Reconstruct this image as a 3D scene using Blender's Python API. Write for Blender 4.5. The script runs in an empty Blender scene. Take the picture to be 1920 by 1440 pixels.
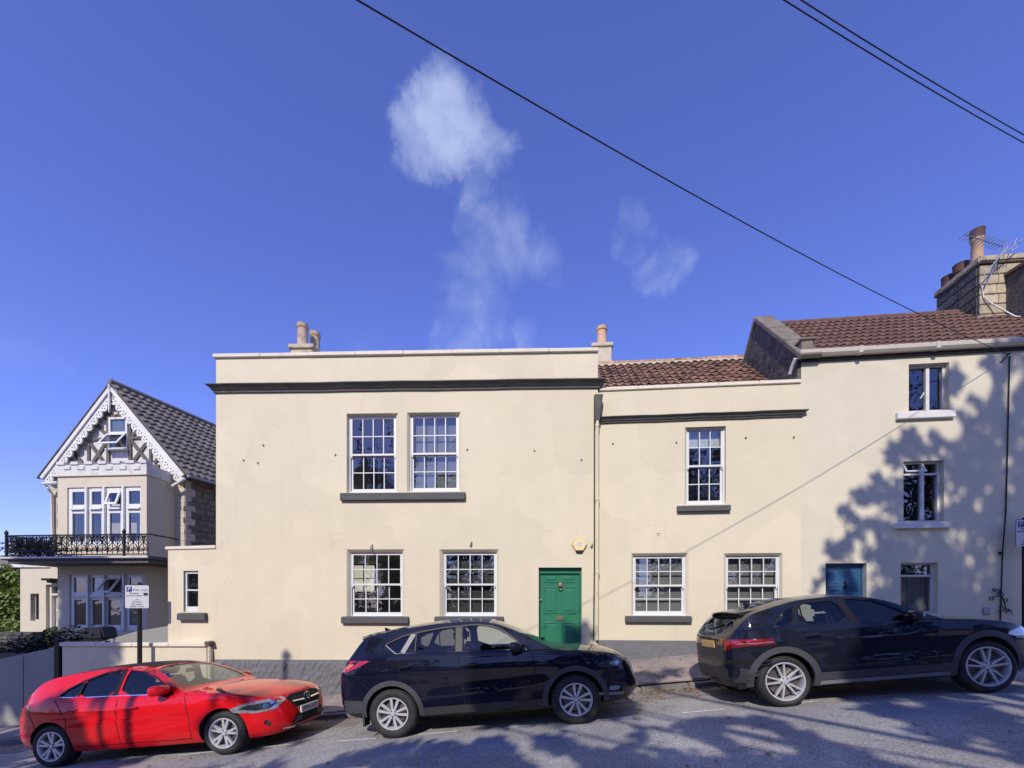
import bpy, bmesh, math, random
from mathutils import Vector, Matrix
random.seed(7)
R = math.radians
sc = bpy.context.scene
C = sc.collection

# ------------------------------------------------------------------ camera
E = 1.65                      # eye height
F, U0, VH = 800.0, 960.0, 1130.0   # focal length in photo pixels, centre column, horizon row
cam_d = bpy.data.cameras.new('camera')
cam_d.sensor_width = 36.0
cam_d.lens = F / 1920 * 36
cam_d.shift_y = (VH - 720) / 1920
cam_d.clip_end = 2000
cam = bpy.data.objects.new('camera', cam_d)
C.objects.link(cam)
cam.location = (0, 0, E)
cam.rotation_euler = (R(90), 0, 0)
sc.camera = cam

# ------------------------------------------------------------------ light
AZ, EL = R(15), R(38)        # sun behind the camera, a little to the left
SUN = Vector((-math.sin(AZ) * math.cos(EL), -math.cos(AZ) * math.cos(EL), math.sin(EL)))
sun_d = bpy.data.lights.new('sun', 'SUN')
sun_d.energy = 4.15
sun_d.angle = R(0.5)
sun_d.color = (1.0, 0.93, 0.81)
sun = bpy.data.objects.new('sun', sun_d)
C.objects.link(sun)
sun.rotation_euler = SUN.to_track_quat('Z', 'Y').to_euler()

world = bpy.data.worlds.new('World')
sc.world = world
world.use_nodes = True
wn, wl = world.node_tree.nodes, world.node_tree.links
bg = wn['Background']
sky = wn.new('ShaderNodeTexSky')
sky.sky_type = 'NISHITA'
sky.sun_disc = False
sky.sun_elevation = EL
sky.sun_rotation = math.pi + AZ
sky.altitude = 50
sky.air_density = 1.0
sky.dust_density = 0.15
sky.ozone_density = 3.0
tint = wn.new('ShaderNodeMix'); tint.data_type = 'RGBA'; tint.blend_type = 'MULTIPLY'
tint.inputs[0].default_value = 1.0
tint.inputs[7].default_value = (0.98, 0.92, 1.68, 1)
wl.new(sky.outputs[0], tint.inputs[6])
tc = wn.new('ShaderNodeTexCoord')
nz = wn.new('ShaderNodeTexNoise'); nz.inputs['Scale'].default_value = 13; nz.inputs['Detail'].default_value = 5
nz.inputs['Roughness'].default_value = 0.58; nz.inputs['Distortion'].default_value = 0.0
wl.new(tc.outputs['Generated'], nz.inputs['Vector'])
warp = wn.new('ShaderNodeVectorMath'); warp.operation = 'MULTIPLY_ADD'
warp.inputs[1].default_value = (0.13, 0.13, 0.13)
sub = wn.new('ShaderNodeVectorMath'); sub.operation = 'SUBTRACT'; sub.inputs[1].default_value = (0.5, 0.5, 0.5)
wl.new(nz.outputs['Color'], sub.inputs[0])
wl.new(sub.outputs[0], warp.inputs[0]); wl.new(tc.outputs['Generated'], warp.inputs[2])
nrm = wn.new('ShaderNodeVectorMath'); nrm.operation = 'NORMALIZE'
wl.new(warp.outputs[0], nrm.inputs[0])
CLOUDS = [(855, 232, 92, 1.0), (905, 252, 72, .8), (795, 258, 68, .75), (850, 180, 44, .5), (888, 335, 52, .46),
          (878, 395, 40, .34), (940, 470, 92, .44), (880, 540, 92, .42), (1005, 490, 60, .34), (905, 585, 86, .40),
          (860, 640, 65, .5), (985, 645, 42, .42), (1180, 415, 38, .32), (1186, 465, 38, .40), (1238, 505, 48, .40),
          (1268, 522, 40, .34), (30, 645, 70, .18), (700, 650, 50, .10), (60, 910, 90, .14)]
last = None
for (u, v, r, a) in CLOUDS:
    d = Vector(((u - U0) / F, 1, (VH - v) / F))
    k = 1 / d.length
    d.normalize()
    dot = wn.new('ShaderNodeVectorMath'); dot.operation = 'DOT_PRODUCT'; dot.inputs[1].default_value = d
    wl.new(nrm.outputs[0], dot.inputs[0])
    mr = wn.new('ShaderNodeMapRange'); mr.interpolation_type = 'SMOOTHSTEP'
    mr.inputs['From Min'].default_value = math.cos(r / F * k * 1.15)
    mr.inputs['From Max'].default_value = 1.0
    mr.inputs['To Max'].default_value = a
    wl.new(dot.outputs['Value'], mr.inputs['Value'])
    if last is None:
        last = mr.outputs[0]
    else:
        ad = wn.new('ShaderNodeMath'); ad.operation = 'MAXIMUM'
        wl.new(last, ad.inputs[0]); wl.new(mr.outputs[0], ad.inputs[1]); last = ad.outputs[0]
nz2 = wn.new('ShaderNodeTexNoise'); nz2.inputs['Scale'].default_value = 9; nz2.inputs['Detail'].default_value = 7
nz2.inputs['Roughness'].default_value = 0.55; nz2.inputs['Distortion'].default_value = 0.35
wl.new(tc.outputs['Generated'], nz2.inputs['Vector'])
ero = wn.new('ShaderNodeMath'); ero.operation = 'MULTIPLY_ADD'; ero.inputs[1].default_value = 2.1
wl.new(nz2.outputs['Fac'], ero.inputs[0]); wl.new(last, ero.inputs[2])          # blobs eaten away by fine noise
mr2 = wn.new('ShaderNodeMapRange'); mr2.interpolation_type = 'SMOOTHSTEP'
mr2.inputs['From Min'].default_value = 1.05; mr2.inputs['From Max'].default_value = 2.75; mr2.inputs['To Max'].default_value = 0.88
wl.new(ero.outputs[0], mr2.inputs['Value'])
gate = wn.new('ShaderNodeMapRange'); gate.inputs['From Max'].default_value = 0.38
wl.new(last, gate.inputs['Value'])
mul = wn.new('ShaderNodeMath'); mul.operation = 'MULTIPLY'; mul.use_clamp = True
wl.new(mr2.outputs[0], mul.inputs[0]); wl.new(gate.outputs[0], mul.inputs[1])
cm = wn.new('ShaderNodeMix'); cm.data_type = 'RGBA'
wl.new(mul.outputs[0], cm.inputs[0]); wl.new(tint.outputs[2], cm.inputs[6])
cm.inputs[7].default_value = (4.3, 5.0, 7.0, 1)
wl.new(cm.outputs[2], bg.inputs['Color'])
bg.inputs['Strength'].default_value = 0.142
sc.view_settings.view_transform = 'Standard'
sc.view_settings.look = 'None'
sc.view_settings.exposure = 0.0
sc.view_settings.gamma = 1.0
sc.render.film_transparent = False
sc.cycles.max_bounces = 7; sc.cycles.diffuse_bounces = 3; sc.cycles.glossy_bounces = 3; sc.cycles.transparent_max_bounces = 12
sc.cycles.caustics_reflective = False; sc.cycles.caustics_refractive = False

# ------------------------------------------------------------------ materials
def _n(nt, t, **kw):
    n = nt.nodes.new(t)
    for k, v in kw.items():
        n.inputs[k].default_value = v
    return n
def pmat(name, col, var=0.12, scale=3.0, rough=0.8, bump=0.15, bscale=60.0, bdist=0.01, metallic=0.0, coat=0.0, rnd=0.0,
         col2=None, c2scale=2.0, c2lo=0.55, c2hi=0.7, spec=0.5, streak=0.0, speck=0.0, sscale=120.0):
    m = bpy.data.materials.new(name); m.use_nodes = True
    nt = m.node_tree; L = nt.links; b = nt.nodes['Principled BSDF']
    co = _n(nt, 'ShaderNodeTexCoord')
    n1 = _n(nt, 'ShaderNodeTexNoise', Scale=scale, Detail=8.0, Roughness=0.65)
    L.new(co.outputs['Object'], n1.inputs['Vector'])
    mr = _n(nt, 'ShaderNodeMapRange'); mr.inputs['From Min'].default_value = 0.25; mr.inputs['From Max'].default_value = 0.75
    mr.inputs['To Min'].default_value = 1 - var; mr.inputs['To Max'].default_value = 1 + var
    L.new(n1.outputs['Fac'], mr.inputs['Value'])
    src = None
    if col2:
        n3 = _n(nt, 'ShaderNodeTexNoise', Scale=c2scale, Detail=6.0, Roughness=0.6, Distortion=0.4)
        L.new(co.outputs['Object'], n3.inputs['Vector'])
        m3 = _n(nt, 'ShaderNodeMapRange'); m3.inputs['From Min'].default_value = c2lo; m3.inputs['From Max'].default_value = c2hi
        L.new(n3.outputs['Fac'], m3.inputs['Value'])
        mx = nt.nodes.new('ShaderNodeMix'); mx.data_type = 'RGBA'
        mx.inputs[6].default_value = (*col, 1); mx.inputs[7].default_value = (*col2, 1)
        L.new(m3.outputs[0], mx.inputs[0]); src = mx.outputs[2]
    fac = mr.outputs[0]
    if rnd:
        oi = _n(nt, 'ShaderNodeObjectInfo')
        r2 = _n(nt, 'ShaderNodeMapRange'); r2.inputs['To Min'].default_value = 1 - rnd; r2.inputs['To Max'].default_value = 1 + rnd
        L.new(oi.outputs['Random'], r2.inputs['Value'])
        mm = _n(nt, 'ShaderNodeMath'); mm.operation = 'MULTIPLY'
        L.new(fac, mm.inputs[0]); L.new(r2.outputs[0], mm.inputs[1]); fac = mm.outputs[0]
    def times(fac, vec_scale, scale, lo, hi, fmin, fmax):
        nn = _n(nt, 'ShaderNodeTexNoise', Scale=scale, Detail=3.0, Roughness=0.6)
        if vec_scale:
            mp = _n(nt, 'ShaderNodeMapping'); mp.inputs['Scale'].default_value = vec_scale
            L.new(co.outputs['Object'], mp.inputs['Vector']); L.new(mp.outputs[0], nn.inputs['Vector'])
        else: L.new(co.outputs['Object'], nn.inputs['Vector'])
        r3 = _n(nt, 'ShaderNodeMapRange'); r3.inputs['From Min'].default_value = fmin; r3.inputs['From Max'].default_value = fmax
        r3.inputs['To Min'].default_value = lo; r3.inputs['To Max'].default_value = hi
        L.new(nn.outputs['Fac'], r3.inputs['Value'])
        mm = _n(nt, 'ShaderNodeMath'); mm.operation = 'MULTIPLY'; L.new(fac, mm.inputs[0]); L.new(r3.outputs[0], mm.inputs[1]); return mm.outputs[0]
    if speck: fac = times(fac, None, sscale, 1 - speck, 1 + speck, .3, .7)
    if streak: fac = times(fac, (5, 5, .35), 1.0, 1.0, 1 - streak, .5, .85)
    vm = nt.nodes.new('ShaderNodeVectorMath'); vm.operation = 'SCALE'
    if src: L.new(src, vm.inputs[0])
    else: vm.inputs[0].default_value = col
    L.new(fac, vm.inputs['Scale'])
    L.new(vm.outputs[0], b.inputs['Base Color'])
    b.inputs['Roughness'].default_value = rough
    b.inputs['Metallic'].default_value = metallic
    b.inputs['Specular IOR Level'].default_value = spec
    if coat:
        b.inputs['Coat Weight'].default_value = coat; b.inputs['Coat Roughness'].default_value = 0.025; b.inputs['Coat IOR'].default_value = 1.45
    if bump:
        n2 = _n(nt, 'ShaderNodeTexNoise', Scale=bscale, Detail=5.0, Roughness=0.6)
        L.new(co.outputs['Object'], n2.inputs['Vector'])
        bp = _n(nt, 'ShaderNodeBump', Strength=bump, Distance=bdist)
        L.new(n2.outputs['Fac'], bp.inputs['Height']); L.new(bp.outputs[0], b.inputs['Normal'])
    return m
def glass(name, tint=(0.8, 0.85, 0.85), refl=0.10, wav=0.02, rough=0.0):
    m = bpy.data.materials.new(name); m.use_nodes = True
    nt = m.node_tree; L = nt.links; nt.nodes.remove(nt.nodes['Principled BSDF'])
    out = nt.nodes['Material Output']
    tr = _n(nt, 'ShaderNodeBsdfTransparent'); tr.inputs[0].default_value = (*tint, 1)
    gl = _n(nt, 'ShaderNodeBsdfGlossy'); gl.inputs['Roughness'].default_value = rough; gl.inputs[0].default_value = (.95, .97, 1, 1)
    fr = _n(nt, 'ShaderNodeFresnel'); fr.inputs['IOR'].default_value = 1.5
    ad = _n(nt, 'ShaderNodeMath'); ad.operation = 'ADD'; ad.inputs[1].default_value = refl - 0.04; ad.use_clamp = True
    L.new(fr.outputs[0], ad.inputs[0])
    mx = _n(nt, 'ShaderNodeMixShader'); L.new(ad.outputs[0], mx.inputs[0]); L.new(tr.outputs[0], mx.inputs[1]); L.new(gl.outputs[0], mx.inputs[2])
    if wav:
        co = _n(nt, 'ShaderNodeTexCoord'); n2 = _n(nt, 'ShaderNodeTexNoise', Scale=4.0, Detail=2.0)
        L.new(co.outputs['Object'], n2.inputs['Vector'])
        bp = _n(nt, 'ShaderNodeBump', Strength=wav, Distance=0.05); L.new(n2.outputs['Fac'], bp.inputs['Height'])
        L.new(bp.outputs[0], gl.inputs['Normal'])
    L.new(mx.outputs[0], out.inputs['Surface'])
    return m
def emis(name, col, s):
    m = bpy.data.materials.new(name); m.use_nodes = True
    b = m.node_tree.nodes['Principled BSDF']
    b.inputs['Base Color'].default_value = (*col, 1); b.inputs['Emission Color'].default_value = (*col, 1)
    b.inputs['Emission Strength'].default_value = s
    return m

def render_mat(name, c, stain, crack=0.35):
    """painted render: soft blotches, fine trowel relief, hairline cracks"""
    m = pmat(name, c, var=.06, scale=1.1, rough=.85, bump=.16, bscale=9, bdist=.02, streak=.035, col2=stain, c2scale=.55, c2lo=.52, c2hi=.8)
    nt = m.node_tree; L = nt.links; b = nt.nodes['Principled BSDF']
    co = _n(nt, 'ShaderNodeTexCoord')
    nz = _n(nt, 'ShaderNodeTexNoise', Scale=1.3, Detail=4.0)
    L.new(co.outputs['Object'], nz.inputs['Vector'])
    add = nt.nodes.new('ShaderNodeVectorMath'); add.operation = 'MULTIPLY_ADD'; add.inputs[1].default_value = (.9, .9, .9)
    L.new(nz.outputs['Color'], add.inputs[0]); L.new(co.outputs['Object'], add.inputs[2])
    vo = _n(nt, 'ShaderNodeTexVoronoi', Scale=.5); vo.feature = 'DISTANCE_TO_EDGE'
    L.new(add.outputs[0], vo.inputs['Vector'])
    mr = _n(nt, 'ShaderNodeMapRange'); mr.inputs['From Min'].default_value = 0.0; mr.inputs['From Max'].default_value = 0.006
    mr.inputs['To Min'].default_value = 1.0; mr.inputs['To Max'].default_value = 0.0
    L.new(vo.outputs['Distance'], mr.inputs['Value'])
    n5 = _n(nt, 'ShaderNodeTexNoise', Scale=.8, Detail=3.0); L.new(co.outputs['Object'], n5.inputs['Vector'])
    m5 = _n(nt, 'ShaderNodeMapRange'); m5.inputs['From Min'].default_value = .52; m5.inputs['From Max'].default_value = .68; m5.inputs['To Max'].default_value = crack * .9
    L.new(n5.outputs['Fac'], m5.inputs['Value'])
    mu = _n(nt, 'ShaderNodeMath'); mu.operation = 'MULTIPLY'; L.new(mr.outputs[0], mu.inputs[0]); L.new(m5.outputs[0], mu.inputs[1])
    old = b.inputs['Base Color'].links[0].from_socket
    mx = nt.nodes.new('ShaderNodeMix'); mx.data_type = 'RGBA'
    L.new(mu.outputs[0], mx.inputs[0]); L.new(old, mx.inputs[6]); mx.inputs[7].default_value = (c[0] * .55, c[1] * .52, c[2] * .48, 1)
    # patch repairs: large irregular areas a shade lighter or darker than their neighbours
    v2 = _n(nt, 'ShaderNodeTexVoronoi', Scale=.62); L.new(add.outputs[0], v2.inputs['Vector'])
    sx = _n(nt, 'ShaderNodeSeparateColor'); L.new(v2.outputs['Color'], sx.inputs[0])
    r4 = _n(nt, 'ShaderNodeMapRange'); r4.inputs['To Min'].default_value = .955; r4.inputs['To Max'].default_value = 1.03
    L.new(sx.outputs[0], r4.inputs['Value'])
    sv = nt.nodes.new('ShaderNodeVectorMath'); sv.operation = 'SCALE'; L.new(mx.outputs[2], sv.inputs[0]); L.new(r4.outputs[0], sv.inputs['Scale'])
    L.new(sv.outputs[0], b.inputs['Base Color'])
    return m

def cracks(m, col, scale, width, amount, nscale=.5, lo=.48, hi=.62):
    nt = m.node_tree; L = nt.links; b = nt.nodes['Principled BSDF']; co = _n(nt, 'ShaderNodeTexCoord')
    nz = _n(nt, 'ShaderNodeTexNoise', Scale=1.6, Detail=5.0); L.new(co.outputs['Object'], nz.inputs['Vector'])
    add = nt.nodes.new('ShaderNodeVectorMath'); add.operation = 'MULTIPLY_ADD'; add.inputs[1].default_value = (.8, .8, .8)
    L.new(nz.outputs['Color'], add.inputs[0]); L.new(co.outputs['Object'], add.inputs[2])
    vo = _n(nt, 'ShaderNodeTexVoronoi', Scale=scale); vo.feature = 'DISTANCE_TO_EDGE'; L.new(add.outputs[0], vo.inputs['Vector'])
    mr = _n(nt, 'ShaderNodeMapRange'); mr.inputs['From Max'].default_value = width; mr.inputs['To Min'].default_value = amount; mr.inputs['To Max'].default_value = 0
    L.new(vo.outputs['Distance'], mr.inputs['Value'])
    n5 = _n(nt, 'ShaderNodeTexNoise', Scale=nscale, Detail=3.0); L.new(co.outputs['Object'], n5.inputs['Vector'])
    m5 = _n(nt, 'ShaderNodeMapRange'); m5.inputs['From Min'].default_value = lo; m5.inputs['From Max'].default_value = hi; L.new(n5.outputs['Fac'], m5.inputs['Value'])
    mu = _n(nt, 'ShaderNodeMath'); mu.operation = 'MULTIPLY'; L.new(mr.outputs[0], mu.inputs[0]); L.new(m5.outputs[0], mu.inputs[1])
    old = b.inputs['Base Color'].links[0].from_socket; mx = nt.nodes.new('ShaderNodeMix'); mx.data_type = 'RGBA'
    L.new(mu.outputs[0], mx.inputs[0]); L.new(old, mx.inputs[6]); mx.inputs[7].default_value = (*col, 1); L.new(mx.outputs[2], b.inputs['Base Color'])
M = {}
M['cream'] = render_mat('cream_render', (.685, .612, .435), (.64, .57, .40))
M['pale'] = render_mat('pale_render', (.645, .592, .44), (.59, .538, .395), .6)
M['coping'] = pmat('cream_coping', (.72, .65, .51), var=.08, scale=2, rough=.8, col2=(.45, .40, .30), c2scale=3, c2lo=.62, c2hi=.75)
M['charcoal'] = pmat('charcoal_paint', (.085, .083, .085), var=.18, scale=4, rough=.75, bump=.3, bscale=25)
M['cornice'] = pmat('black_cornice_paint', (.075, .072, .068), var=.3, scale=5, rough=.7, col2=(.10, .105, .07), c2scale=3)
M['plinth'] = pmat('grey_plinth_paint', (.16, .158, .165), var=.15, scale=3, rough=.85, bump=.5, bscale=14, bdist=.04)
M['white'] = pmat('white_gloss_paint', (.70, .70, .68), var=.04, rough=.35, bump=.03)
M['white_old'] = pmat('weathered_white_paint', (.66, .64, .60), var=.1, rough=.6, bump=.1, col2=(.42, .39, .33), c2scale=5, c2lo=.6, c2hi=.75)
M['glass'] = glass('window_glass', (.86, .9, .9), .13, .07)
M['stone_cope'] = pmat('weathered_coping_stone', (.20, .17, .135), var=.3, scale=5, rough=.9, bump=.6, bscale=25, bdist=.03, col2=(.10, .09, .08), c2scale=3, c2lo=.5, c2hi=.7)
M['room'] = pmat('dim_room_paint', (.5, .48, .45), var=.1, rough=.9, bump=0)
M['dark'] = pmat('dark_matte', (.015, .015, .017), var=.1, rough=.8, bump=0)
M['blind'] = pmat('grey_blind_fabric', (.30, .295, .285), var=.04, rough=.9, bump=.1)
M['blind_d'] = pmat('dark_grey_blind_fabric', (.095, .093, .09), var=.06, rough=.9, bump=.1)
M['blind_w'] = pmat('white_blind', (.75, .77, .74), var=.04, rough=.7, bump=0)
M['net'] = pmat('net_curtain', (.38, .38, .38), var=.15, scale=8, rough=.9, bump=.3)
M['green'] = pmat('green_door_paint', (.032, .19, .105), var=.06, rough=.32, bump=.04, bscale=30)
M['blue'] = pmat('blue_door_paint', (.035, .11, .22), var=.1, rough=.45, bump=.05)
M['brass'] = pmat('brass', (.55, .36, .22), var=.1, rough=.35, metallic=.8, bump=.05)
M['iron'] = pmat('black_iron', (.012, .012, .014), var=.3, rough=.5, metallic=.3, bump=.1)
M['lead'] = pmat('lead_flashing', (.22, .22, .23), var=.2, rough=.6, metallic=.2)
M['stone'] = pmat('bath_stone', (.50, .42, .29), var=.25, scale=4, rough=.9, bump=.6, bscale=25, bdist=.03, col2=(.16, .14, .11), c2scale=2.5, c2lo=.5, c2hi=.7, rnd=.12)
M['stone_pale'] = pmat('pale_bath_stone', (.56, .49, .37), var=.15, scale=4, rough=.9, bump=.4, bscale=25, bdist=.02, col2=(.36, .31, .23), c2scale=3, c2lo=.55, c2hi=.7, rnd=.08)
M['stone_dark'] = pmat('dark_stone', (.075, .07, .068), var=.4, scale=3, rough=.9, bump=.7, bscale=18, bdist=.04, col2=(.15, .135, .115), c2scale=4, c2lo=.52, c2hi=.68, rnd=.2)
M['stone_side'] = pmat('brown_rubble_stone', (.20, .165, .12), var=.3, scale=3, rough=.9, bump=.8, bscale=12, bdist=.05, rnd=.2)
M['tile_red'] = pmat('old_red_pantile', (.20, .105, .070), var=.35, scale=9, rough=.85, bump=.4, bscale=60, rnd=.5, col2=(.085, .07, .055), c2scale=6, c2lo=.48, c2hi=.62)
M['tile_brown'] = pmat('brown_concrete_tile', (.14, .074, .054), var=.2, scale=6, rough=.85, bump=.35, bscale=80, rnd=.18, col2=(.12, .06, .045), c2scale=3, c2lo=.55, c2hi=.7)
M['tile_grey'] = pmat('grey_concrete_tile', (.15, .132, .115), var=.3, scale=5, rough=.9, bump=.4, bscale=60, rnd=.25, col2=(.17, .15, .12), c2scale=5, c2lo=.6, c2hi=.75)
M['ridge'] = pmat('clay_ridge', (.36, .20, .10), var=.25, rough=.9, rnd=.25, col2=(.45, .36, .20), c2scale=4)
M['clay'] = pmat('clay_chimney_pot', (.50, .32, .19), var=.2, scale=5, rough=.8, rnd=.1)
M['clay_pale'] = pmat('pale_chimney_pot', (.45, .34, .24), var=.25, scale=5, rough=.85, col2=(.2, .15, .1), c2scale=5)
M['soot'] = pmat('sooty_pot', (.09, .045, .035), var=.3, rough=.8)
M['gutter'] = pmat('cream_gutter', (.52, .47, .38), var=.1, rough=.5)
M['asphalt'] = pmat('asphalt', speck=.5, sscale=42, col=(.285, .275, .262), var=.20, scale=1.2, rough=.9, bump=.55, bscale=130, bdist=.012, col2=(.40, .385, .365), c2scale=.7, c2lo=.45, c2hi=.75)
cracks(M['asphalt'], (.07, .068, .066), .55, .012, .8)
M['pave'] = pmat('pavement_tarmac', (.24, .20, .18), var=.25, scale=2, rough=.9, bump=.5, bscale=90, bdist=.01, col2=(.36, .30, .25), c2scale=1.1, c2lo=.45, c2hi=.7)
M['kerb'] = pmat('kerb_stone', (.20, .18, .17), var=.25, scale=6, rough=.85, bump=.4, bscale=40, rnd=.15)
M['slab'] = pmat('gutter_slab', (.19, .165, .155), var=.25, scale=4, rough=.9, bump=.4, bscale=60, rnd=.15)
M['mark'] = pmat('worn_road_paint', (.68, .68, .67), var=.25, scale=18, rough=.8, bump=.2, col2=(.2, .2, .2), c2scale=22, c2lo=.55, c2hi=.7)
M['earth'] = pmat('earth_ground', (.10, .085, .06), var=.3, rough=1)
M['leaf'] = pmat('green_leaf', (.055, .095, .025), var=.3, scale=1, rough=.6, bump=0, col2=(.10, .13, .03), c2scale=.8)
M['ivy'] = pmat('ivy_leaf', (.17, .23, .05), var=.35, scale=2, rough=.5, bump=0)
M['leaf_dark'] = pmat('dark_shrub_leaf', (.03, .035, .02), var=.4, scale=2, rough=.7, bump=0)
M['dry'] = pmat('dry_fallen_leaf', (.26, .16, .08), var=.5, scale=12, rough=.8, bump=0, col2=(.40, .33, .22), c2scale=15)
M['bark'] = pmat('bark', (.07, .055, .04), var=.4, rough=.95, bump=.8, bscale=12, bdist=.04)
M['timber'] = pmat('weathered_black_timber', (.12, .105, .092), var=.4, scale=6, rough=.85, bump=.3, bscale=40)
M['wood_brown'] = pmat('brown_timber', (.16, .085, .045), var=.3, rough=.8)
M['signwhite'] = pmat('sign_face', (.55, .56, .56), var=.03, rough=.4, bump=0)  # sign white greyed down, tree shade put into the colour
M['signblue'] = pmat('sign_blue', (.02, .03, .16), var=.03, rough=.4, bump=0)
M['black'] = pmat('black_print', (.012, .012, .014), var=.02, rough=.5, bump=0)
M['yellow'] = pmat('yellow_alarm_plastic', (.85, .66, .34), var=.04, rough=.4, bump=0)
M['metal_grey'] = pmat('galvanised_metal', (.35, .36, .38), var=.1, rough=.45, metallic=.7)
M['cover'] = pmat('black_cover_cloth', (.02, .02, .026), var=.2, rough=.6, bump=.3, bscale=15)

cracks(M['pave'], (.09, .08, .075), .9, .014, .8, .8, .4, .55)

# ------------------------------------------------------------------ mesh helpers
def link(name, me, parent=None, mats=()):
    o = bpy.data.objects.new(name, me)
    C.objects.link(o)
    if parent: o.parent = parent
    if me is not None and mats and not me.materials:
        for m in mats: me.materials.append(m)
    return o
def thing(name, label, cat, loc=(0, 0, 0), rz=0, group=None):
    o = bpy.data.objects.new(name, None); C.objects.link(o)
    o.empty_display_size = .2
    o.location = loc; o.rotation_euler = (0, 0, rz)
    return tag(o, label, cat, group)
def tag(o, label, cat, group=None):
    o['label'] = label; o['category'] = cat
    if group: o['group'] = group
    return o
def kind(o, k):
    o['kind'] = k
    return o
class MB:
    def __init__(s): s.v = []; s.f = []; s.mi = []
    def face(s, pts, mi=0):
        i = len(s.v); s.v.extend([tuple(p) for p in pts]); s.f.append(tuple(range(i, i + len(pts)))); s.mi.append(mi)
    def box(s, x0, x1, y0, y1, z0, z1, mi=0):
        i = len(s.v)
        s.v += [(x0, y0, z0), (x1, y0, z0), (x1, y1, z0), (x0, y1, z0), (x0, y0, z1), (x1, y0, z1), (x1, y1, z1), (x0, y1, z1)]
        for f in ((0, 3, 2, 1), (4, 5, 6, 7), (0, 1, 5, 4), (1, 2, 6, 5), (2, 3, 7, 6), (3, 0, 4, 7)):
            s.f.append(tuple(i + k for k in f)); s.mi.append(mi)
        return s
    def hexa(s, b, t, mi=0):
        i = len(s.v); s.v += [tuple(p) for p in b] + [tuple(p) for p in t]
        for f in ((0, 3, 2, 1), (4, 5, 6, 7), (0, 1, 5, 4), (1, 2, 6, 5), (2, 3, 7, 6), (3, 0, 4, 7)):
            s.f.append(tuple(i + k for k in f)); s.mi.append(mi)
        return s
    def prism(s, poly, fn, a, b, mi=0):
        """poly of 2D points, fn(p, q, depth) -> 3D, extruded from depth a to b"""
        n = len(poly); i = len(s.v)
        s.v += [tuple(fn(p[0], p[1], a)) for p in poly] + [tuple(fn(p[0], p[1], b)) for p in poly]
        s.f.append(tuple(range(i + n - 1, i - 1, -1))); s.mi.append(mi)
        s.f.append(tuple(range(i + n, i + 2 * n))); s.mi.append(mi)
        for k in range(n):
            j = (k + 1) % n
            s.f.append((i + k, i + j, i + n + j, i + n + k)); s.mi.append(mi)
        return s
    def xz(s, poly, y0, y1, mi=0): return s.prism(poly, lambda p, q, d: (p, d, q), y0, y1, mi)
    def tube(s, pts, r, n=6, mi=0, closed=False):
        pts = [Vector(p) for p in pts]; m = len(pts); i0 = len(s.v)
        rr = r if hasattr(r, '__len__') else [r] * m
        up = Vector((0, 0, 1))
        for k, p in enumerate(pts):
            a = pts[k - 1] if k > 0 else (pts[-1] if closed else p); b = pts[k + 1] if k < m - 1 else (pts[0] if closed else p)
            t = (b - a); t = t.normalized() if t.length > 1e-9 else Vector((1, 0, 0))
            q = up if abs(t.dot(up)) < .95 else Vector((0, 1, 0))
            e1 = t.cross(q).normalized(); e2 = e1.cross(t)
            for j in range(n):
                an = 2 * math.pi * j / n
                s.v.append(tuple(p + (e1 * math.cos(an) + e2 * math.sin(an)) * rr[k]))
        seg = m if closed else m - 1
        for k in range(seg):
            k2 = (k + 1) % m
            for j in range(n):
                j2 = (j + 1) % n
                s.f.append((i0 + k * n + j, i0 + k * n + j2, i0 + k2 * n + j2, i0 + k2 * n + j)); s.mi.append(mi)
        if not closed:
            s.f.append(tuple(i0 + j for j in range(n - 1, -1, -1))); s.mi.append(mi)
            s.f.append(tuple(i0 + (m - 1) * n + j for j in range(n))); s.mi.append(mi)
        return s
    def lathe(s, prof, c=(0, 0, 0), n=20, axis='z', mi=0, closed=False, cap=True):
        """prof: list of (radius, height) along the axis"""
        i0 = len(s.v); m = len(prof); c = Vector(c)
        for (r, h) in prof:
            for j in range(n):
                a = 2 * math.pi * j / n; x, y = r * math.cos(a), r * math.sin(a)
                p = Vector((x, y, h)) if axis == 'z' else Vector((x, h, y))
                s.v.append(tuple(c + p))
        for k in range(m if closed else m - 1):
            k2 = (k + 1) % m
            for j in range(n):
                j2 = (j + 1) % n
                s.f.append((i0 + k * n + j, i0 + k * n + j2, i0 + k2 * n + j2, i0 + k2 * n + j)); s.mi.append(mi)
        if not closed and cap:
            if prof[0][0] > 1e-4: s.f.append(tuple(i0 + j for j in range(n - 1, -1, -1))); s.mi.append(mi)
            if prof[-1][0] > 1e-4: s.f.append(tuple(i0 + (m - 1) * n + j for j in range(n))); s.mi.append(mi)
        return s
    def mesh(s, name, mats, smooth=None, bev=0, seg=1):
        me = bpy.data.meshes.new(name)
        bm = bmesh.new()
        vs = [bm.verts.new(v) for v in s.v]
        for f, k in zip(s.f, s.mi):
            try:
                fc = bm.faces.new([vs[i] for i in f]); fc.material_index = k
            except ValueError: pass
        bmesh.ops.remove_doubles(bm, verts=bm.verts, dist=1e-5)
        bmesh.ops.recalc_face_normals(bm, faces=bm.faces)
        if bev:
            ed = [e for e in bm.edges if len(e.link_faces) == 2 and e.calc_face_angle(0) > .5]
            bmesh.ops.bevel(bm, geom=ed, offset=bev, segments=seg, affect='EDGES', clamp_overlap=True)
        if smooth is not None:
            for f in bm.faces: f.smooth = True
        bm.to_mesh(me); bm.free()
        if smooth is not None: me.set_sharp_from_angle(angle=R(smooth))
        for m in (mats if isinstance(mats, (list, tuple)) else [mats]): me.materials.append(m)
        return me
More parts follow.
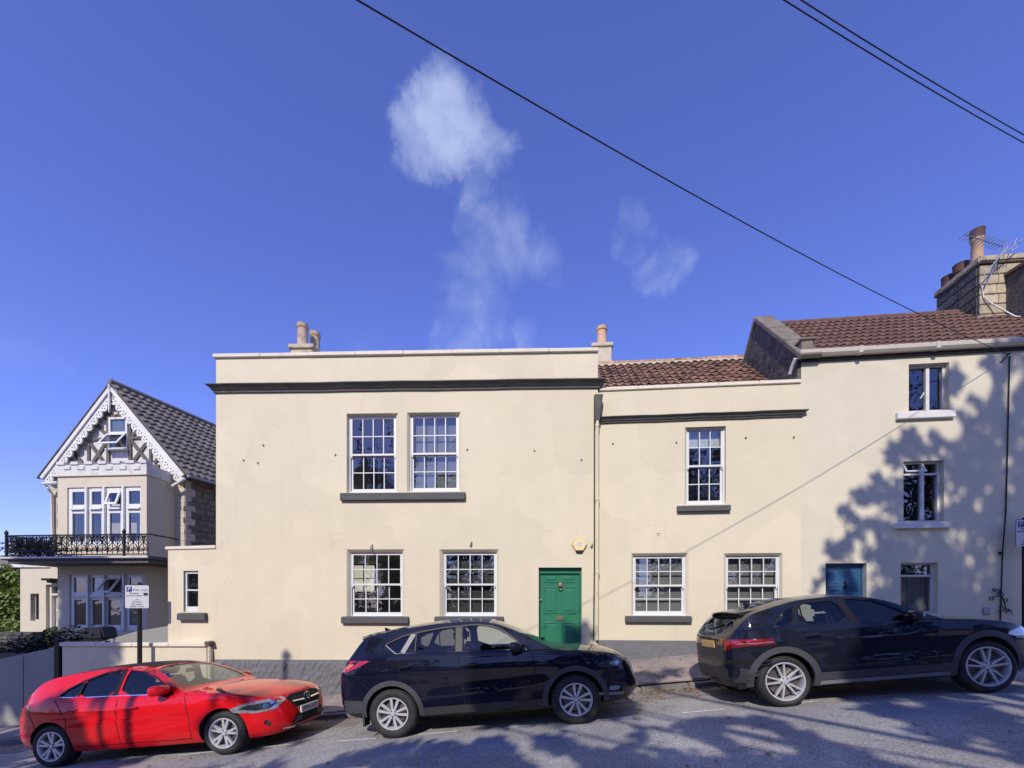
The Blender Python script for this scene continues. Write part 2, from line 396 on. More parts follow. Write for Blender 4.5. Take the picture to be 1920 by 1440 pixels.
    def build(s, name, mats, parent=None, smooth=None, bev=0, seg=1):
        return link(name, s.mesh(name, mats, smooth, bev, seg), parent)
class Frame:
    """a facade plane: local x along the wall to the right, y into the wall, z up; right end nearer by theta"""
    def __init__(s, ox, oy, deg):
        s.ox, s.oy, s.t = ox, oy, R(deg); s.c, s.s = math.cos(s.t), math.sin(s.t)
    def P(s, u, v, yl=0.0):
        dx, dz = (u - U0) / F, (VH - v) / F
        t = (yl + s.ox * s.s + s.oy * s.c) / (dx * s.s + s.c)
        px, py = dx * t, t
        return ((px - s.ox) * s.c - (py - s.oy) * s.s, E + dz * t)
    def W(s, x, y, z): return Vector((s.ox + x * s.c + y * s.s, s.oy - x * s.s + y * s.c, z))
    def rect(s, u0, v0, u1, v1, yl=0.0):
        a = s.P(u0, v0, yl); b = s.P(u1, v1, yl); c = s.P(u0, v1, yl); d = s.P(u1, v0, yl)
        return (a[0] + c[0]) / 2, (b[0] + d[0]) / 2, (b[1] + c[1]) / 2, (a[1] + d[1]) / 2   # x0,x1,z0,z1
    def empty(s, name, label, cat, group=None):
        return thing(name, label, cat, (s.ox, s.oy, 0), -s.t, group)
def text_mesh(txt, size, mat, align='CENTER', ext=.001, xs=1.0):
    cu = bpy.data.curves.new('lettering', 'FONT'); cu.body = txt; cu.size = size; cu.extrude = ext
    cu.align_x = align; cu.align_y = 'CENTER'; cu.resolution_u = 2
    ob = bpy.data.objects.new('lettering', cu); C.objects.link(ob); bpy.context.view_layer.update()
    me = bpy.data.meshes.new_from_object(ob.evaluated_get(bpy.context.evaluated_depsgraph_get()))
    bpy.data.objects.remove(ob); bpy.data.curves.remove(cu)
    me.materials.clear(); me.materials.append(mat)
    for v in me.vertices: v.co.x *= xs
    return me
def pip(x, y, poly):
    r = False; n = len(poly); j = n - 1
    for i in range(n):
        xi, yi = poly[i]; xj, yj = poly[j]
        if (yi > y) != (yj > y) and x < (xj - xi) * (y - yi) / (yj - yi) + xi: r = not r
        j = i
    return r
# ------------------------------------------------------------------ ground, road, pavement
def sm(x): return 22 * math.tanh(x / 22)            # the hill flattens out far away
def road_z(x, y): return E - 1.845 + .092 * sm(x) - .043 * (min(max(y, 1.5), 12) - 6.2)
def kerb_y(x): return 8.137 - .031 * x
def base_z(x): return E - 1.593 + .119 * sm(x)       # foot of the house fronts
def pave_z(x, y):
    k = kerb_y(x); a = road_z(x, k) + .09; t = (y - k) / 1.45
    return a + (base_z(x) - a) * min(max(t, 0), 1.0)
def grid(name, xs, ys, fz, mat, parent=None, smooth=True):
    me = bpy.data.meshes.new(name); n = len(xs); m = len(ys)
    v = [(x, y, fz(x, y)) for y in ys for x in xs]
    f = [(j * n + i, j * n + i + 1, (j + 1) * n + i + 1, (j + 1) * n + i) for j in range(m - 1) for i in range(n - 1)]
    me.from_pydata(v, [], f); me.materials.append(mat)
    for p in me.polygons: p.use_smooth = smooth
    return link(name, me, parent)
fr = lambda a, b, n: [a + (b - a) * i / (n - 1) for i in range(n)]
gx = [-400, -200, -100, -60, -45, -32] + fr(-25, 25, 41) + [32, 45, 60, 100, 200, 400]
kind(grid('ground', gx, [-400, -150, -60, -20, -5, 0, 5, 9, 12, 20, 40, 80, 200, 600],
          lambda x, y: road_z(x, y) - .25 - (0 if y < 20 else (y - 20) * .01), M['earth']), 'structure')
road_xs = fr(-45, 45, 181)
me = bpy.data.meshes.new('road')
ys_t = fr(0, 1, 15)
v = []; f = []
for j, t in enumerate(ys_t):
    for x in road_xs:
        y = -2.2 + (kerb_y(x) + .02 + 2.2) * t
        v.append((x, y, road_z(x, y)))
n = len(road_xs)
for j in range(len(ys_t) - 1):
    for i in range(n - 1): f.append((j * n + i, j * n + i + 1, (j + 1) * n + i + 1, (j + 1) * n + i))
me.from_pydata(v, [], f); me.materials.append(M['asphalt'])
for p in me.polygons: p.use_smooth = True
road = kind(link('road', me), 'structure')
# far pavement behind the camera
kind(grid('far_pavement', fr(-45, 45, 61), [-4.5, -2.2, -2.19], lambda x, y: road_z(x, y) + (.12 if y < -2.195 else -.1), M['pave']), 'structure')
# pavement at the houses
me = bpy.data.meshes.new('pavement'); v = []; f = []
ts = [0, .25, .5, .75, 1.0, 1.45]
for t in ts:
    for x in road_xs:
        k = kerb_y(x) + .14; y = k + 1.31 * t
        v.append((x, y, pave_z(x, y) + .006 * math.sin(3.1 * x + 5 * t) + .008 * math.sin(7.3 * x + 9 * t)))
for j in range(len(ts) - 1):
    for i in range(n - 1): f.append((j * n + i, j * n + i + 1, (j + 1) * n + i + 1, (j + 1) * n + i))
me.from_pydata(v, [], f); me.materials.append(M['pave'])
for p in me.polygons: p.use_smooth = True
pavement = kind(link('pavement', me), 'structure')
ks = MB().box(-.445, .445, 0, .15, -.25, .095).mesh('kerb_stone', M['kerb'], bev=.014, seg=2)
for i in range(-14, 14):
    x = i * .9 + .2
    o = link('kerb_stone', ks, pavement); y = kerb_y(x)
    o.location = (x, y + random.uniform(-.006, .006), road_z(x, y) + random.uniform(-.006, .006))
    o.rotation_euler = (0, -math.atan(.0933), -.031)
sl = MB().box(-.33, .33, -.2, .2, -.06, .006).mesh('gutter_slab', M['slab'], bev=.006)
for i in range(-16, 17):
    for r in range(2):
        x = i * .675 + (.3 if r else 0); y = kerb_y(x) - .21 - r * .41
        if (x + 2.5) % 6.3 < .7: continue
        o = link('gutter_slab', sl, road); o.location = (x, y, road_z(x, y) + random.uniform(-.002, .004))
        o.rotation_euler = (-.043, -math.atan(.092), -.031 + random.uniform(-.01, .01))
# paving cuts near the kerb (flag joints)
fl = MB().box(-.30, .30, -.27, .27, -.05, .012).mesh('paving_flag', M['pave'], bev=.006)
for i in range(-6, 16):
    x = i * .615 + .1; y = kerb_y(x) + .15 + .285
    o = link('paving_flag', fl, pavement); o.location = (x, y, pave_z(x, y) + .004)
    o.rotation_euler = (.2 if x > 0 else .12, -math.atan(.1), -.031)
def on_ground(u, v, f):
    d = ((u - U0) / F, 1.0, (VH - v) / F); t = 2.0
    for _ in range(4000):
        x, y, z = d[0] * t, t, E + d[2] * t
        if z <= f(x, y): break
        t += .004
    return Vector((x, y, f(x, y)))
# bay markings: one dash after another along the parking bay
dashes = [((185, 1432), (285, 1412)), ((333, 1417), (405, 1409)), ((482, 1403), (558, 1395)), ((632, 1390), (705, 1385)), ((785, 1378), (860, 1371)),
          ((945, 1365), (1020, 1358)), ((1105, 1352), (1185, 1345)), ((1280, 1337), (1358, 1330)), ((1447, 1323), (1532, 1315)),
          ((1622, 1308), (1710, 1300)), ((1797, 1293), (1850, 1288))]
for (a, b) in dashes:
    A = on_ground(*a, road_z); B = on_ground(*b, road_z); d = (B - A).normalized(); nn = Vector((-d.y, d.x, 0)).normalized() * .025
    mb = MB(); k = 6
    for i in range(k):
        p = A.lerp(B, i / k); q = A.lerp(B, (i + 1) / k); w0 = random.uniform(.85, 1.1); w1 = random.uniform(.85, 1.1)
        mb.face([Vector((s.x, s.y, road_z(s.x, s.y) + .005)) for s in (p - nn * w0, q - nn * w0, q + nn * w0, p + nn * w0)])
    mb.build('bay_dash', M['mark'], road)
# white edge line at the far left
A = on_ground(-40, 1353, road_z); B = on_ground(75, 1339, road_z)
# fallen leaves
def leaf_scatter(name, pts, size, mat, lift=.012):
    vv = []; ff = []
    for p in pts:
        s = size * random.uniform(.5, 1.2); a = random.uniform(0, 6.3); e1 = Vector((math.cos(a), math.sin(a), random.uniform(-.4, .4))) * s
        e2 = Vector((-math.sin(a), math.cos(a), random.uniform(-.5, .5))) * s * .6; i = len(vv)
        c = Vector(p) + Vector((0, 0, lift))
        vv += [tuple(c - e1), tuple(c + e2 + Vector((0, 0, .01))), tuple(c + e1), tuple(c - e2 + Vector((0, 0, .012)))]; ff.append((i, i + 1, i + 2, i + 3))
    me = bpy.data.meshes.new(name); me.from_pydata(vv, [], ff); me.materials.append(mat); return link(name, me)
pts = []
for i in range(1500):
    x = random.uniform(-10, 10); y = kerb_y(x) - abs(random.gauss(0, .10)) - .01
    pts.append((x, y, road_z(x, y)))
for i in range(260):
    x = random.uniform(1.2, 5.2); y = kerb_y(x) - abs(random.gauss(.0, .5)) - .02; pts.append((x, y, road_z(x, y)))
for i in range(120):
    x = random.uniform(-10, 10); y = kerb_y(x) + random.uniform(.15, 1.3); pts.append((x, y, pave_z(x, y) + .012))
for i in range(140):
    x = random.uniform(-8, 9); y = random.uniform(3.5, 7); pts.append((x, y, road_z(x, y)))
o = leaf_scatter('fallen_leaves', pts, .030, M['dry']); kind(o, 'stuff'); tag(o, 'dry brown leaves gathered in the gutter along the kerb', 'leaves')

# ------------------------------------------------------------------ shared house parts
def wall_holes(mb, x0, x1, z0, z1, holes, y=0.0, mi=0, top=None):
    xs = sorted(set([x0, x1] + [h[0] for h in holes] + [h[1] for h in holes])); zs = sorted(set([z0, z1] + [h[2] for h in holes] + [h[3] for h in holes]))
    xs = [x for x in xs if x0 <= x <= x1]; zs = [z for z in zs if z0 <= z <= z1]
    for i in range(len(xs) - 1):
        for j in range(len(zs) - 1):
            cx, cz = (xs[i] + xs[i + 1]) / 2, (zs[j] + zs[j + 1]) / 2
            if any(h[0] < cx < h[1] and h[2] < cz < h[3] for h in holes): continue
            mb.face([(xs[i], y, zs[j]), (xs[i + 1], y, zs[j]), (xs[i + 1], y, zs[j + 1]), (xs[i], y, zs[j + 1])], mi)
def reveal(mb, h, inner, d, y=0.0, d2=None, mi=0):
    """splayed surround from the wall face to the inner opening, then a straight reveal"""
    o = [(h[0], h[2]), (h[1], h[2]), (h[1], h[3]), (h[0], h[3])]; n = [(inner[0], inner[2]), (inner[1], inner[2]), (inner[1], inner[3]), (inner[0], inner[3])]
    for k in range(4):
        a, b = o[k], o[(k + 1) % 4]; c, e = n[(k + 1) % 4], n[k]
        mb.face([(a[0], y, a[1]), (b[0], y, b[1]), (c[0], y + d, c[1]), (e[0], y + d, e[1])], mi)
        if d2:
            mb.face([(e[0], y + d, e[1]), (c[0], y + d, c[1]), (c[0], y + d2, c[1]), (e[0], y + d2, e[1])], mi)
PANES = {}
def pane(parent, x0, x1, z0, z1, y, mat, name='pane'):
    key = (round(x1 - x0, 3), round(z1 - z0, 3), mat.name)
    if key not in PANES:
        w, h = (x1 - x0) / 2, (z1 - z0) / 2
        me = bpy.data.meshes.new('pane'); me.from_pydata([(-w, 0, -h), (w, 0, -h), (w, 0, h), (-w, 0, h)], [], [(0, 1, 2, 3)]); me.materials.append(mat)
        PANES[key] = me
    o = link(name, PANES[key], parent); o.location = ((x0 + x1) / 2, y, (z0 + z1) / 2)
    o.rotation_euler = (random.uniform(-.010, .010), 0, random.uniform(-.012, .012))
    return o
def sash(parent, name, x0, x1, z0, z1, y, cols, rows, wm, gm, st=.042, top=.04, bot=.06, bar=.02, dep=.04):
    mb = MB()
    mb.box(x0, x0 + st, y, y + dep, z0, z1); mb.box(x1 - st, x1, y, y + dep, z0, z1)
    mb.box(x0 + st, x1 - st, y + .001, y + dep, z0, z0 + bot); mb.box(x0 + st, x1 - st, y + .001, y + dep, z1 - top, z1)
    ix0, ix1, iz0, iz1 = x0 + st, x1 - st, z0 + bot, z1 - top
    for i in range(1, cols):
        x = ix0 + (ix1 - ix0) * i / cols; mb.box(x - bar / 2, x + bar / 2, y + .006, y + dep - .006, iz0, iz1)
    for j in range(1, rows):
        z = iz0 + (iz1 - iz0) * j / rows; mb.box(ix0, ix1, y + .007, y + dep - .007, z - bar / 2, z + bar / 2)
    o = mb.build(name, wm, parent)
    for i in range(cols):
        for j in range(rows):
            a = ix0 + (ix1 - ix0) * i / cols; b = ix0 + (ix1 - ix0) * (i + 1) / cols
            c = iz0 + (iz1 - iz0) * j / rows; d = iz0 + (iz1 - iz0) * (j + 1) / rows
            pane(parent, a + bar / 2, b - bar / 2, c + bar / 2, d - bar / 2, y + dep * .55, gm)
    return o
def room(parent, r, y0, depth=2.6, mat=None, side=.25, left=None):
    x0, x1, z0, z1 = r[0] - (left or side), r[1] + side, r[2] - .35, r[3] + .12
    mb = MB(); y1 = y0 + depth
    mb.face([(x0, y1, z0), (x1, y1, z0), (x1, y1, z1), (x0, y1, z1)]); mb.face([(x0, y0, z0), (x0, y1, z0), (x0, y1, z1), (x0, y0, z1)])
    mb.face([(x1, y0, z0), (x1, y1, z0), (x1, y1, z1), (x1, y0, z1)]); mb.face([(x0, y0, z0), (x1, y0, z0), (x1, y1, z0), (x0, y1, z0)])
    mb.face([(x0, y0, z1), (x1, y0, z1), (x1, y1, z1), (x0, y1, z1)])
    for (a, b, c, d) in ((x0, r[0], z0, z1), (r[1], x1, z0, z1), (r[0], r[1], z0, r[2]), (r[0], r[1], r[3], z1)):
        mb.face([(a, y0, c), (b, y0, c), (b, y0, d), (a, y0, d)])
    return mb.build('room_lining', mat or M['room'], parent)
def sash_window(H, r, cols, rt, rb, y=.10, fw=.028, meet=.5, blind=None, bm=None, rm=None, depth=2.6, left=None):
    """box sash in the opening r=(x0,x1,z0,z1) at depth y: upper sash in front, lower sash behind it"""
    x0, x1, z0, z1 = r
    mb = MB(); mb.box(x0, x0 + fw, y - .005, y + .12, z0, z1); mb.box(x1 - fw, x1, y - .005, y + .12, z0, z1); mb.box(x0 + fw, x1 - fw, y - .004, y + .12, z1 - fw, z1)
    mb.box(x0 + fw, x1 - fw, y - .012, y + .12, z0, z0 + .022)
    w = mb.build('window', M['white'], H)
    zm = z0 + (z1 - z0) * meet
    sash(w, 'upper_sash', x0 + fw, x1 - fw, zm - .02, z1 - fw, y + .004, cols, rt, M['white'], M['glass'], top=.03, bot=.042)
    sash(w, 'lower_sash', x0 + fw, x1 - fw, z0 + .022, zm + .02, y + .05, cols, rb, M['white'], M['glass'], top=.042, bot=.075)
    hb = MB()
    for xx in (x0 + fw + .004, x1 - fw - .04):
        hb.prism([(xx, zm - .02), (xx + .036, zm - .02), (xx + .03, zm - .06), (xx + .018, zm - .075), (xx + .004, zm - .06)], lambda p, q, d: (p, d, q), y + .006, y + .042)
    hb.build('sash_horn', M['white'], w)
    if blind is not None:
        b0 = z0 + (z1 - z0) * blind
        m2 = MB(); k = max(2, int((z1 - b0) / .05))
        for i in range(k):
            a = b0 + (z1 - b0) * i / k; b = b0 + (z1 - b0) * (i + 1) / k
            m2.face([(x0 + fw, y + .155, a), (x1 - fw, y + .155, a), (x1 - fw, y + .147, b), (x0 + fw, y + .147, b)])
        m2.build('blind', bm or M['blind'], w)
    room(H, r, y + .13, depth, rm, left=left)
    return w
def sill(H, F_, u0, u1, v0, v1, mat, out=.09, name='window_sill', back=.1, ext=0):
    x0, x1, z0, z1 = F_.rect(u0, v0, u1, v1, -out)
    mb = MB(); mb.prism([(-out, z0), (-out, z1 - .006), (.0, z1 + .012), (back, z1 + .012), (back, z0 + .002), (0, z0 + .002)], lambda p, q, d: (d, p, q), x0, x1)
    return mb.build(name, mat, H, bev=.008)
def pipe(H, pts, r, mat, name='downpipe', collars=()):
    mb = MB(); mb.tube(pts, r, 10)
    for (p, h) in collars: mb.lathe([(r * 1.35, 0), (r * 1.35, h)], p, 10)
    return mb.build(name, mat, H, smooth=40)
def tile_mesh(name, w, l, mat, amp, thick=.018, kind_='pan'):
    n = 7; top = []; 
    for i in range(n):
        t = i / (n - 1)
        z = amp * (math.sin(t * 2 * math.pi) * .5 + .5) if kind_ == 'pan' else amp * (.5 - .5 * math.cos(t * 2 * math.pi)) 
        top.append((-w / 2 + w * 1.04 * t, z))
    mb = MB()
    for i in range(n - 1):
        (a, za), (b, zb) = top[i], top[i + 1]
        mb.face([(a, 0, za), (b, 0, zb), (b, l, zb - .004), (a, l, za - .004)])
        mb.face([(a, 0, za - thick), (b, 0, zb - thick), (b, 0, zb), (a, 0, za)])
    return mb.mesh(name, mat, smooth=50)
def tile_roof(parent, o, ex, ey, cols, rows, w, l, mesh, jit=.006, skip=None, lap=.016, name='tile'):
    """o lower left corner, ex along the eave, ey up the slope (unit vectors)"""
    ex, ey = Vector(ex).normalized(), Vector(ey).normalized(); ez = ex.cross(ey).normalized()
    tilt = lap / l
    for r in range(rows):
        for c in range(cols):
            if skip and skip(r, c): continue
            p = Vector(o) + ex * ((c + .5) * w) + ey * (r * l) + ez * (random.uniform(0, jit) + .02)
            e2 = (ey - ez * tilt).normalized(); e3 = ex.cross(e2)
            a = random.uniform(-.012, .012)
            e1 = (ex + e2 * a).normalized(); e2 = (e2 - ex * a).normalized()
            t = link(name, mesh, parent)
            t.matrix_local = Matrix(((e1.x, e2.x, e3.x, p.x), (e1.y, e2.y, e3.y, p.y), (e1.z, e2.z, e3.z, p.z), (0, 0, 0, 1)))
def pot(parent, c, r, h, mat, name='chimney_pot', rim=True, smat=None):
    mb = MB(); rr = r
    prof = [(rr * 1.05, 0), (rr * 1.05, .03), (rr * .96, .05), (rr * .92, h * .8), (rr * 1.1, h * .84), (rr * 1.12, h * .9), (rr * 1.0, h * .93), (rr * 1.06, h), (rr * .8, h), (rr * .78, h * .7)]
    mb.lathe(prof, c, 18)
    return mb.build(name, mat, parent, smooth=40)
# ------------------------------------------------------------------ the large cream house (with its low left extension)
FM = Frame(0, 9.6, 1.6)
main = FM.empty('cream_house', 'wide cream rendered house with black cornice and green door in the centre', 'house')
xL, zt = FM.P(405, 672); xR = FM.P(1121, 660)[0]; xE = FM.P(315, 1100)[0]
zE = FM.P(360, 1029)[1]
def opening(Fr, inner, grow=(5, 6, 5, 0), y=.10):
    u0, v0, u1, v1 = inner
    return Fr.rect(u0 - grow[0], v0 - grow[1], u1 + grow[2], v1 + grow[3], 0), Fr.rect(u0, v0, u1, v1, y)
wins = {'ul': ((655, 781, 744, 924), (5, 6, 3, 0)), 'ur': ((769, 779, 861, 922), (6, 6, 3, 0)),
        'll': ((657, 1036, 756, 1156), (7, 6, 2, 0)), 'lr': ((831, 1036, 932, 1156), (7, 6, 3, 0)),
        'ext': ((345, 1071, 372, 1147), (1, 1, 0, 0))}
OP = {k: opening(FM, a, g, .10 if k != 'ext' else .05) for k, (a, g) in wins.items()}
dx0, dx1, _, dz1 = FM.rect(1010, 1064, 1091, 1200)
door_hole = (dx0, dx1, base_z(1.1) - .05, dz1)
mb = MB()
holes = [OP[k][0] for k in ('ul', 'ur', 'll', 'lr')] + [door_hole]
wall_holes(mb, xL, xR, -3.5, zt, holes)
wall_holes(mb, xE, xL, -3.5, zE, [OP['ext'][0]])
for k in OP: reveal(mb, OP[k][0], OP[k][1], .06 if k != 'ext' else .049, 0, .24 if k != 'ext' else .2)
reveal(mb, door_hole, door_hole, .02, 0, .25)
D = 6.5
mb.face([(xL, 0, -3.5), (xL, D, -3.5), (xL, D, zt), (xL, 0, zt)]); mb.face([(xR, 0, -3.5), (xR, D, -3.5), (xR, D, zt), (xR, 0, zt)])
mb.face([(xL, D, -3.5), (xR, D, -3.5), (xR, D, zt), (xL, D, zt)])
mb.face([(xE, 0, -3.5), (xE, 2.2, -3.5), (xE, 2.2, zE), (xE, 0, zE)]); mb.face([(xE, 2.2, -3.5), (xL, 2.2, -3.5), (xL, 2.2, zE), (xE, 2.2, zE)])
mb.face([(xE, .2, zE - .02), (xL, .2, zE - .02), (xL, 2.2, zE - .02), (xE, 2.2, zE - .02)])
mb.face([(xL, .25, zt - .35), (xR, .25, zt - .35), (xR, D, zt - .35), (xL, D, zt - .35)])
mb.build('wall', M['cream'], main)
# copings
z0 = zt; mb = MB()
xs = [xL - .05 + (xR + .06 - xL) * i / 8 for i in range(9)]
for i in range(8):
    j = random.uniform(-.004, .006); k = random.uniform(-.006, .004)
    MB().hexa([(xs[i] + .002, -.055 + j, z0), (xs[i + 1] - .002, -.055 + j, z0), (xs[i + 1] - .002, .28, z0), (xs[i] + .002, .28, z0)],
              [(xs[i] + .002, -.055 + j, z0 + .085 + k), (xs[i + 1] - .002, -.055 + j, z0 + .085 + k), (xs[i + 1] - .002, .28, z0 + .11), (xs[i] + .002, .28, z0 + .11)]).build('coping_stone', M['coping'], main, bev=.01)
MB().hexa([(xE - .05, -.03, zE - .02), (xL, -.03, zE + .0), (xL, .3, zE), (xE - .05, .3, zE - .02)],
          [(xE - .05, -.03, zE + .05), (xL, -.03, zE + .08), (xL, .3, zE + .08), (xE - .05, .3, zE + .05)]).build('extension_coping', M['coping'], main, bev=.01)
# cornice: swept moulding with a return at both ends
def cornice(H, x0, x1, z, h, out, mat, ret0=True, ret1=True, name='cornice'):
    prof = [(.0, z - h), (-.035, z - h), (-.04, z - h * .78), (-.06, z - h * .7), (-out * .62, z - h * .42), (-out * .94, z - h * .2), (-out, z - h * .17), (-out, z - .012), (-out + .02, z), (.0, z + .03)]
    mb = MB(); n = len(prof)
    def pt(k, x, e): return (x + (prof[k][0] if e == 0 else -prof[k][0]), prof[k][0], prof[k][1])
    for k in range(n - 1):
        a0 = pt(k, x0, 0) if ret0 else (x0, *prof[k]); b0 = pt(k + 1, x0, 0) if ret0 else (x0, *prof[k + 1])
        a1 = pt(k, x1, 1) if ret1 else (x1, *prof[k]); b1 = pt(k + 1, x1, 1) if ret1 else (x1, *prof[k + 1])
        m = 14
        for i in range(m):
            t0, t1 = i / m, (i + 1) / m
            w = lambda t: .004 * math.sin(t * 17 + z) + .003 * math.sin(t * 41)
            L_ = lambda p, q, t: (p[0] + (q[0] - p[0]) * t, p[1], p[2] + w(t))
            mb.face([L_(a0, a1, t0), L_(a0, a1, t1), L_(b0, b1, t1), L_(b0, b1, t0)])
        if ret0: mb.face([a0, b0, (b0[0], .4, b0[2]), (a0[0], .4, a0[2])])
        if ret1: mb.face([a1, b1, (b1[0], .4, b1[2]), (a1[0], .4, a1[2])])
    if not ret0: mb.face([(x0, *p) for p in prof])
    if not ret1: mb.face([(x1, *p) for p in prof])
    return mb.build(name, mat, H, smooth=30)
zc = FM.P(760, 719)[1]
cornice(main, xL, xR, zc, .17, .15, M['cornice'])
# windows
sash_window(main, OP['ul'][1], 4, 2, 2)
sash_window(main, OP['ur'][1], 4, 2, 2, blind=0.0)
wl_ = sash_window(main, OP['ll'][1], 4, 2, 2, depth=3.2, left=1.7)
sash_window(main, OP['lr'][1], 4, 2, 2, blind=0.0, bm=M['blind_d'])
r = OP['ext'][1]
mb = MB(); x0, x1, z0, z1 = r
mb.box(x0, x0 + .07, .05, .12, z0, z1).box(x1 - .012, x1, .05, .12, z0, z1).box(x0 + .07, x1 - .012, .051, .12, z1 - .06, z1).box(x0 + .07, x1 - .012, .051, .12, z0, z0 + .12)
mb.box(x0 + .07, x1 - .012, .052, .12, z0 + .12 + (z1 - z0 - .18) * .5 - .018, z0 + .12 + (z1 - z0 - .18) * .5 + .018)
w = mb.build('window', M['white'], main, bev=.006)
zm = z0 + .12 + (z1 - z0 - .18) * .5
pane(w, x0 + .07, x1 - .012, z0 + .12, zm - .018, .09, M['glass']); pane(w, x0 + .07, x1 - .012, zm + .018, z1 - .06, .09, M['glass'])
room(main, r, .13, 1.6, side=.08)
# garden window behind the room; its pane glows, no lit garden lies beyond
rr = OP['ll'][1]
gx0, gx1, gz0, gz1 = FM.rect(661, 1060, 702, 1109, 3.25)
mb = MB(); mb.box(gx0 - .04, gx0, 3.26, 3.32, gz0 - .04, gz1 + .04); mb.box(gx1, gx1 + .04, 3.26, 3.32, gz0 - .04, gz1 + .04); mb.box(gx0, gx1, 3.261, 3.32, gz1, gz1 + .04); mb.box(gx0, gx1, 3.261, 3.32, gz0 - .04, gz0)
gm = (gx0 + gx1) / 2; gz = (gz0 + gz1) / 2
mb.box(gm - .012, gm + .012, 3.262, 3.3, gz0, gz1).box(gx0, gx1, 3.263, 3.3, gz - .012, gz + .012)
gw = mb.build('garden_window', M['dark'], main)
M['pane_glow'] = emis('glowing_pane', (.80, .72, .56), .8)
pane(gw, gx0, gx1, gz0, gz1, 3.29, M['pane_glow'])
sill(main, FM, 637, 872, 923, 937, M['charcoal'], .08)
sill(main, FM, 639, 765, 1157, 1169, M['charcoal'], .09)
sill(main, FM, 814, 944, 1157, 1169, M['charcoal'], .09)
sill(main, FM, 331, 383, 1150, 1163, M['charcoal'], .10, back=.05)
# door
bx, bz = dx0, base_z(1.1)
fw = .035
mb = MB(); mb.box(dx0, dx0 + fw, .10, .22, bz - .05, dz1); mb.box(dx1 - fw, dx1, .10, .22, bz - .05, dz1); mb.box(dx0 + fw, dx1 - fw, .101, .22, dz1 - .13, dz1)
df = mb.build('door_frame', M['green'], main, bev=.006); 
d0, d1, e0, e1 = dx0 + fw + .004, dx1 - fw - .004, bz - .02, dz1 - .135
door = MB().box(d0, d1, .15, .19, e0, e1).build('door', M['green'], main)
pw = (d1 - d0 - .10 * 3) / 2
def raised(parent, x0, x1, z0, z1, y, mat, name='door_panel'):
    mb = MB(); s = .03
    mb.hexa([(x0, y, z0), (x1, y, z0), (x1, y, z1), (x0, y, z1)], [(x0 + s, y + .018, z0 + s), (x1 - s, y + .018, z0 + s), (x1 - s, y + .018, z1 - s), (x0 + s, y + .018, z1 - s)])
    fr_ = MB()
    for (a, b, c, d) in ((x0 - .015, x0, z0 - .015, z1 + .015), (x1, x1 + .015, z0 - .015, z1 + .015), (x0, x1, z0 - .015, z0), (x0, x1, z1, z1 + .015)):
        fr_.box(a, b, y - .016, y + .01, c, d)
    q = MB()
    q.hexa([(x0 + .035, y - .002, z0 + .035), (x1 - .035, y - .002, z0 + .035), (x1 - .035, y - .002, z1 - .035), (x0 + .035, y - .002, z1 - .035)],
           [(x0 + .055, y - .014, z0 + .055), (x1 - .055, y - .014, z0 + .055), (x1 - .055, y - .014, z1 - .055), (x0 + .055, y - .014, z1 - .055)])
    fr_.v += []; o = fr_.build(name, mat, parent, bev=.004); q.build('raised_field', mat, parent)
    return o
def zpx(v): return FM.P(1050, v, .15)[1]
for (va, vb) in ((1078, 1091), (1102, 1149), (1168, 1215)):
    for i in range(2):
        x = d0 + .10 + i * (pw + .10)
        raised(door, x, x + pw, max(zpx(vb), e0 + .1), zpx(va), .15, M['green'])
kx, kz = FM.P(1051, 1097, .12)
mb = MB(); mb.lathe([(.005, 0), (.045, .005), (.05, .03), (.03, .05), (.0, .055)], (kx, .09, kz + .01), 14, 'y'); mb.tube([(kx + .045 * math.cos(a), .10, kz - .05 + .055 * math.sin(a)) for a in [i * math.pi / 6 for i in range(12)]], .010, 6, closed=True)
mb.build('door_knocker', M['brass'], door, smooth=50)
lx0, lx1, lz0, lz1 = FM.rect(1043, 1156, 1057, 1162, .15)
MB().box(lx0, lx1, .135, .15, lz0, lz1).build('letter_plate', M['brass'], door, bev=.004)
kx, kz = FM.P(1014, 1125, .12)
MB().lathe([(.012, .05), (.02, .02), (.018, 0), (.0, -.004)], (kx, .1, kz), 10, 'y').build('door_lock', M['metal_grey'], door, smooth=50)
# plinth, roughcast
def rough_band(H, x0, x1, zb, ztop, y, amp, mat, name, nx, nz, seed):
    random.seed(seed); me = bpy.data.meshes.new(name); v = []; f = []
    for j in range(nz + 1):
        for i in range(nx + 1):
            x = x0 + (x1 - x0) * i / nx; z = zb + (ztop - zb) * j / nz
            d = amp * (math.sin(x * 9 + z * 5) * math.sin(z * 13 - x * 4) + random.uniform(-.8, .8)) if 0 < j < nz else 0
            v.append((x, y - abs(d) if j < nz else y, z))
    k = nx + 1
    for j in range(nz):
        for i in range(nx): f.append((j * k + i, j * k + i + 1, (j + 1) * k + i + 1, (j + 1) * k + i))
    t = len(v)
    for i in range(nx + 1): v.append((x0 + (x1 - x0) * i / nx, .0, ztop + .004))
    for i in range(nx): f.append((nz * k + i, nz * k + i + 1, t + i + 1, t + i))
    me.from_pydata(v, [], f); me.materials.append(mat); return link(name, me, H)
zp = FM.P(520, 1237)[1]
rough_band(main, xL - .02, dx0 - .02, -3.4, zp, -.022, .022, M['plinth'], 'plinth', 150, 42, 5)
x_, z_ = FM.P(1100, 1203)
MB().box(dx1 + .002, xR, -.02, .0, -2, base_z(1.6) + .0).build('plinth', M['plinth'], main)
MB().box(dx0 - .05, dx1 + .05, -.16, .14, -2, bz - .05).build('doorstep', M['slab'], main, bev=.01)
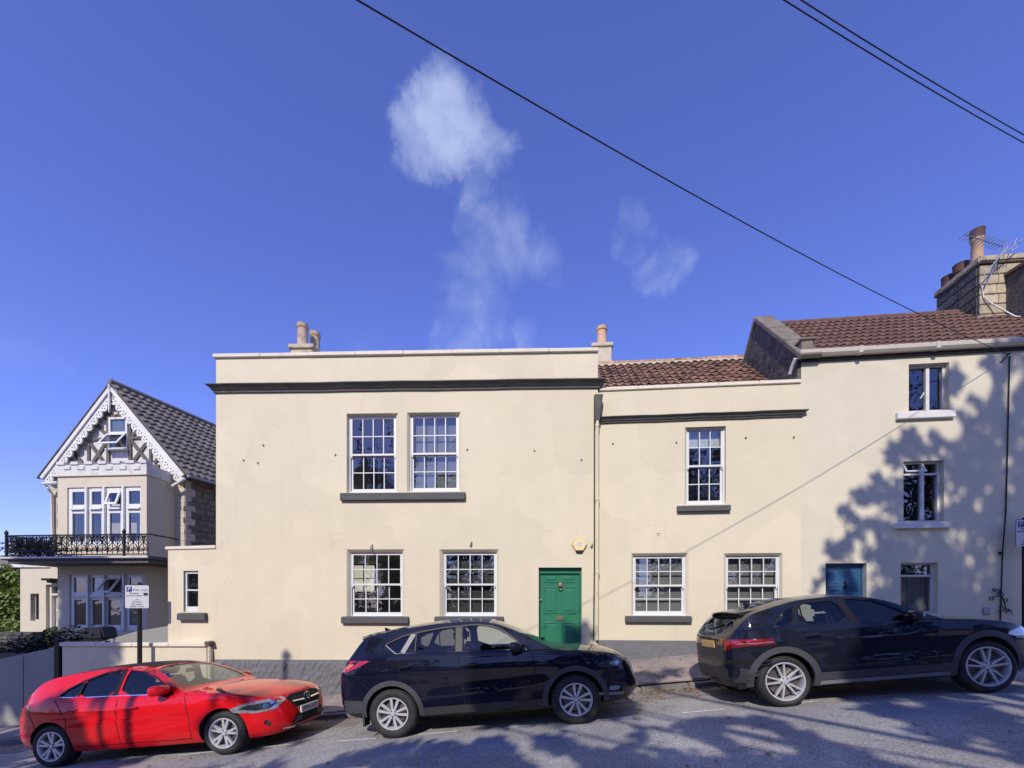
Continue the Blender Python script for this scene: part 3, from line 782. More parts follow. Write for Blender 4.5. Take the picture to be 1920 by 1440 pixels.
# downpipe and hopper at the right end
px = FM.P(1121, 900)[0]
pt = lambda u, v, y: (FM.P(u, v, y)[0], y, FM.P(u, v, y)[1])
pipe(main, [pt(1120, 788, -.07), pt(1120, 1010, -.07), pt(1119, 1200, -.07)], .034, M['cream'], 'downpipe',
     [((FM.P(1120, v, -.07)[0], -.07, FM.P(1120, v, -.07)[1]), .06) for v in (800, 938, 1075)])
mb = MB(); a = FM.P(1114, 741, -.1); b = FM.P(1130, 741, -.1); c = FM.P(1116, 788, -.1); d = FM.P(1125, 788, -.1); e = FM.P(1121, 765, -.1)
mb.hexa([(c[0], -.11, c[1]), (d[0], -.11, d[1]), (d[0], -.03, d[1]), (c[0], -.03, c[1])], [(a[0], -.16, a[1]), (b[0], -.16, b[1]), (b[0], -.02, b[1]), (a[0], -.02, a[1])])
mb.build('rain_hopper', M['cornice'], main, bev=.008)
pipe(main, [pt(1114.5, 745, -.02), pt(1114.5, 1060, -.02), pt(1113, 1200, -.02)], .014, M['iron'], 'cable')  # thin black tube for the dark line left of the downpipe
# wall bolts and the old hooks
for (u, v) in ((457, 863), (484, 868), (494, 835), (629, 853), (876, 843), (1090, 862), (1002, 845)):
    x, z = FM.P(u, v); MB().lathe([(.010, 0), (.019, -.0), (.017, -.025), (0.0, -.028)], (x, .0, z), 8, 'y').build('wall_bolt', M['stone_side'], main)
for (u, v) in ((697, 1025), (883, 1019), (1109, 1021)):
    x, z = FM.P(u, v); MB().tube([(x + .01, 0, z + .05), (x + .01, -.05, z + .04), (x, -.07, z + .0), (x - .02, -.06, z - .02)], [.014, .016, .018, .03], 7).build('wall_hook', M['gutter'], main, smooth=50)
# left chimney on the flat roof
def chim(H, Fr, u0, u1, vtop, y, d, base_z_, mat, cap=.05, caph=.1):
    x0, x1, _, z1 = Fr.rect(u0, vtop, u1, vtop + 20, y)
    st = MB().box(x0, x1, y, y + d, base_z_, z1).build('chimney', mat, H, bev=.015)
    MB().box(x0 - cap, x1 + cap, y - cap, y + d + cap, z1 - caph, z1 - .0 + .02).build('chimney_cap', mat, st, bev=.02)
    return st, x0, x1, z1
st, x0, x1, z1 = chim(main, FM, 545, 586, 647, 4.0, .95, zt - .4, M['stone'], .06, .12)
pot(st, ((x0 + x1) / 2 - .08, 4.22, z1 + .01), .17, FM.P(560, 609, 4.2)[1] - z1, M['clay_pale'])
pot(st, ((x0 + x1) / 2 + .1, 4.7, z1 + .01), .16, FM.P(560, 622, 4.6)[1] - z1, M['clay_pale'])

# ------------------------------------------------------------------ the lower cream house with the pantile roof
FS = Frame(1.921, 9.60, 4.8)
small = FS.empty('pantile_roof_cottage', 'lower cream rendered house with old red pantile roof right of the green door', 'house')
sx0 = FS.P(1121, 900)[0]; sx1 = FS.P(1502, 900)[0]; szt = FS.P(1300, 727)[1]
SW = {'up': ((1286, 801, 1358, 946), (2, 1, 3, 0)), 'a': ((1186, 1042, 1285, 1154), (2, 5, 6, 0)), 'b': ((1359, 1042, 1461, 1154), (2, 5, 6, 0))}
SO = {k: opening(FS, a, g, .09) for k, (a, g) in SW.items()}
mb = MB(); wall_holes(mb, sx0, sx1, -3, szt, [SO[k][0] for k in SO])
for k in SO: reveal(mb, SO[k][0], SO[k][1], .05, 0, .22)
mb.face([(sx0, 5.8, -3), (sx1, 5.8, -3), (sx1, 5.8, szt), (sx0, 5.8, szt)]); mb.face([(sx1, 0, -3), (sx1, 5.8, -3), (sx1, 5.8, szt), (sx1, 0, szt)])
mb.build('wall', M['cream'], small)
for i in range(5):
    a = sx0 + .03 + (sx1 - .04 - sx0) * i / 5; b = sx0 + .03 + (sx1 - .04 - sx0) * (i + 1) / 5 - .003; j = random.uniform(-.004, .004)
    MB().box(a, b, -.035 + j, .24, szt, szt + .085 + j).build('coping_stone', M['coping'], small, bev=.012)
cornice(small, sx0 + .06, sx1 - .02, FS.P(1300, 778)[1], .125, .12, M['cornice'], False, True)
sash_window(small, SO['up'][1], 3, 2, 2, y=.09, blind=.76, bm=M['blind_w'])
sash_window(small, SO['a'][1], 4, 2, 2, y=.09, blind=0.0)
sash_window(small, SO['b'][1], 4, 2, 2, y=.09, blind=0.0)
sill(small, FS, 1271, 1371, 947, 958, M['charcoal'], .09)
sill(small, FS, 1173, 1298, 1156, 1167, M['charcoal'], .09)
sill(small, FS, 1346, 1476, 1156, 1167, M['charcoal'], .09)
zp = FS.P(1220, 1201)[1]
rough_band(small, sx0 + .01, sx1, -2.6, zp, -.02, .006, M['plinth'], 'plinth', 60, 20, 8)
for (u, v) in ((1149, 832), (1268, 830), (1398, 821), (1488, 820)):
    x, z = FS.P(u, v); MB().lathe([(.010, 0), (.019, -.0), (.017, -.025), (0.0, -.028)], (x, .0, z), 8, 'y').build('wall_bolt', M['stone_side'], small)
for (u, v) in ((1232, 1000), (1236, 1000), (1234, 1004)):
    x, z = FS.P(u, v); MB().lathe([(.01, 0), (.014, -.0), (.012, -.01), (0.0, -.012)], (x, .0, z), 8, 'y').build('screw_hole', M['stone_side'], small)
# roof
ry = 3.2; rz = FS.P(1290, 677, ry)[1]; ez = szt - .12; ey0 = .3
sl_v = Vector((0, ry - ey0, rz - ez)); sl_l = sl_v.length; sl_u = sl_v / sl_l
rx0 = sx0 + .06; rx1 = sx1 + .55
roof = MB().hexa([(rx0, ey0, ez), (rx1, ey0, ez), (rx1, ry, rz - .03), (rx0, ry, rz - .03)], [(rx0, ey0, ez + .01), (rx1, ey0, ez + .01), (rx1, ry, rz), (rx0, ry, rz)]).build('roof', M['tile_red'], small)
mb = MB().hexa([(rx0, ry, rz - .03), (rx1, ry, rz - .03), (rx1, ry + 2.9, ez), (rx0, ry + 2.9, ez)], [(rx0, ry, rz), (rx1, ry, rz), (rx1, ry + 2.9, ez + .03), (rx0, ry + 2.9, ez + .03)]).build('rear_roof', M['tile_red'], small)
tm = tile_mesh('pantile', .21, .33, M['tile_red'], .045)
rows = 9; tl = .31; o0 = Vector((rx0 + .05, ey0, ez)) + sl_u * (sl_l - rows * tl)
cols = int((rx1 - .3 - rx0) / .21)
tile_roof(roof, o0, (1, 0, 0), sl_u, cols, rows, .21, tl, tm, jit=.012, lap=.035, name='pantile')
rm_ = MB(); 
for i in range(9):
    a = i * math.pi / 8; 
rt = MB().tube([(0, 0, 0), (.43, 0, 0)], .085, 10).mesh('ridge_tile', M['ridge'], smooth=40)
for i in range(int((rx1 - rx0 - .35) / .44)):
    o = link('ridge_tile', rt, roof); o.location = (rx0 + .35 + i * .44, ry, rz + random.uniform(.0, .015)); o.rotation_euler = (0, random.uniform(-.01, .01), 0)
# mortar bedding under the ridge and lead flashing at the gable
MB().hexa([(rx0 + .3, ry - .16, rz - .14), (rx1 - .2, ry - .16, rz - .14), (rx1 - .2, ry, rz - .03), (rx0 + .3, ry, rz - .03)], [(rx0 + .3, ry - .16, rz - .06), (rx1 - .2, ry - .16, rz - .06), (rx1 - .2, ry, rz + .05), (rx0 + .3, ry, rz + .05)]).build('ridge_mortar', M['stone_pale'], roof)
st, x0, x1, z1 = chim(small, FS, 1112, 1147, 644, 3.3, .7, rz - 1.2, M['stone_pale'], .05, .1)
pot(st, ((x0 + x1) / 2 + .02, 3.6, z1 + .01), .155, FS.P(1128, 615, 3.6)[1] - z1, M['clay'])
MB().box(sx0 + .04, sx0 + .16, .3, 3.3, ez + .2, szt + .35).build('flashing', M['lead'], small)

# ------------------------------------------------------------------ the tall pale house at the right
FR_ = Frame(6.257, 9.235, 6.0)
pale = FR_.empty('pale_terrace_house', 'tall pale rendered terraced house under a brown tiled roof', 'house')
px1 = FR_.P(2080, 900)[0]; pzt = FR_.P(1600, 668)[1]
RW = {'t': (1704, 681, 1780, 769), 'm': (1694, 864, 1770, 978), 'g': (1689, 1055, 1759, 1150), 'd': (1548, 1056, 1625, 1180)}
RH = {k: FR_.rect(*a) for k, a in RW.items()}
x0, x1, z0, z1 = RH['d']; RH['d'] = (x0, x1, base_z(8) - .02, z1)
mb = MB(); wall_holes(mb, 0, px1, -3, pzt, list(RH.values()))
for k in RH: reveal(mb, RH[k], RH[k], .03, 0, .22)
mb.build('wall', M['pale'], pale)
# dark gable wall on the left with a thick stone coping
ry2 = 1.95; ap = FR_.P(1430, 600, ry2)[1] - .02; gz = pzt + .05
def gxz(y0, z): return (0, y0, z)
gp = [(.02, pzt - 1.6), (3.8, pzt - 1.6), (3.8, gz), (ry2, ap), (.02, gz)]
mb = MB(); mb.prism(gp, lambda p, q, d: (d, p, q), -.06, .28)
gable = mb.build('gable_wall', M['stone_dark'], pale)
random.seed(21)
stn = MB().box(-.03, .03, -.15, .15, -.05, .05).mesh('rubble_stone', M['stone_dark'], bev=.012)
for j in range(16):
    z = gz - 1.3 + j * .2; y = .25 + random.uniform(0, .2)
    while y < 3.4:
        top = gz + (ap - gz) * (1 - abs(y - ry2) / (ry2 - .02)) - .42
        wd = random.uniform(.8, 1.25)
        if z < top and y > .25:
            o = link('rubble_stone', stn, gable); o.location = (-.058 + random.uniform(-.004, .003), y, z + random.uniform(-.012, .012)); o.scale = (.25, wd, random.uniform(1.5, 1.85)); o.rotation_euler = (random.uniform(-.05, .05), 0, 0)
        y += .31 * wd + .03
sd = Vector((0, ry2, ap - gz)); sdu = sd.normalized(); nrm_ = Vector((0, -sdu.z, sdu.y))
mb = MB()
for (a, b) in (((-.10, -.12, gz - .14), (-.10, ry2, ap - .02)),):
    pass
A0 = Vector((0, -.14, gz - .13)); A1 = Vector((0, ry2 + .02, ap))
for i in range(3):
    p = A0.lerp(A1, i / 3 + .004); q = A0.lerp(A1, (i + 1) / 3 - .004); t = nrm_ * .11
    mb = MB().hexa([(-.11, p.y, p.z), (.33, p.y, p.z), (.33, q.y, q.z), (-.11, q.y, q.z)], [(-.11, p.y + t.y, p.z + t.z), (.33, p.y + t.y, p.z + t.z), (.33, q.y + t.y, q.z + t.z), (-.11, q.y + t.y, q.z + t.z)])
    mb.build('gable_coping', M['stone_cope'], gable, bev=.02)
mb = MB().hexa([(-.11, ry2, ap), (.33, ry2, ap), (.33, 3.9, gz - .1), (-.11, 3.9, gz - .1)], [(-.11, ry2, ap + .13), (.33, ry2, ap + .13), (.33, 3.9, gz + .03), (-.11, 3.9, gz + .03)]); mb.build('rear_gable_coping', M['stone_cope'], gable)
kx0, kx1, kz0, kz1 = FR_.rect(1498, 642, 1514, 676, .02)
MB().box(-.02, .22, -.06, .3, kz0, kz1).build('kneeler_stone', M['stone_cope'], gable, bev=.02)
MB().box(-.05, .27, -.09, .33, kz1, kz1 + .055).build('kneeler_cap', M['stone_cope'], gable, bev=.015)
# roof
ez2 = pzt + .06
sl2 = Vector((0, ry2 + .12, ap - .13 - ez2)); l2 = sl2.length; u2 = sl2 / l2
roof2 = MB().hexa([(.25, -.12, ez2 - .03), (px1, -.12, ez2 - .03), (px1, ry2, ap - .16), (.25, ry2, ap - .16)], [(.25, -.12, ez2), (px1, -.12, ez2), (px1, ry2, ap - .13), (.25, ry2, ap - .13)]).build('roof', M['tile_brown'], pale)
MB().hexa([(.25, ry2, ap - .16), (px1, ry2, ap - .16), (px1, 3.9, ez2), (.25, 3.9, ez2)], [(.25, ry2, ap - .13), (px1, ry2, ap - .13), (px1, 3.9, ez2 + .03), (.25, 3.9, ez2 + .03)]).build('rear_roof', M['tile_brown'], pale)
rows2 = 9; tl2 = l2 / rows2; tw2 = .17; cols2 = 32
tm2 = tile_mesh('roof_tile', tw2, tl2 + .03, M['tile_brown'], .038, .02, 'roll')
tile_roof(roof2, (.30, -.14, ez2), (1, 0, 0), u2, cols2, rows2, tw2, tl2, tm2, jit=.004, lap=.03, name='roof_tile')
rt2 = MB().tube([(0, 0, 0), (.44, 0, 0)], .075, 10).mesh('ridge_tile', M['tile_brown'], smooth=40)
for i in range(11):
    o = link('ridge_tile', rt2, roof2); o.location = (.3 + i * .45, ry2, ap - .12)
# gutter
mb = MB(); gy = -.19; gzz = pzt + .0
mb.prism([(-.13, 0), (-.13, .075), (-.145, .085), (-.155, .07), (-.15, .0), (-.11, -.045), (-.03, -.05), (0, -.04), (0, .0)], lambda p, q, d: (d, p - .02, gzz + q + .03), -.1, px1)
mb.build('gutter', M['gutter'], pale, smooth=30)
MB().box(-.0, px1, -.06, -.0, pzt - .075, pzt - .02).build('fascia', M['dark'], pale)
for u in (1615, 1760):
    x, z = FR_.P(u, 666, -.17); MB().box(x - .04, x + .04, -.19, -.0, gzz - .03, gzz + .12).build('gutter_bracket', M['gutter'], pale, bev=.01)
pipe(pale, [(-.16, -.08, gzz - .02), (-.17, .02, gzz - .12), (-.17, .12, gzz - .25)], .035, M['white_old'], 'overflow_pipe')
# windows of the pale house
def casement(H, r, mull, trans=None, y=.10, mat=None, fw=.05, left_open=False, curtain=None):
    mat = mat or M['white_old']; x0, x1, z0, z1 = r
    mb = MB(); mb.box(x0, x0 + fw * .4, y, y + .07, z0, z1).box(x1 - fw, x1, y, y + .07, z0, z1).box(x0 + fw * .4, x1 - fw, y + .001, y + .07, z1 - fw * .7, z1).box(x0 + fw * .4, x1 - fw, y + .001, y + .07, z0, z0 + fw * .8)
    xm = x0 + (x1 - x0) * mull if mull else None
    if mull: mb.box(xm - .035, xm + .035, y - .012, y + .06, z0 + fw * .8, z1 - fw * .7)
    zt_ = z0 + (z1 - z0) * trans if trans else None
    if trans: mb.box(x0 + fw * .4, x1 - fw, y - .008, y + .06, zt_ - .022, zt_ + .022)
    w = mb.build('window', mat, H, bev=.006)
    xs = [x0 + fw * .4] + ([xm] if mull else []) + [x1 - fw]; zs = [z0 + fw * .8] + ([zt_] if trans else []) + [z1 - fw * .7]
    for i in range(len(xs) - 1):
        for j in range(len(zs) - 1):
            pane(w, xs[i] + .02, xs[i + 1] - .02, zs[j] + .01, zs[j + 1] - .01, y + .04, M['glass'])
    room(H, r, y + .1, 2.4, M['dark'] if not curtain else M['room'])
    if curtain:
        m2 = MB(); k = 26; zc_ = zt_ if trans else z1
        for i in range(k):
            a = x0 + (x1 - x0) * i / k; b = x0 + (x1 - x0) * (i + 1) / k
            m2.face([(a, y + .16 + .02 * math.sin(i * 1.9), z0), (b, y + .16 + .02 * math.sin((i + 1) * 1.9), z0), (b, y + .16 + .02 * math.sin((i + 1) * 1.9), zc_), (a, y + .16 + .02 * math.sin(i * 1.9), zc_)])
        m2.build('net_curtain', M['net'], w, smooth=60)
    return w
wt = casement(pale, RH['t'], .56)
x0, x1, z0, z1 = RH['t']; xm = x0 + (x1 - x0) * .5
MB().tube([(xm - .12, .06, z0 + .28), (xm - .07, .05, z0 + .36), (xm - .05, .07, z0 + .40)], .012, 6).build('window_stay', M['white_old'], wt)
wm_ = casement(pale, RH['m'], .56, .80)
x0, x1, z0, z1 = RH['m']; xm = x0 + (x1 - x0) * .53; zq = z0 + (z1 - z0) * .80
mb = MB()   # the tilted top light
for (a, b, c, d) in ((x0 + .02, x0 + .05, 0, 1), (xm - .03, xm, 0, 1), (x0 + .05, xm - .03, 0, .14), (x0 + .05, xm - .03, .86, 1)):
    H_ = z1 - .03 - zq; f_ = lambda t: (-.13 * (1 - t) + .07, zq + .02 + H_ * t)
    p, q = f_(c), f_(d); mb.hexa([(a, p[0], p[1]), (b, p[0], p[1]), (b, p[0] + .03, p[1]), (a, p[0] + .03, p[1])], [(a, q[0], q[1]), (b, q[0], q[1]), (b, q[0] + .03, q[1]), (a, q[0] + .03, q[1])])
mb.build('open_light', M['white_old'], wm_)
casement(pale, RH['g'], None, .745, curtain=True)
for (a, b, c, d) in ((1684, 1793, 770, 783), (1681, 1784, 979, 990)): sill(pale, FR_, a, b, c, d, M['white_old'], .08)
x0, x1, z0, z1 = RH['d']; fd = .11
bd = MB().box(x0 + .05, x1 - .03, fd + .03, fd + .07, z0, z1 - .03).build('door', M['blue'], pale)
mb = MB().box(x0, x0 + .05, fd, fd + .1, z0, z1).box(x1 - .03, x1, fd, fd + .1, z0, z1).box(x0 + .05, x1 - .03, fd + .001, fd + .1, z1 - .03, z1).build('door_frame', M['blue'], pale)
hw = (x1 - x0 - .08) / 2
for i in range(2):
    for (za, zb) in ((.08, .45), (.55, 1.1), (1.2, 1.75)):
        raised(bd, x0 + .05 + .07 + i * hw * .96, x0 + .05 + i * hw * .96 + hw - .05, z1 - .03 - zb, z1 - .03 - za, fd + .03, M['blue'])
kx, kz = FR_.P(1585, 1096, fd); mb = MB().box(kx - .01, kx + .01, fd - .02, fd + .03, kz - .09, kz + .06)
mb.tube([(kx + .03 * math.cos(a), fd - .01, kz - .04 + .04 * math.sin(a)) for a in [i * math.pi / 5 for i in range(10)]], .009, 6, closed=True); mb.build('door_knocker', M['iron'], bd)
# cable, bracket and wrought iron scroll
P3 = lambda Fr, u, v, y: (Fr.P(u, v, y)[0], y, Fr.P(u, v, y)[1])
pipe(pale, [P3(FR_, 1893, 668, -.02), P3(FR_, 1890, 800, -.025), P3(FR_, 1886, 960, -.02), P3(FR_, 1880, 1033, -.03), P3(FR_, 1876, 1150, -.02), P3(FR_, 1874, 1220, -.02)], .012, M['iron'], 'wall_cable')
x, z = FR_.P(1877, 1037, -.03); MB().box(x - .03, x + .03, -.06, 0, z - .03, z + .03).build('junction_box', M['iron'], pale, bev=.01)
mb = MB(); x, z = FR_.P(1890, 664, -.05); mb.tube([(x - .1, 0, z - .15), (x, -.1, z), (x + .02, 0, z + .02)], .012, 6); mb.build('cable_bracket', M['iron'], pale)
mb = MB()
def spiral(mb, cx, cz, r0, r1, a0, a1, y, tr=.009, n=16):
    mb.tube([(cx + (r0 + (r1 - r0) * i / n) * math.cos(a0 + (a1 - a0) * i / n), y, cz + (r0 + (r1 - r0) * i / n) * math.sin(a0 + (a1 - a0) * i / n)) for i in range(n + 1)], tr, 5)
for (u, v, s) in ((1866, 1106, .05), (1878, 1114, .07), (1886, 1124, .06), (1877, 1140, .08), (1886, 1144, .07), (1892, 1146, .05), (1860, 1122, .05)):
    x, z = FR_.P(u, v, -.05); spiral(mb, x, z, s, .01, random.uniform(0, 6), random.uniform(8, 12), -.05)
a = P3(FR_, 1872, 1104, -.05); b = P3(FR_, 1888, 1150, -.05); mb.tube([a, ((a[0] + b[0]) / 2 + .03, -.05, (a[2] + b[2]) / 2), b], .010, 5)
a = P3(FR_, 1858, 1120, -.05); b = P3(FR_, 1873, 1118, -.05); mb.tube([a, b], .009, 5)
mb.build('iron_scroll', M['iron'], pale, smooth=60)
x, z = FR_.P(1850, 1146, -.02); MB().box(x - .06, x + .06, -.04, 0, z - .07, z + .07).build('meter_box', M['metal_grey'], pale, bev=.01)
# chimney stack
cx0 = 4.74; cy0, cy1 = 1.45, 2.55; cz1 = E + 8.22; cz0 = ap - .9
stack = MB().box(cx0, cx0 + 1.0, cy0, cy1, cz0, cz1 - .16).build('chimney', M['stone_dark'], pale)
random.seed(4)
for j in range(7):          # squared stone courses on the front face
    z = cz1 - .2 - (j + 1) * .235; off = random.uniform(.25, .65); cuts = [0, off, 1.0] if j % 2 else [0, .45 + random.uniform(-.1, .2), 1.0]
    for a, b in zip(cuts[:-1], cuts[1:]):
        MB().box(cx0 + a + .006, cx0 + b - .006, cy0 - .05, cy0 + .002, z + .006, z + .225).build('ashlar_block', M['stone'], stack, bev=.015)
    for a, b in ((0, .5), (.5, 1.1)):  # left face blocks in the darker stone
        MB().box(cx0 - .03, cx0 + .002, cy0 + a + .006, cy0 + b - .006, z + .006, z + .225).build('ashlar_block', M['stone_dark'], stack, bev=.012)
MB().box(cx0 - .06, cx0 + 1.06, cy0 - .10, cy1 + .06, cz1 - .16, cz1).build('chimney_cap', M['stone'], stack, bev=.03, seg=2)
px_, pz_ = FR_.P(1841, 482, 1.75)
def cowl_pot(parent, c, r, h, mat):
    p = pot(parent, c, r, h, mat)
    MB().lathe([(r * 1.12, h - .06), (r * 1.13, h + .02), (r * 1.15, h + .13), (r * 1.22, h + .15), (r * 1.05, h + .15), (r * 1.0, h - .05)], c, 18).build('pot_cowl', M['soot'], p, smooth=40)
cowl_pot(stack, (cx0 + .22, 1.72, cz1), .12, .72, M['clay'])
cowl_pot(stack, (cx0 + .2, 2.12, cz1), .135, .2, M['soot'])
cowl_pot(stack, (cx0 + .18, 2.42, cz1), .135, .12, M['soot'])
MB().hexa([(cx0 - .06, cy0 - .16, ap - .86), (cx0 + 1, cy0 - .16, ap - .86), (cx0 + 1, cy0 - .04, ap - .7), (cx0 - .06, cy0 - .04, ap - .7)], [(cx0 - .06, cy0 - .16, ap - .78), (cx0 + 1, cy0 - .16, ap - .78), (cx0 + 1, cy0 - .04, ap - .55), (cx0 - .06, cy0 - .04, ap - .55)]).build('chimney_flashing', M['lead'], stack)
pipe(stack, [(cx0 + .0, cy0 - .06, cz1 - .65), (cx0 + .06, cy0 - .08, cz1 - 1.0), (cx0 + .2, cy0 - .12, ap - .35), (cx0 + .5, cy0 - .3, ap - .78), (cx0 + .8, cy0 - .6, ap - 1.05)], .016, M['white_old'], 'aerial_lead')
# aerial
aer = FR_.empty('television_aerial', 'thin metal television aerial lashed to the stone chimney stack', 'aerial')
mb = MB(); a0 = Vector((cx0 + .05, cy0 - .12, cz1 - .75)); a1 = Vector((cx0 + .28, cy0 - .3, cz1 + .02)); mb.tube([a0, a1], .016, 6); mb.build('mast', M['metal_grey'], aer)
mb = MB(); b0 = Vector((cx0 + .26, cy0 - .3, cz1 + .0)); b1 = Vector((cx0 - .72, cy0 - .5, cz1 + .20)); mb.tube([b0, b1], .010, 5); bm_ = mb.build('boom', M['metal_grey'], aer)
mb = MB()
for i in range(12):
    p = b1.lerp(b0, i / 12); mb.tube([p + Vector((.05, -.09, .03)), p + Vector((-.05, .09, -.03))], .008, 5)
mb.build('director', M['metal_grey'], aer)
mb = MB(); r0 = b0
for k in range(4): mb.tube([r0 + Vector((.05 + .06 * k, .0, -.16 + .02 * k)), r0 + Vector((.12 + .10 * k, .05, .28 - .04 * k))], .008, 5)
mb.tube([r0 + Vector((-.1, 0, -.25)), r0 + Vector((.55, 0, .25))], .012, 5); mb.tube([r0 + Vector((-.4, 0, -.62)), r0 + Vector((.1, 0, .0))], .012, 5)
mb.build('reflector', M['metal_grey'], aer)
# neighbour's roof edge behind the stack
nb = FR_.empty('neighbouring_roof', 'slice of dark neighbouring roof and parapet right of the tall chimney', 'house')
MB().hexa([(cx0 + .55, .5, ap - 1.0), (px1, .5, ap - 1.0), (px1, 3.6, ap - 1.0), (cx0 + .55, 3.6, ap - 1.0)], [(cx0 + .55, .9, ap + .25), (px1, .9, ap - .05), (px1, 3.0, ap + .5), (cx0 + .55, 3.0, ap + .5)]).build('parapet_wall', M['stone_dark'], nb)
MB().hexa([(cx0 + .5, .85, ap + .26), (px1, .85, ap - .04), (px1, 3.0, ap + .51), (cx0 + .5, 3.0, ap + .51)], [(cx0 + .5, .85, ap + .33), (px1, .85, ap + .03), (px1, 3.0, ap + .58), (cx0 + .5, 3.0, ap + .58)]).build('roof', M['tile_brown'], nb)
# alarm box
ax, az = FM.P(1086, 1021)
al = thing('alarm_box', 'yellow hexagonal alarm box on the cream wall above the green door', 'alarm box', FM.W(ax, 0, az), -FM.t)
hexp = [(.165 * math.cos(R(60 * i)), .165 * math.sin(R(60 * i)) * .98) for i in range(6)]
MB().xz(hexp, -.055, 0).build('case', M['yellow'], al, bev=.008)
MB().xz([(p * 1.04, q * 1.04) for p, q in hexp], -.02, -.001).build('back_plate', M['cornice'], al)
MB().xz([(-.085, -.142), (.085, -.142), (.062, -.185), (-.062, -.185)], -.05, -.0).build('strobe', M['black'], al, bev=.006)
MB().box(-.062, .062, -.0575, -.054, -.04, .045).build('maker_label', M['signwhite'], al)
# ------------------------------------------------------------------ the half-timbered gable house at the left
FG = Frame((210 - U0) / F * 14.5, 14.5, 4.0)
gab = FG.empty('gabled_villa', 'half-timbered gable villa with crenellated white bay at the far left', 'house')
M['infill'] = pmat('white_infill', (.62, .60, .56), var=.1, rough=.85, col2=(.45, .42, .38), c2scale=3)
M['bay_cream'] = pmat('bay_cream_paint', (.60, .53, .40), var=.06, rough=.85, bump=.1)
gp3 = lambda u, v, y: Vector((FG.P(u, v, y)[0], y, FG.P(u, v, y)[1]))
wl0 = FG.P(96, 950)[0]; wl1 = FG.P(346, 950)[0]; wz = FG.P(210, 900)[1]; apx, apz = FG.P(210, 741)
terr = E - 1.18
# depth direction of the flank (not quite square to the front)
dvw = Vector((math.sin(R(15)), math.cos(R(15)), 0)); dvl = Vector((dvw.x * FG.c - dvw.y * FG.s, dvw.x * FG.s + dvw.y * FG.c, 0))
mb = MB()
mb.face([(wl0, 0, -2), (wl1, 0, -2), (wl1, 0, wz), (wl0, 0, wz)])
b0 = Vector((wl0, 0, 0)); b1 = Vector((wl1, 0, 0)); LD = 7.5
mb.build('front_wall', M['bay_cream'], gab)
mb = MB()
a, b = b1, b1 + dvl * LD
mb.face([(a.x, a.y, -2), (b.x, b.y, -2), (b.x, b.y, wz + .1), (a.x, a.y, wz + .1)])
a, b = b0, b0 + dvl * LD; mb.face([(a.x, a.y, -2), (b.x, b.y, -2), (b.x, b.y, wz), (a.x, a.y, wz)])
flank = mb.build('flank_wall', M['stone_side'], gab)
random.seed(3)
fs = MB().box(-.02, .02, -.2, .2, -.09, .09).mesh('rubble_stone', M['stone_side'], bev=.02)
for j in range(30):
    z = FG.P(350, 1015)[1] - .3 + j * .2; s = random.uniform(.1, .4)
    while s < 2.6 and z < wz:
        p = b1 + dvl * s; o = link('rubble_stone', fs, flank); wd = random.uniform(.7, 1.2)
        o.location = (p.x + .004 + random.uniform(0, .01), p.y, z); o.rotation_euler = (0, 0, math.atan2(dvl.y, dvl.x) - math.pi / 2); o.scale = (1, wd, 1)
        s += .42 * wd + .02
# quoins on the right corner
qm = MB().box(-.5, .5, -.5, .5, -.5, .5).mesh('quoin', M['stone_pale'], bev=.03)
zq = terr + .2; k = 0
while zq < wz - .15:
    w = .62 if k % 2 else .38
    o = link('quoin', qm, gab); o.location = (wl1 - w / 2 + .012, -.0, zq + .13); o.scale = (w, .04, .245); 
    o = link('quoin', qm, gab); s = .2 if k % 2 else .34; pq = b1 + dvl * (s / 2); o.location = (pq.x + .012, pq.y, zq + .13); o.scale = (.04, s, .245); o.rotation_euler = (0, 0, math.atan2(dvl.y, dvl.x) - math.pi / 2)
    if k % 2: 
        o = link('quoin', qm, gab); o.location = (wl1 - .62 - .2, -.0, zq + .13); o.scale = (.36, .025, .245)
    o = link('quoin', qm, gab); w = .4 if k % 2 else .25; o.location = (wl0 + w / 2 - .01, -.0, zq + .13); o.scale = (w, .04, .245)
    zq += .255; k += 1
# gable: infill, timbers, window, bargeboards, roof
BF = -.20
A = gp3(208, 725, BF); BL = gp3(78, 896, BF); BR = gp3(346, 891, BF)
gwall = MB().face
mb = MB(); mb.face([(wl0, .0, wz), (wl1, .0, wz), (apx, .0, apz + .15)]); gableface = mb.build('gable_infill', M['infill'], gab)
def beam(p, q, w, d=.05, mat=None, name='timber', y=0.0, parent=None):
    a = Vector((FG.P(*p)[0], 0, FG.P(*p)[1])); b = Vector((FG.P(*q)[0], 0, FG.P(*q)[1])); t = (b - a).normalized(); n_ = Vector((-t.z, 0, t.x)) * w / 2
    mb = MB().hexa([(a - n_) + Vector((0, y, 0)), (b - n_) + Vector((0, y, 0)), (b + n_) + Vector((0, y, 0)), (a + n_) + Vector((0, y, 0))],
                   [(a - n_) + Vector((0, y - d, 0)), (b - n_) + Vector((0, y - d, 0)), (b + n_) + Vector((0, y - d, 0)), (a + n_) + Vector((0, y - d, 0))])
    return mb.build(name, mat or M['timber'], parent or gab)
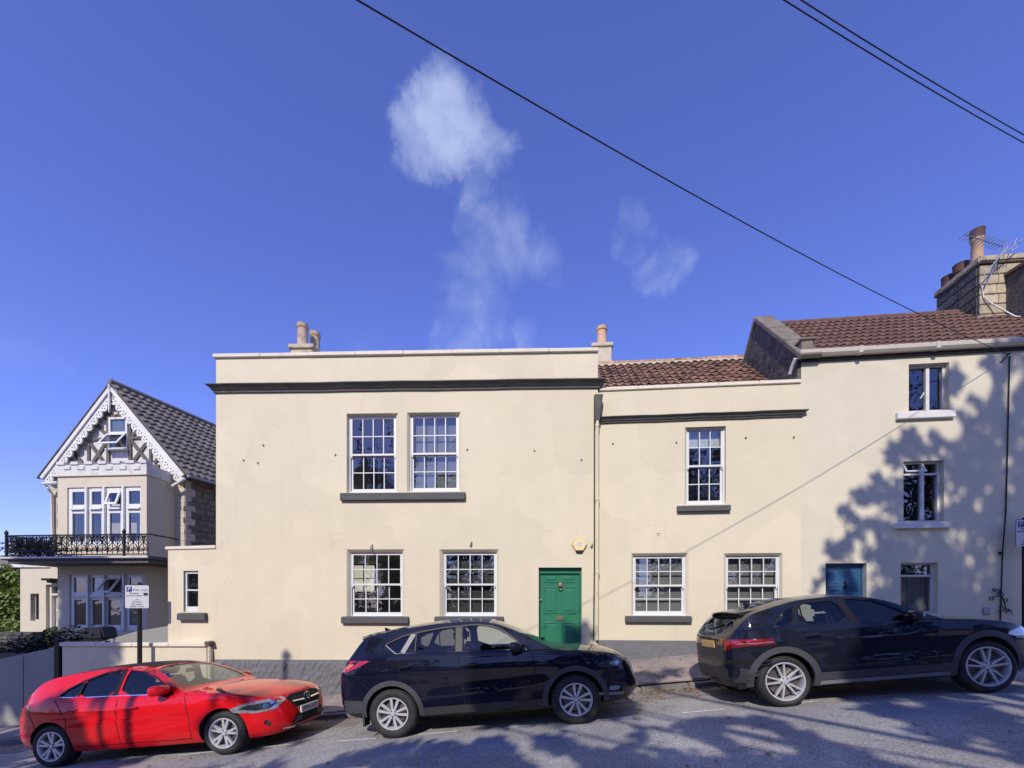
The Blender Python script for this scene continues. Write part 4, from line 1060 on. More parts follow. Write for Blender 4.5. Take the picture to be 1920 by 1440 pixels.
for (p, q, w, d) in (((205, 775), (205, 875), .10, .06), ((245, 785), (246, 870), .10, .06), ((175, 825), (204, 823), .09, .05), ((247, 822), (272, 821), .09, .05),
                     ((183, 798), (204, 819), .10, .045), ((168, 828), (200, 872), .11, .045), ((204, 826), (174, 870), .11, .048), ((168, 828), (168, 868), .09, .05),
                     ((140, 850), (160, 872), .10, .045), ((247, 826), (278, 866), .11, .045), ((277, 830), (250, 868), .11, .048), ((284, 832), (284, 868), .09, .05),
                     ((247, 818), (268, 803), .10, .045), ((290, 868), (305, 855), .10, .045), ((120, 877), (300, 875), .12, .055), ((200, 783), (246, 782), .16, .055)):
    beam(p, q, w, d, M['wood_brown'] if p == (200, 783) else None)
def upvc(H, r, y, fw=.06, bars_v=(), bars_h=(), mat=None, name='window', rm=True, dark=None):
    mat = mat or M['white']; x0, x1, z0, z1 = r; mb = MB()
    mb.box(x0, x0 + fw, y, y + .06, z0, z1).box(x1 - fw, x1, y, y + .06, z0, z1).box(x0 + fw, x1 - fw, y + .001, y + .06, z1 - fw, z1).box(x0 + fw, x1 - fw, y + .001, y + .06, z0, z0 + fw)
    w = mb.build(name, mat, H, bev=.006)
    pane(w, x0 + fw, x1 - fw, z0 + fw, z1 - fw, y + .04, M['glass'])
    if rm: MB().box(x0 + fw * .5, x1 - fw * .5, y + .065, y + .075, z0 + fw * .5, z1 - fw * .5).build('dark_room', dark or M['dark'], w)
    return w
def tilted(H, r, y, out, fw=.05, name='open_light'):
    x0, x1, z0, z1 = r; h = z1 - z0; n_ = 0
    mb = MB()
    f_ = lambda t: (y - out * (1 - t), z0 + h * t)
    for (a, b, c, d) in ((x0, x0 + fw, 0, 1), (x1 - fw, x1, 0, 1), (x0 + fw, x1 - fw, 0, fw / h), (x0 + fw, x1 - fw, 1 - fw / h, 1)):
        p, q = f_(c), f_(d); mb.hexa([(a, p[0], p[1]), (b, p[0], p[1]), (b, p[0] + .04, p[1]), (a, p[0] + .04, p[1])], [(a, q[0], q[1]), (b, q[0], q[1]), (b, q[0] + .04, q[1]), (a, q[0] + .04, q[1])])
    w = mb.build(name, M['white'], H)
    me = bpy.data.meshes.new('pane'); p, q = f_(fw / h), f_(1 - fw / h)
    me.from_pydata([(x0 + fw, p[0] + .02, p[1]), (x1 - fw, p[0] + .02, p[1]), (x1 - fw, q[0] + .02, q[1]), (x0 + fw, q[0] + .02, q[1])], [], [(0, 1, 2, 3)]); me.materials.append(M['glass'])
    link('pane', me, w); return w
M['curtain_grey'] = pmat('grey_curtain', (.22, .23, .25), var=.05, rough=.9)
upvc(gab, FG.rect(208, 784, 243, 815), -.09, .07, dark=M['curtain_grey'])
rw = FG.rect(207, 815, 243, 843); upvc(gab, rw, -.08, .05)
tilted(gab, (rw[0] - .02, rw[1] - .02, rw[2] + .06, rw[3]), -.12, .32, .06)
MB().box(rw[0] - .03, rw[1] + .03, -.16, -.02, rw[2] - .05, rw[2]).build('window_sill', M['white'], gab)
# fretted bargeboards
def barge(P, Q, name):
    t = (Q - P).normalized(); L_ = (Q - P).length; n_ = Vector((-t.z, 0, t.x)); n_ = n_ if n_.z < 0 else -n_
    W_ = .24; poly = [(0, 0), (L_, 0)]
    k = int(L_ / .27); st = L_ / k
    for i in range(k):
        c = L_ - (i + .5) * st
        for a in range(7):
            an = math.pi * a / 6; poly.append((c + st * .48 * math.cos(an), W_ + .13 * math.sin(an)))
    f3 = lambda p, q, d: P + t * p + n_ * q + Vector((0, d, 0))
    mb = MB().prism(poly, f3, 0, .05); bo = mb.build(name, M['white_old'], gab)
    mo = MB(); mo.prism([(0, -.02), (L_, -.02), (L_, .09), (0, .09)], f3, -.05, -.001); mo.build('barge_moulding', M['white_old'], bo)
    hb = MB()
    for i in range(k):
        c = L_ - (i + .5) * st
        for (dx, dy) in ((0, .05), (-.05, -.03), (.05, -.03)):
            hb.prism([(c + dx + .022 * math.cos(a), W_ + dy + .022 * math.sin(a)) for a in [j * math.pi / 3 for j in range(6)]], f3, -.004, -.001)
    kind(hb.build('fretwork_hole', M['dark'], bo), 'stuff')
    return bo
barge(A, BL, 'bargeboard'); barge(A, BR, 'bargeboard')
MB().tube([A + Vector((0, -.06, .05)), A + Vector((0, -.06, -.75)), A + Vector((0, -.06, -.9))], [.03, .035, .01], 8).build('finial', M['white_old'], gab)
# roof planes
up = Vector((0, 0, .07))
Ar, Br, Cl = A + up + Vector((0, -.05, .03)), BR + up + Vector((.12, -.05, -.09)), BL + up + Vector((-.12, -.05, -.1))
LR = 7.6
mb = MB(); mb.hexa([Ar, Br, Br + dvl * LR, Ar + dvl * LR], [p + Vector((0, 0, .05)) for p in (Ar, Br, Br + dvl * LR, Ar + dvl * LR)]); groof = mb.build('roof', M['tile_grey'], gab)
mb = MB(); mb.hexa([Ar, Cl, Cl + dvl * LR, Ar + dvl * LR], [p + Vector((0, 0, .05)) for p in (Ar, Cl, Cl + dvl * LR, Ar + dvl * LR)]); mb.build('rear_roof', M['tile_grey'], gab)
ey = (Ar - Br); slen = ey.length; ey.normalize()
ex = dvl.copy()
rows3 = 14; tl3 = slen / rows3; tw3 = .25; cols3 = 20
tm3 = tile_mesh('roof_tile', tw3, tl3 + .03, M['tile_grey'], .05, .03, 'roll')
# eave direction runs into depth; keep the triangle basis orthonormal
ez_ = ex.cross(ey).normalized(); ey_o = ez_.cross(ex).normalized()
shift = ey - ey_o * ey.dot(ey_o)
for rr_ in range(rows3):
    for cc in range(cols3):
        p = Br + Vector((0, 0, .05)) + ey * (rr_ * tl3) + ex * ((cc + .5) * tw3) + ez_ * .02
        e2 = (ey_o - ez_ * (.045 / tl3)).normalized(); e3 = ex.cross(e2)
        t_ = link('roof_tile', tm3, groof)
        t_.matrix_local = Matrix(((ex.x, e2.x, e3.x, p.x), (ex.y, e2.y, e3.y, p.y), (ex.z, e2.z, e3.z, p.z), (0, 0, 0, 1)))
MB().tube([Ar + Vector((0, 0, .07)), Ar + dvl * LR + Vector((0, 0, .07))], .09, 8).build('ridge', M['tile_grey'], groof, smooth=40)
# soffit under the verge
mb = MB(); mb.face([A + Vector((0, .05, -.02)), BR + Vector((0, .05, -.02)), (BR.x, 0.0, BR.z - .02), (A.x, 0.0, A.z - .02)]); mb.face([A + Vector((0, .05, -.02)), BL + Vector((0, .05, -.02)), (BL.x, 0.0, BL.z - .02), (A.x, 0.0, A.z - .02)])
mb.build('verge_soffit', M['wood_brown'], gab)
# side gutter and downpipes
gs = Br + Vector((.05, 0, -.02)); mb = MB(); mb.tube([gs, gs + dvl * LR], .06, 8); mb.build('gutter', M['metal_grey'], gab, smooth=40)
# bay
BY = -1.05
bx0 = FG.P(108, 950, BY)[0]; bx1 = FG.P(275, 950, BY)[0]; bzt = FG.P(190, 893, BY)[1]
uph = FG.rect(126, 913, 264, 1022, BY); loh = FG.rect(130, 1078, 268, 1182, BY)
mb = MB(); wall_holes(mb, bx0, bx1, -2, bzt, [uph, loh], BY)
mb.face([(bx1, BY, -2), (bx1, 0, -2), (bx1, 0, bzt), (bx1, BY, bzt)]); mb.face([(bx0, BY, -2), (bx0, 0, -2), (bx0, 0, bzt), (bx0, BY, bzt)]); mb.face([(bx0, BY, bzt), (bx1, BY, bzt), (bx1, 0, bzt), (bx0, 0, bzt)])
for h in (uph, loh): reveal(mb, h, h, .02, BY, .3)
bay = mb.build('bay', M['bay_cream'], gab)
MB().box(bx0 - .03, bx1 + .03, BY - .05, .0, bzt, bzt + .05).build('parapet_moulding', M['bay_cream'], bay, bev=.01)
pt_ = FG.P(190, 871, BY)[1]
MB().box(bx0 - .01, bx1 + .01, BY - .015, BY + .2, bzt + .05, pt_ - .0).box(bx1 - .2, bx1 + .01, BY + .2, -.02, bzt + .05, pt_ - .02).build('parapet', M['infill'], bay)
for i in range(7):
    u = 110 + i * 26; x0, x1, z0, z1 = FG.rect(u - 2, 865, u + 13, 871, BY)
    MB().box(x0, min(x1, bx1 + .02), BY - .05, BY + .2, pt_, pt_ + .10).build('merlon', M['infill'], bay, bev=.01)
    x0, x1, z0, z1 = FG.rect(u + 11, 874, u + 24, 881, BY)
    if i < 6: MB().box(x0, x1, BY - .045, BY, z0, z1).build('crenel_sill', M['infill'], bay, bev=.008)
def bay_lights(r, y, cols, rows_h, openers=()):
    x0, x1, z0, z1 = r
    W_ = MB(); W_.box(x0, x1, y + .1, y + .11, z0, z1)
    n = len(cols)
    fr_ = MB()
    fr_.box(x0, cols[0][0], y + .04, y + .12, z0, z1); fr_.box(cols[-1][1], x1, y + .04, y + .12, z0, z1)
    for i in range(n - 1):
        m0, m1 = cols[i][1], cols[i + 1][0]; mc = (m0 + m1) / 2
        fr_.box(m0, mc - .035, y + .045, y + .12, z0, z1); fr_.box(mc + .035, m1, y + .045, y + .12, z0, z1); fr_.box(mc - .035, mc + .035, y - .03, y + .12, z0, z1)
    (a0, a1), (c0, c1) = rows_h
    for c in cols:
        fr_.box(c[0], c[1], y + .05, y + .12, a1, c0); fr_.box(c[0] - .03, c[1] + .03, y - .02, y + .04, (a1 + c0) / 2 - .03, (a1 + c0) / 2 + .03); fr_.box(c[0], c[1], y + .041, y + .12, c1, z1); fr_.box(c[0], c[1], y + .041, y + .12, z0, a0)
    w = fr_.build('window', M['white'], bay, bev=.008)
    for i, c in enumerate(cols):
        for j, (p, q) in enumerate(rows_h):
            if (i, j) in openers: tilted(w, (c[0] - .02, c[1] + .02, p - .03, q), y + .02, openers[(i, j)], .06)
            else: pane(w, c[0], c[1], p, q, y + .08, M['glass'])
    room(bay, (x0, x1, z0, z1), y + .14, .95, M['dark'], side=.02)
    return w
gx_ = lambda u: FG.P(u, 950, BY)[0]; gz_ = lambda v: FG.P(190, v, BY)[1]
bay_lights(uph, BY, [(gx_(a), gx_(b)) for a, b in ((133, 155), (169, 187), (203, 223), (239, 260))], [(gz_(1015), gz_(962)), (gz_(945), gz_(921))], {(2, 1): .14})
bay_lights(loh, BY, [(gx_(a), gx_(b)) for a, b in ((136, 159), (170, 191), (199, 224), (240, 263))], [(gz_(1172), gz_(1125)), (gz_(1110), gz_(1083))], {(2, 1): .38})
# balcony
bl0 = FG.P(12, 1000, -2.0)[0]; bl1 = FG.P(279, 1000, -2.0)[0]; bdz = FG.P(150, 1043, -2.0)[1]
deck = MB().box(bl0 - .08, bl1 + .05, -2.08, 0, bdz - .1, bdz).build('balcony_deck', M['charcoal'], gab, bev=.01)
MB().box(bl0 + .05, bl1 - .02, -2.0, -.0, bdz - .2, bdz - .101).build('balcony_beam', M['timber'], deck)
MB().box(bl0 - .10, bl1 + .07, -2.11, -2.081, bdz - .06, bdz - .02).build('edge_trim', M['white_old'], deck)
zr = FG.P(150, 1003, -2.0)[1]; zb_ = bdz + .05
mb = MB(); mb.tube([(bl0, -2.0, zr), (bl1, -2.0, zr)], .022, 6); mb.tube([(bl0, -2.0, zb_), (bl1, -2.0, zb_)], .018, 6); mb.tube([(bl0, -2.0, zr), (bl0, 0, zr)], .02, 6); mb.tube([(bl1, -2.0, zr), (bl1, -1.0, zr)], .02, 6)
mb.tube([(bl0, -2.0, zb_ + .12), (bl1, -2.0, zb_ + .12)], .012, 5)
rail = mb.build('balcony_railing', M['iron'], gab, smooth=40)
Hh = zr - zb_
n_p = 14; pw_ = (bl1 - bl0) / n_p
mb = MB()
for s in (-1, 1):
    cx = s * pw_ * .23
    spiral(mb, cx, Hh * .83, .075, .015, math.pi * (0 if s > 0 else 1), math.pi * (0 if s > 0 else 1) + s * 9, 0, .011, 14)
    mb.tube([(s * pw_ * .04, 0, Hh * .55), (s * pw_ * .10, 0, Hh * .72), (s * pw_ * .14, 0, Hh * .86), (s * pw_ * .23, 0, Hh * .93)], .012, 5)
    mb.tube([(s * pw_ * .45, 0, Hh * .12), (s * pw_ * .44, 0, Hh * .3), (s * pw_ * .3, 0, Hh * .46), (s * pw_ * .08, 0, Hh * .55), (0, 0, Hh * .6)], .013, 5)
    mb.tube([(s * pw_ * .5, 0, Hh * .5), (s * pw_ * .3, 0, Hh * .62), (s * pw_ * .2, 0, Hh * .75)], .010, 5)
    spiral(mb, s * pw_ * .24, Hh * .25, .07, .015, 0, s * 9, 0, .011, 14)
mb.tube([(0, 0, 0), (0, 0, Hh * .95)], .010, 5)
mb.tube([(.04 * math.cos(a), 0, Hh * .94 + .04 * math.sin(a)) for a in [i * math.pi / 5 for i in range(10)]], .009, 5, closed=True)
pm = mb.mesh('scroll_panel', M['iron'], smooth=60)
bar = MB().tube([(0, 0, 0), (0, 0, Hh)], .012, 5).mesh('upright_bar', M['iron'])
for i in range(n_p):
    o = link('scroll_panel', pm, rail); o.location = (bl0 + (i + .5) * pw_, -2.0, zb_)
    o = link('upright_bar', bar, rail); o.location = (bl0 + i * pw_, -2.0, zb_)
for x in (bl0, bl0 + (bl1 - bl0) * .83):
    MB().tube([(x, -2.0, bdz), (x, -2.0, zr + .04)], .035, 8).lathe([(.03, 0), (.05, .03), (.045, .08), (.015, .12), (0, .16)], (x, -2.0, zr + .03), 10).build('newel_post', M['iron'], rail, smooth=40)
# side panels of the railing at the left end, seen through
for i in range(3):
    o = link('scroll_panel', pm, rail); o.location = (bl0, -1.7 + i * pw_, zb_); o.rotation_euler = (0, 0, math.pi / 2)
# porch at the left of the bay
PY = -.35
pw0 = FG.P(38, 1100, PY)[0]; pw1 = bx0; 
nw = FG.rect(57, 1113, 73, 1164, PY); pdr = FG.rect(86, 1096, 113, 1205, PY)
mb = MB(); wall_holes(mb, pw0, pw1, -2.2, bdz - .21, [nw, pdr], PY); reveal(mb, nw, nw, .02, PY, .25); reveal(mb, pdr, pdr, .02, PY, .35)
mb.face([(pw0, PY, -2.2), (pw0, 2, -2.2), (pw0, 2, bdz - .21), (pw0, PY, bdz - .21)])
porch = mb.build('porch_wall', M['bay_cream'], gab)
upvc(gab, nw, PY + .12, .035, mat=M['white_old'])
x0, x1, z0, z1 = pdr
pd = MB().box(x0 + .08, x1, PY + .22, PY + .27, z0, z1 - .35).build('door', M['white_old'], gab)
MB().box(x0, x0 + .08, PY + .1, PY + .3, z0, z1).box(x0 + .08, x1, PY + .1, PY + .3, z1 - .36, z1 - .30).box(x0 + .08, x1, PY + .1, PY + .3, z1 - .05, z1).build('door_frame', M['white_old'], gab)
pane(pd, x0 + .08, x1, z1 - .30, z1 - .05, PY + .2, M['glass']); MB().box(x0 + .08, x1, PY + .28, PY + .29, z1 - .3, z1 - .05).build('fanlight_dark', M['dark'], pd)
for (a, b) in ((.12, .55), (.7, 1.05), (1.15, 1.45)):
    raised(pd, x0 + .14, x1 - .08, z0 + a, z0 + b, PY + .22, M['white_old'])
lx, lz = FG.P(97, 1087, PY - .1)
lamp = MB().box(lx - .16, lx + .16, PY - .28, PY, lz - .03, lz + .04).lathe([(.10, -.11), (.12, -.03), (.05, 0)], (lx + .06, PY - .16, lz), 10).build('porch_lamp', M['iron'], gab, smooth=30)
# rainwater pipes and hopper at the right of the bay
hx, hz = FG.P(302, 905, -.25)
MB().hexa([(hx - .09, -.35, hz - .12), (hx + .09, -.35, hz - .12), (hx + .09, -.15, hz - .12), (hx - .09, -.15, hz - .12)], [(hx - .17, -.4, hz + .1), (hx + .17, -.4, hz + .1), (hx + .17, -.1, hz + .1), (hx - .17, -.1, hz + .1)]).build('rain_hopper', M['white_old'], gab, bev=.015)
gq = lambda u, v, y: tuple(gp3(u, v, y))
pipe(gab, [gq(346, 897, -.3), gq(338, 903, -.3), gq(318, 915, -.28), gq(306, 925, -.25)], .055, M['white_old'], 'gutter_outlet')
pipe(gab, [gq(304, 915, -.25), gq(305, 1000, -.2), gq(306, 1060, -.2), gq(306, 1090, -.2)], .055, M['white_old'])
pipe(gab, [gq(306, 1062, -.2), gq(306, 1200, -.2)], .06, M['wood_brown'])
pipe(gab, [gq(86, 908, -.3), gq(90, 915, -.28), gq(97, 925, -.1), gq(99, 1040, -.08)], .045, M['white_old'])
MB().tube([gq(80, 907, -.35), gq(108, 905, -.35)], .05, 6).build('gutter', M['white_old'], gab)
# dark shrubs in pots on the balcony
def bush(name, c, rad, n, size, mat, label, cat, stems=5, kindname=None, group=None):
    t = thing(name, label, cat, c, 0, group)
    vv = []; ff = []; rx_, ry_, rz_ = rad
    for i in range(n):
        while True:
            p = Vector((random.uniform(-1, 1), random.uniform(-1, 1), random.uniform(-1, 1)))
            if .15 < p.length < 1 + random.uniform(-.25, .12): break
        p = Vector((p.x * rx_, p.y * ry_, p.z * rz_ + rz_)); s = size * random.uniform(.6, 1.3)
        d = Vector((random.gauss(0, 1), random.gauss(0, 1), random.gauss(0, 1))).normalized(); e = d.orthogonal().normalized()
        g = d.cross(e); k = len(vv)
        vv += [tuple(p - e * s), tuple(p + g * s * .45), tuple(p + e * s), tuple(p - g * s * .45)]; ff.append((k, k + 1, k + 2, k + 3))
    me = bpy.data.meshes.new('foliage'); me.from_pydata(vv, [], ff); me.materials.append(mat); link('foliage', me, t)
    mb = MB()
    for i in range(stems):
        a = 6.28 * i / stems; mb.tube([(0, 0, -.05), (rx_ * .25 * math.cos(a), ry_ * .25 * math.sin(a), rz_ * .8), (rx_ * .6 * math.cos(a), ry_ * .6 * math.sin(a), rz_ * 1.5)], [.02, .014, .006], 5)
    mb.build('stem', M['bark'], t)
    return t
random.seed(11)
for i, (u, w_, lab) in enumerate(((42, .55, 'dark leafy shrub filling the far left end of the iron balcony'), (72, .5, 'dark shrub on the iron balcony, between the end shrub and the bay'), (98, .3, 'small dark shrub on the iron balcony at the edge of the bay'))):
    x, z = FG.P(u, 1040, -1.6); p = FG.W(x, -1.6, bdz + .02)
    bush('potted_shrub', p, (w_, .3, .30), 420 if i < 2 else 160, .055, M['leaf_dark'], lab, 'shrub', group=None)

# ------------------------------------------------------------------ garden walls, terrace, left edge
ter = kind(MB().box(-24, FM.W(xE, 0, 0).x - .02, 9.95, 30, -3.5, terr).build('terrace', M['earth']), 'structure')
LW = thing('garden_wall', 'low cream rendered garden wall with coping below the parking sign', 'wall', (FM.ox, FM.oy, 0), -FM.t)
wy = -.14
wx0 = FM.P(116, 1207, wy)[0]; wx1 = FM.P(392, 1207, wy)[0]; wzt = FM.P(250, 1212, wy)[1]
MB().box(wx0, wx1 - .06, wy, wy + .12, -3.4, wzt).build('wall', M['cream'], LW, bev=.01)
MB().box(wx0, FM.P(318, 1207, wy)[0], wy + .121, wy + .3, -3.4, wzt - .004).build('inner_leaf', M['cream'], LW)
for i in range(4):
    a = wx0 - .02 + (wx1 - wx0 - .04) * i / 4; b = a + (wx1 - wx0 - .04) / 4 - .004
    MB().box(a, b, wy - .045, wy + .135, wzt, wzt + .085 + random.uniform(-.004, .004)).build('coping_stone', M['coping'], LW, bev=.012)
x, z = FM.P(391, 1207, wy)
MB().box(x - .07, x + .05, wy - .06, wy + .13, z - .0, z + .06).build('broken_end', M['stone_side'], LW, bev=.02)
MB().hexa([(wx1 - .06, wy + .01, -3.4), (wx1 + .06, wy + .02, -3.4), (wx1 + .06, wy + .13, -3.4), (wx1 - .06, wy + .12, -3.4)], [(wx1 - .06, wy + .01, wzt + .02), (wx1 + .0, wy + .02, wzt - .05), (wx1 + .0, wy + .13, wzt - .05), (wx1 - .06, wy + .12, wzt + .02)]).build('wall_end', M['cream'], LW, bev=.02)
# dark gate post
gx0_, gz0_ = FM.P(105, 1200, -.1); gx1_ = FM.P(117, 1200, -.1)[0]
gpst = thing('gate_post', 'black tapered gate post at the left end of the cream garden wall', 'post', FM.W((gx0_ + gx1_) / 2, -.1, -3.0), -FM.t)
MB().hexa([(-.085, -.07, 0), (.085, -.07, 0), (.085, .07, 0), (-.085, .07, 0)], [(-.06, -.06, gz0_ + 3.0), (.06, -.06, gz0_ + 3.0), (.06, .06, gz0_ + 3.0), (-.06, .06, gz0_ + 3.0)]).build('shaft', M['iron'], gpst, bev=.01)
MB().hexa([(-.07, -.07, gz0_ + 3.0), (.07, -.07, gz0_ + 3.0), (.07, .07, gz0_ + 3.0), (-.07, .07, gz0_ + 3.0)], [(-.03, -.03, gz0_ + 3.05), (.03, -.03, gz0_ + 3.05), (.03, .03, gz0_ + 3.05), (-.03, .03, gz0_ + 3.05)]).build('cap', M['iron'], gpst)
# grey rendered retaining wall to the left of the gate
M['grey_render'] = render_mat('grey_render', (.30, .285, .26), (.24, .23, .21))
RWl = thing('retaining_wall', 'grey rendered retaining wall sloping down at the far left', 'wall', (FM.ox, FM.oy, 0), -FM.t)
a = FM.P(106, 1213, .0); b = FM.P(-60, 1248, .0)
MB().xz([(b[0], -4), (a[0], -4), (a[0], a[1]), (b[0], b[1])], 0, .3).build('wall', M['grey_render'], RWl, bev=.015)
mb = MB()
xj = FM.P(44, 1280, 0)[0]; MB().box(xj - .006, xj + .006, -.004, .0, -4, FM.P(44, 1232, 0)[1]).build('movement_joint', M['dark'], RWl)
# planting strip on top of the retaining wall
random.seed(31)
pts = []
for i in range(1500):
    t = random.random(); x = a[0] + (b[0] - a[0]) * t; z = a[1] + (b[1] - a[1]) * t; y = random.uniform(.05, .9)
    p = FM.W(x, y, z + random.random() ** 1.6 * .38 + (.12 if y > .3 else 0)); pts.append(tuple(p))
o = leaf_scatter('ground_cover', pts, .06, M['leaf_dark'], 0); kind(o, 'stuff'); tag(o, 'dark low planting along the top of the grey retaining wall', 'plants')
# dry stone wall behind it
DS = thing('stone_wall', 'dark dry stone garden wall at the left edge below the ivy', 'wall', (FM.ox, FM.oy, 0), -FM.t)
sy = 1.1; s0 = FM.P(-70, 1190, sy)[0]; s1 = FM.P(57, 1190, sy)[0]; sz1 = FM.P(30, 1184, sy)[1]; sz0 = sz1 - .75
MB().box(s0, s1, sy + .05, sy + .35, sz0 - .8, sz1 - .03).build('core', M['stone_dark'], DS)
z = sz0
while z < sz1 - .05:
    x = s0; h = random.uniform(.07, .11)
    while x < s1 - .05:
        w = random.uniform(.16, .34); w = min(w, s1 - x)
        MB().box(x + .006, x + w - .006, sy + random.uniform(-.01, .03), sy + .2, z + .004, z + h - .004).build('stone', M['stone_dark'], DS, bev=.012); x += w
    z += h
# lean-to wall and steps beside the extension, covered barbecue
SW_ = thing('step_wall', 'grey sloping wall beside the terrace steps left of the small window', 'wall', (FM.ox, FM.oy, 0), -FM.t)
y_ = 1.3
q = [FM.P(185, 1206, y_), FM.P(320, 1206, y_), FM.P(320, 1173, y_), FM.P(255, 1184, y_), FM.P(200, 1200, y_)]
MB().xz([(p[0], p[1]) for p in q], y_, y_ + .2).build('wall', M['grey_render'], SW_, bev=.015)
bq = FM.W(FM.P(182, 1200, 2.3)[0], 2.3, terr)
bbq = thing('covered_barbecue', 'barbecue under a black cover on the terrace in front of the bay', 'barbecue', bq, 0)
prof = [(-.42, .36), (-.40, .42), (-.30, .60), (-.22, .70), (.30, .72), (.36, .66), (.40, .36)]
mb = MB(); mb.prism(prof, lambda p, q, d: (p, d, q - .22), -.25, .25); mb.build('cover', M['cover'], bbq, bev=.05, seg=3, smooth=50)
MB().box(-.75, .7, -.22, .22, .10, .14).build('side_shelf', M['iron'], bbq)
for sx in (-.6, -.3, .35, .6):
    MB().tube([(sx, -.2, 0), (sx, -.2, .12)], .02, 6).tube([(sx, .2, 0), (sx, .2, .12)], .02, 6).build('leg', M['metal_grey'], bbq)
# far left: garden wall with ivy and a roof beyond
far = thing('distant_outbuilding', 'low outbuilding with dark tiled roof peeping past the balcony at far left', 'building', (-19.5, 17.5, 0), 0)
fz = lambda v, y: E + (VH - v) / F * y
MB().box(-4, 1.55, 0, 3, -3, fz(1062, 17.5)).build('wall', M['stone_pale'], far)
MB().hexa([(-4, -.3, fz(1062, 17.5)), (1.8, -.3, fz(1062, 17.5)), (1.8, 3, fz(1040, 19)), (-4, 3, fz(1040, 19))], [(-4, -.3, fz(1056, 17.5)), (1.8, -.3, fz(1056, 17.5)), (1.8, 3, fz(1030, 19)), (-4, 3, fz(1030, 19))]).build('roof', M['tile_grey'], far)
MB().box(-4, 1.9, -.4, -.3, fz(1064, 17.2), fz(1058, 17.2)).build('gutter', M['white_old'], far)
random.seed(12)
bush('climbing_ivy', (-20.35, 17.05, E - 1.35), (1.0, .4, 1.45), 3200, .10, M['ivy'], 'bright green ivy climbing the wall at the far left edge', 'ivy', 4)
bush('garden_shrub', (-19.6, 16.6, E - 1.5), (.5, .4, .45), 500, .07, M['ivy'], 'low green shrub at the foot of the ivy by the left house', 'shrub', 3)
bush('doorstep_plant', FG.W(FG.P(103, 1195, -1.0)[0], -1.0, terr), (.28, .25, .22), 260, .06, M['leaf'], 'small green plant at the foot of the white porch door', 'plant', 3)

# ------------------------------------------------------------------ parking signs
def parking_sign(loc, h, rz, label, sw=.46, sh=.46, post_top=None):
    t = thing('parking_sign', label, 'sign', loc, rz)
    MB().tube([(0, 0, -.2), (0, 0, h + .02)], .045, 14).lathe([(.045, h + .02), (.03, h + .045), (0, h + .05)], (0, 0, 0), 14).build('post', M['iron'], t, smooth=50)
    MB().lathe([(.055, 0), (.055, .25)], (0, 0, .0), 14).build('post_sleeve', M['iron'], t, smooth=50)
    z0 = h - sh - .02
    def rr_poly(w, hh, r):
        p = []
        for (cx, cz, a) in ((w / 2 - r, hh - r, 0), (-w / 2 + r, hh - r, 90), (-w / 2 + r, r, 180), (w / 2 - r, r, 270)):
            for i in range(5): p.append((cx + r * math.cos(R(a + i * 22.5)), z0 + cz + r * math.sin(R(a + i * 22.5))))
        return p
    pl = MB().xz(rr_poly(sw, sh, .03), -.075, -.070).build('sign_plate', M['signwhite'], t)
    MB().xz(rr_poly(sw + .012, sh + .012, .034), -.0698, -.066).build('plate_edge', M['black'], pl)
    for zz in (z0 + .12, z0 + sh - .12): MB().box(-.06, .06, -.066, -.02, zz - .02, zz + .02).build('clip', M['iron'], t)
    bx_, bz_ = -sw / 2 + .085, z0 + sh - .085
    MB().box(bx_ - .055, bx_ + .055, -.078, -.0751, bz_ - .055, bz_ + .055).build('parking_symbol', M['signblue'], pl)
    def txt(s, size, x, z, m, al='CENTER', y=-.0765, name='lettering', xs=1):
        o = link(name, text_mesh(s, size, m, al, .0008, xs), pl); o.location = (x, y, z); o.rotation_euler = (R(90), 0, 0)
    txt('P', .13, bx_, bz_, M['signwhite'], y=-.0795)
    txt('8 am - 6 pm', .062, .07, z0 + sh - .10, M['black'])
    txt('Resident', .055, -.06, z0 + sh - .175, M['black'])
    txt('permit holders', .055, -.05, z0 + sh - .225, M['black'])
    MB().box(sw / 2 - .11, sw / 2 - .02, -.078, -.0751, z0 + sh - .225, z0 + sh - .165).build('zone_panel', M['black'], pl)
    txt('or', .05, 0, z0 + .19, M['black']); txt('2 hours', .06, 0, z0 + .14, M['black']); txt('No return', .055, 0, z0 + .085, M['black']); txt('within 1 hour', .055, 0, z0 + .038, M['black'])
    return t
ys_ = 9.42; xs_ = (262 - U0) / F * ys_; zb = pave_z(xs_, ys_)
parking_sign((xs_, ys_, zb), E + (VH - 1096) / F * ys_ - zb, R(4), 'white parking sign on black post before the low cream garden wall', .49, .50)
ys_ = 8.55; xs_ = (1922 - U0) / F * ys_; zb = pave_z(xs_, ys_)
parking_sign((xs_, ys_, zb), E + (VH - 974) / F * ys_ - zb, R(-6), 'shaded parking sign at the right edge before the pale house', .46, .52)

# ------------------------------------------------------------------ overhead cables
def px3(u, v, y): return Vector(((u - U0) / F * y, y, E + (VH - v) / F * y))
def cable(a, b, sag, r, label, ext0=0.0, ext1=0.0, n=40):
    a, b = Vector(a), Vector(b); d = b - a; pts = []
    for i in range(n + 1):
        t = -ext0 + (1 + ext0 + ext1) * i / n
        p = a + d * t; p.z -= sag * 4 * t * (1 - t); pts.append(p)
    o = MB().tube(pts, r, 6).build('overhead_cable', M['iron']); return tag(o, label, 'cable')
cable(px3(670, 0, 3.25), FR_.W(*P3(FR_, 1889, 664, -.1)), .16, .0065, 'single black overhead cable running down to the pale house roof', ext0=1.1)
cable(px3(1470, 0, 8.0), px3(1920, 268, 11.0), .05, .012, 'lower of the two black cables crossing the top right corner', .9, .8)
cable(px3(1502, 0, 8.1), px3(1920, 253, 11.1), .05, .012, 'upper of the two black cables crossing the top right corner', .9, .8)
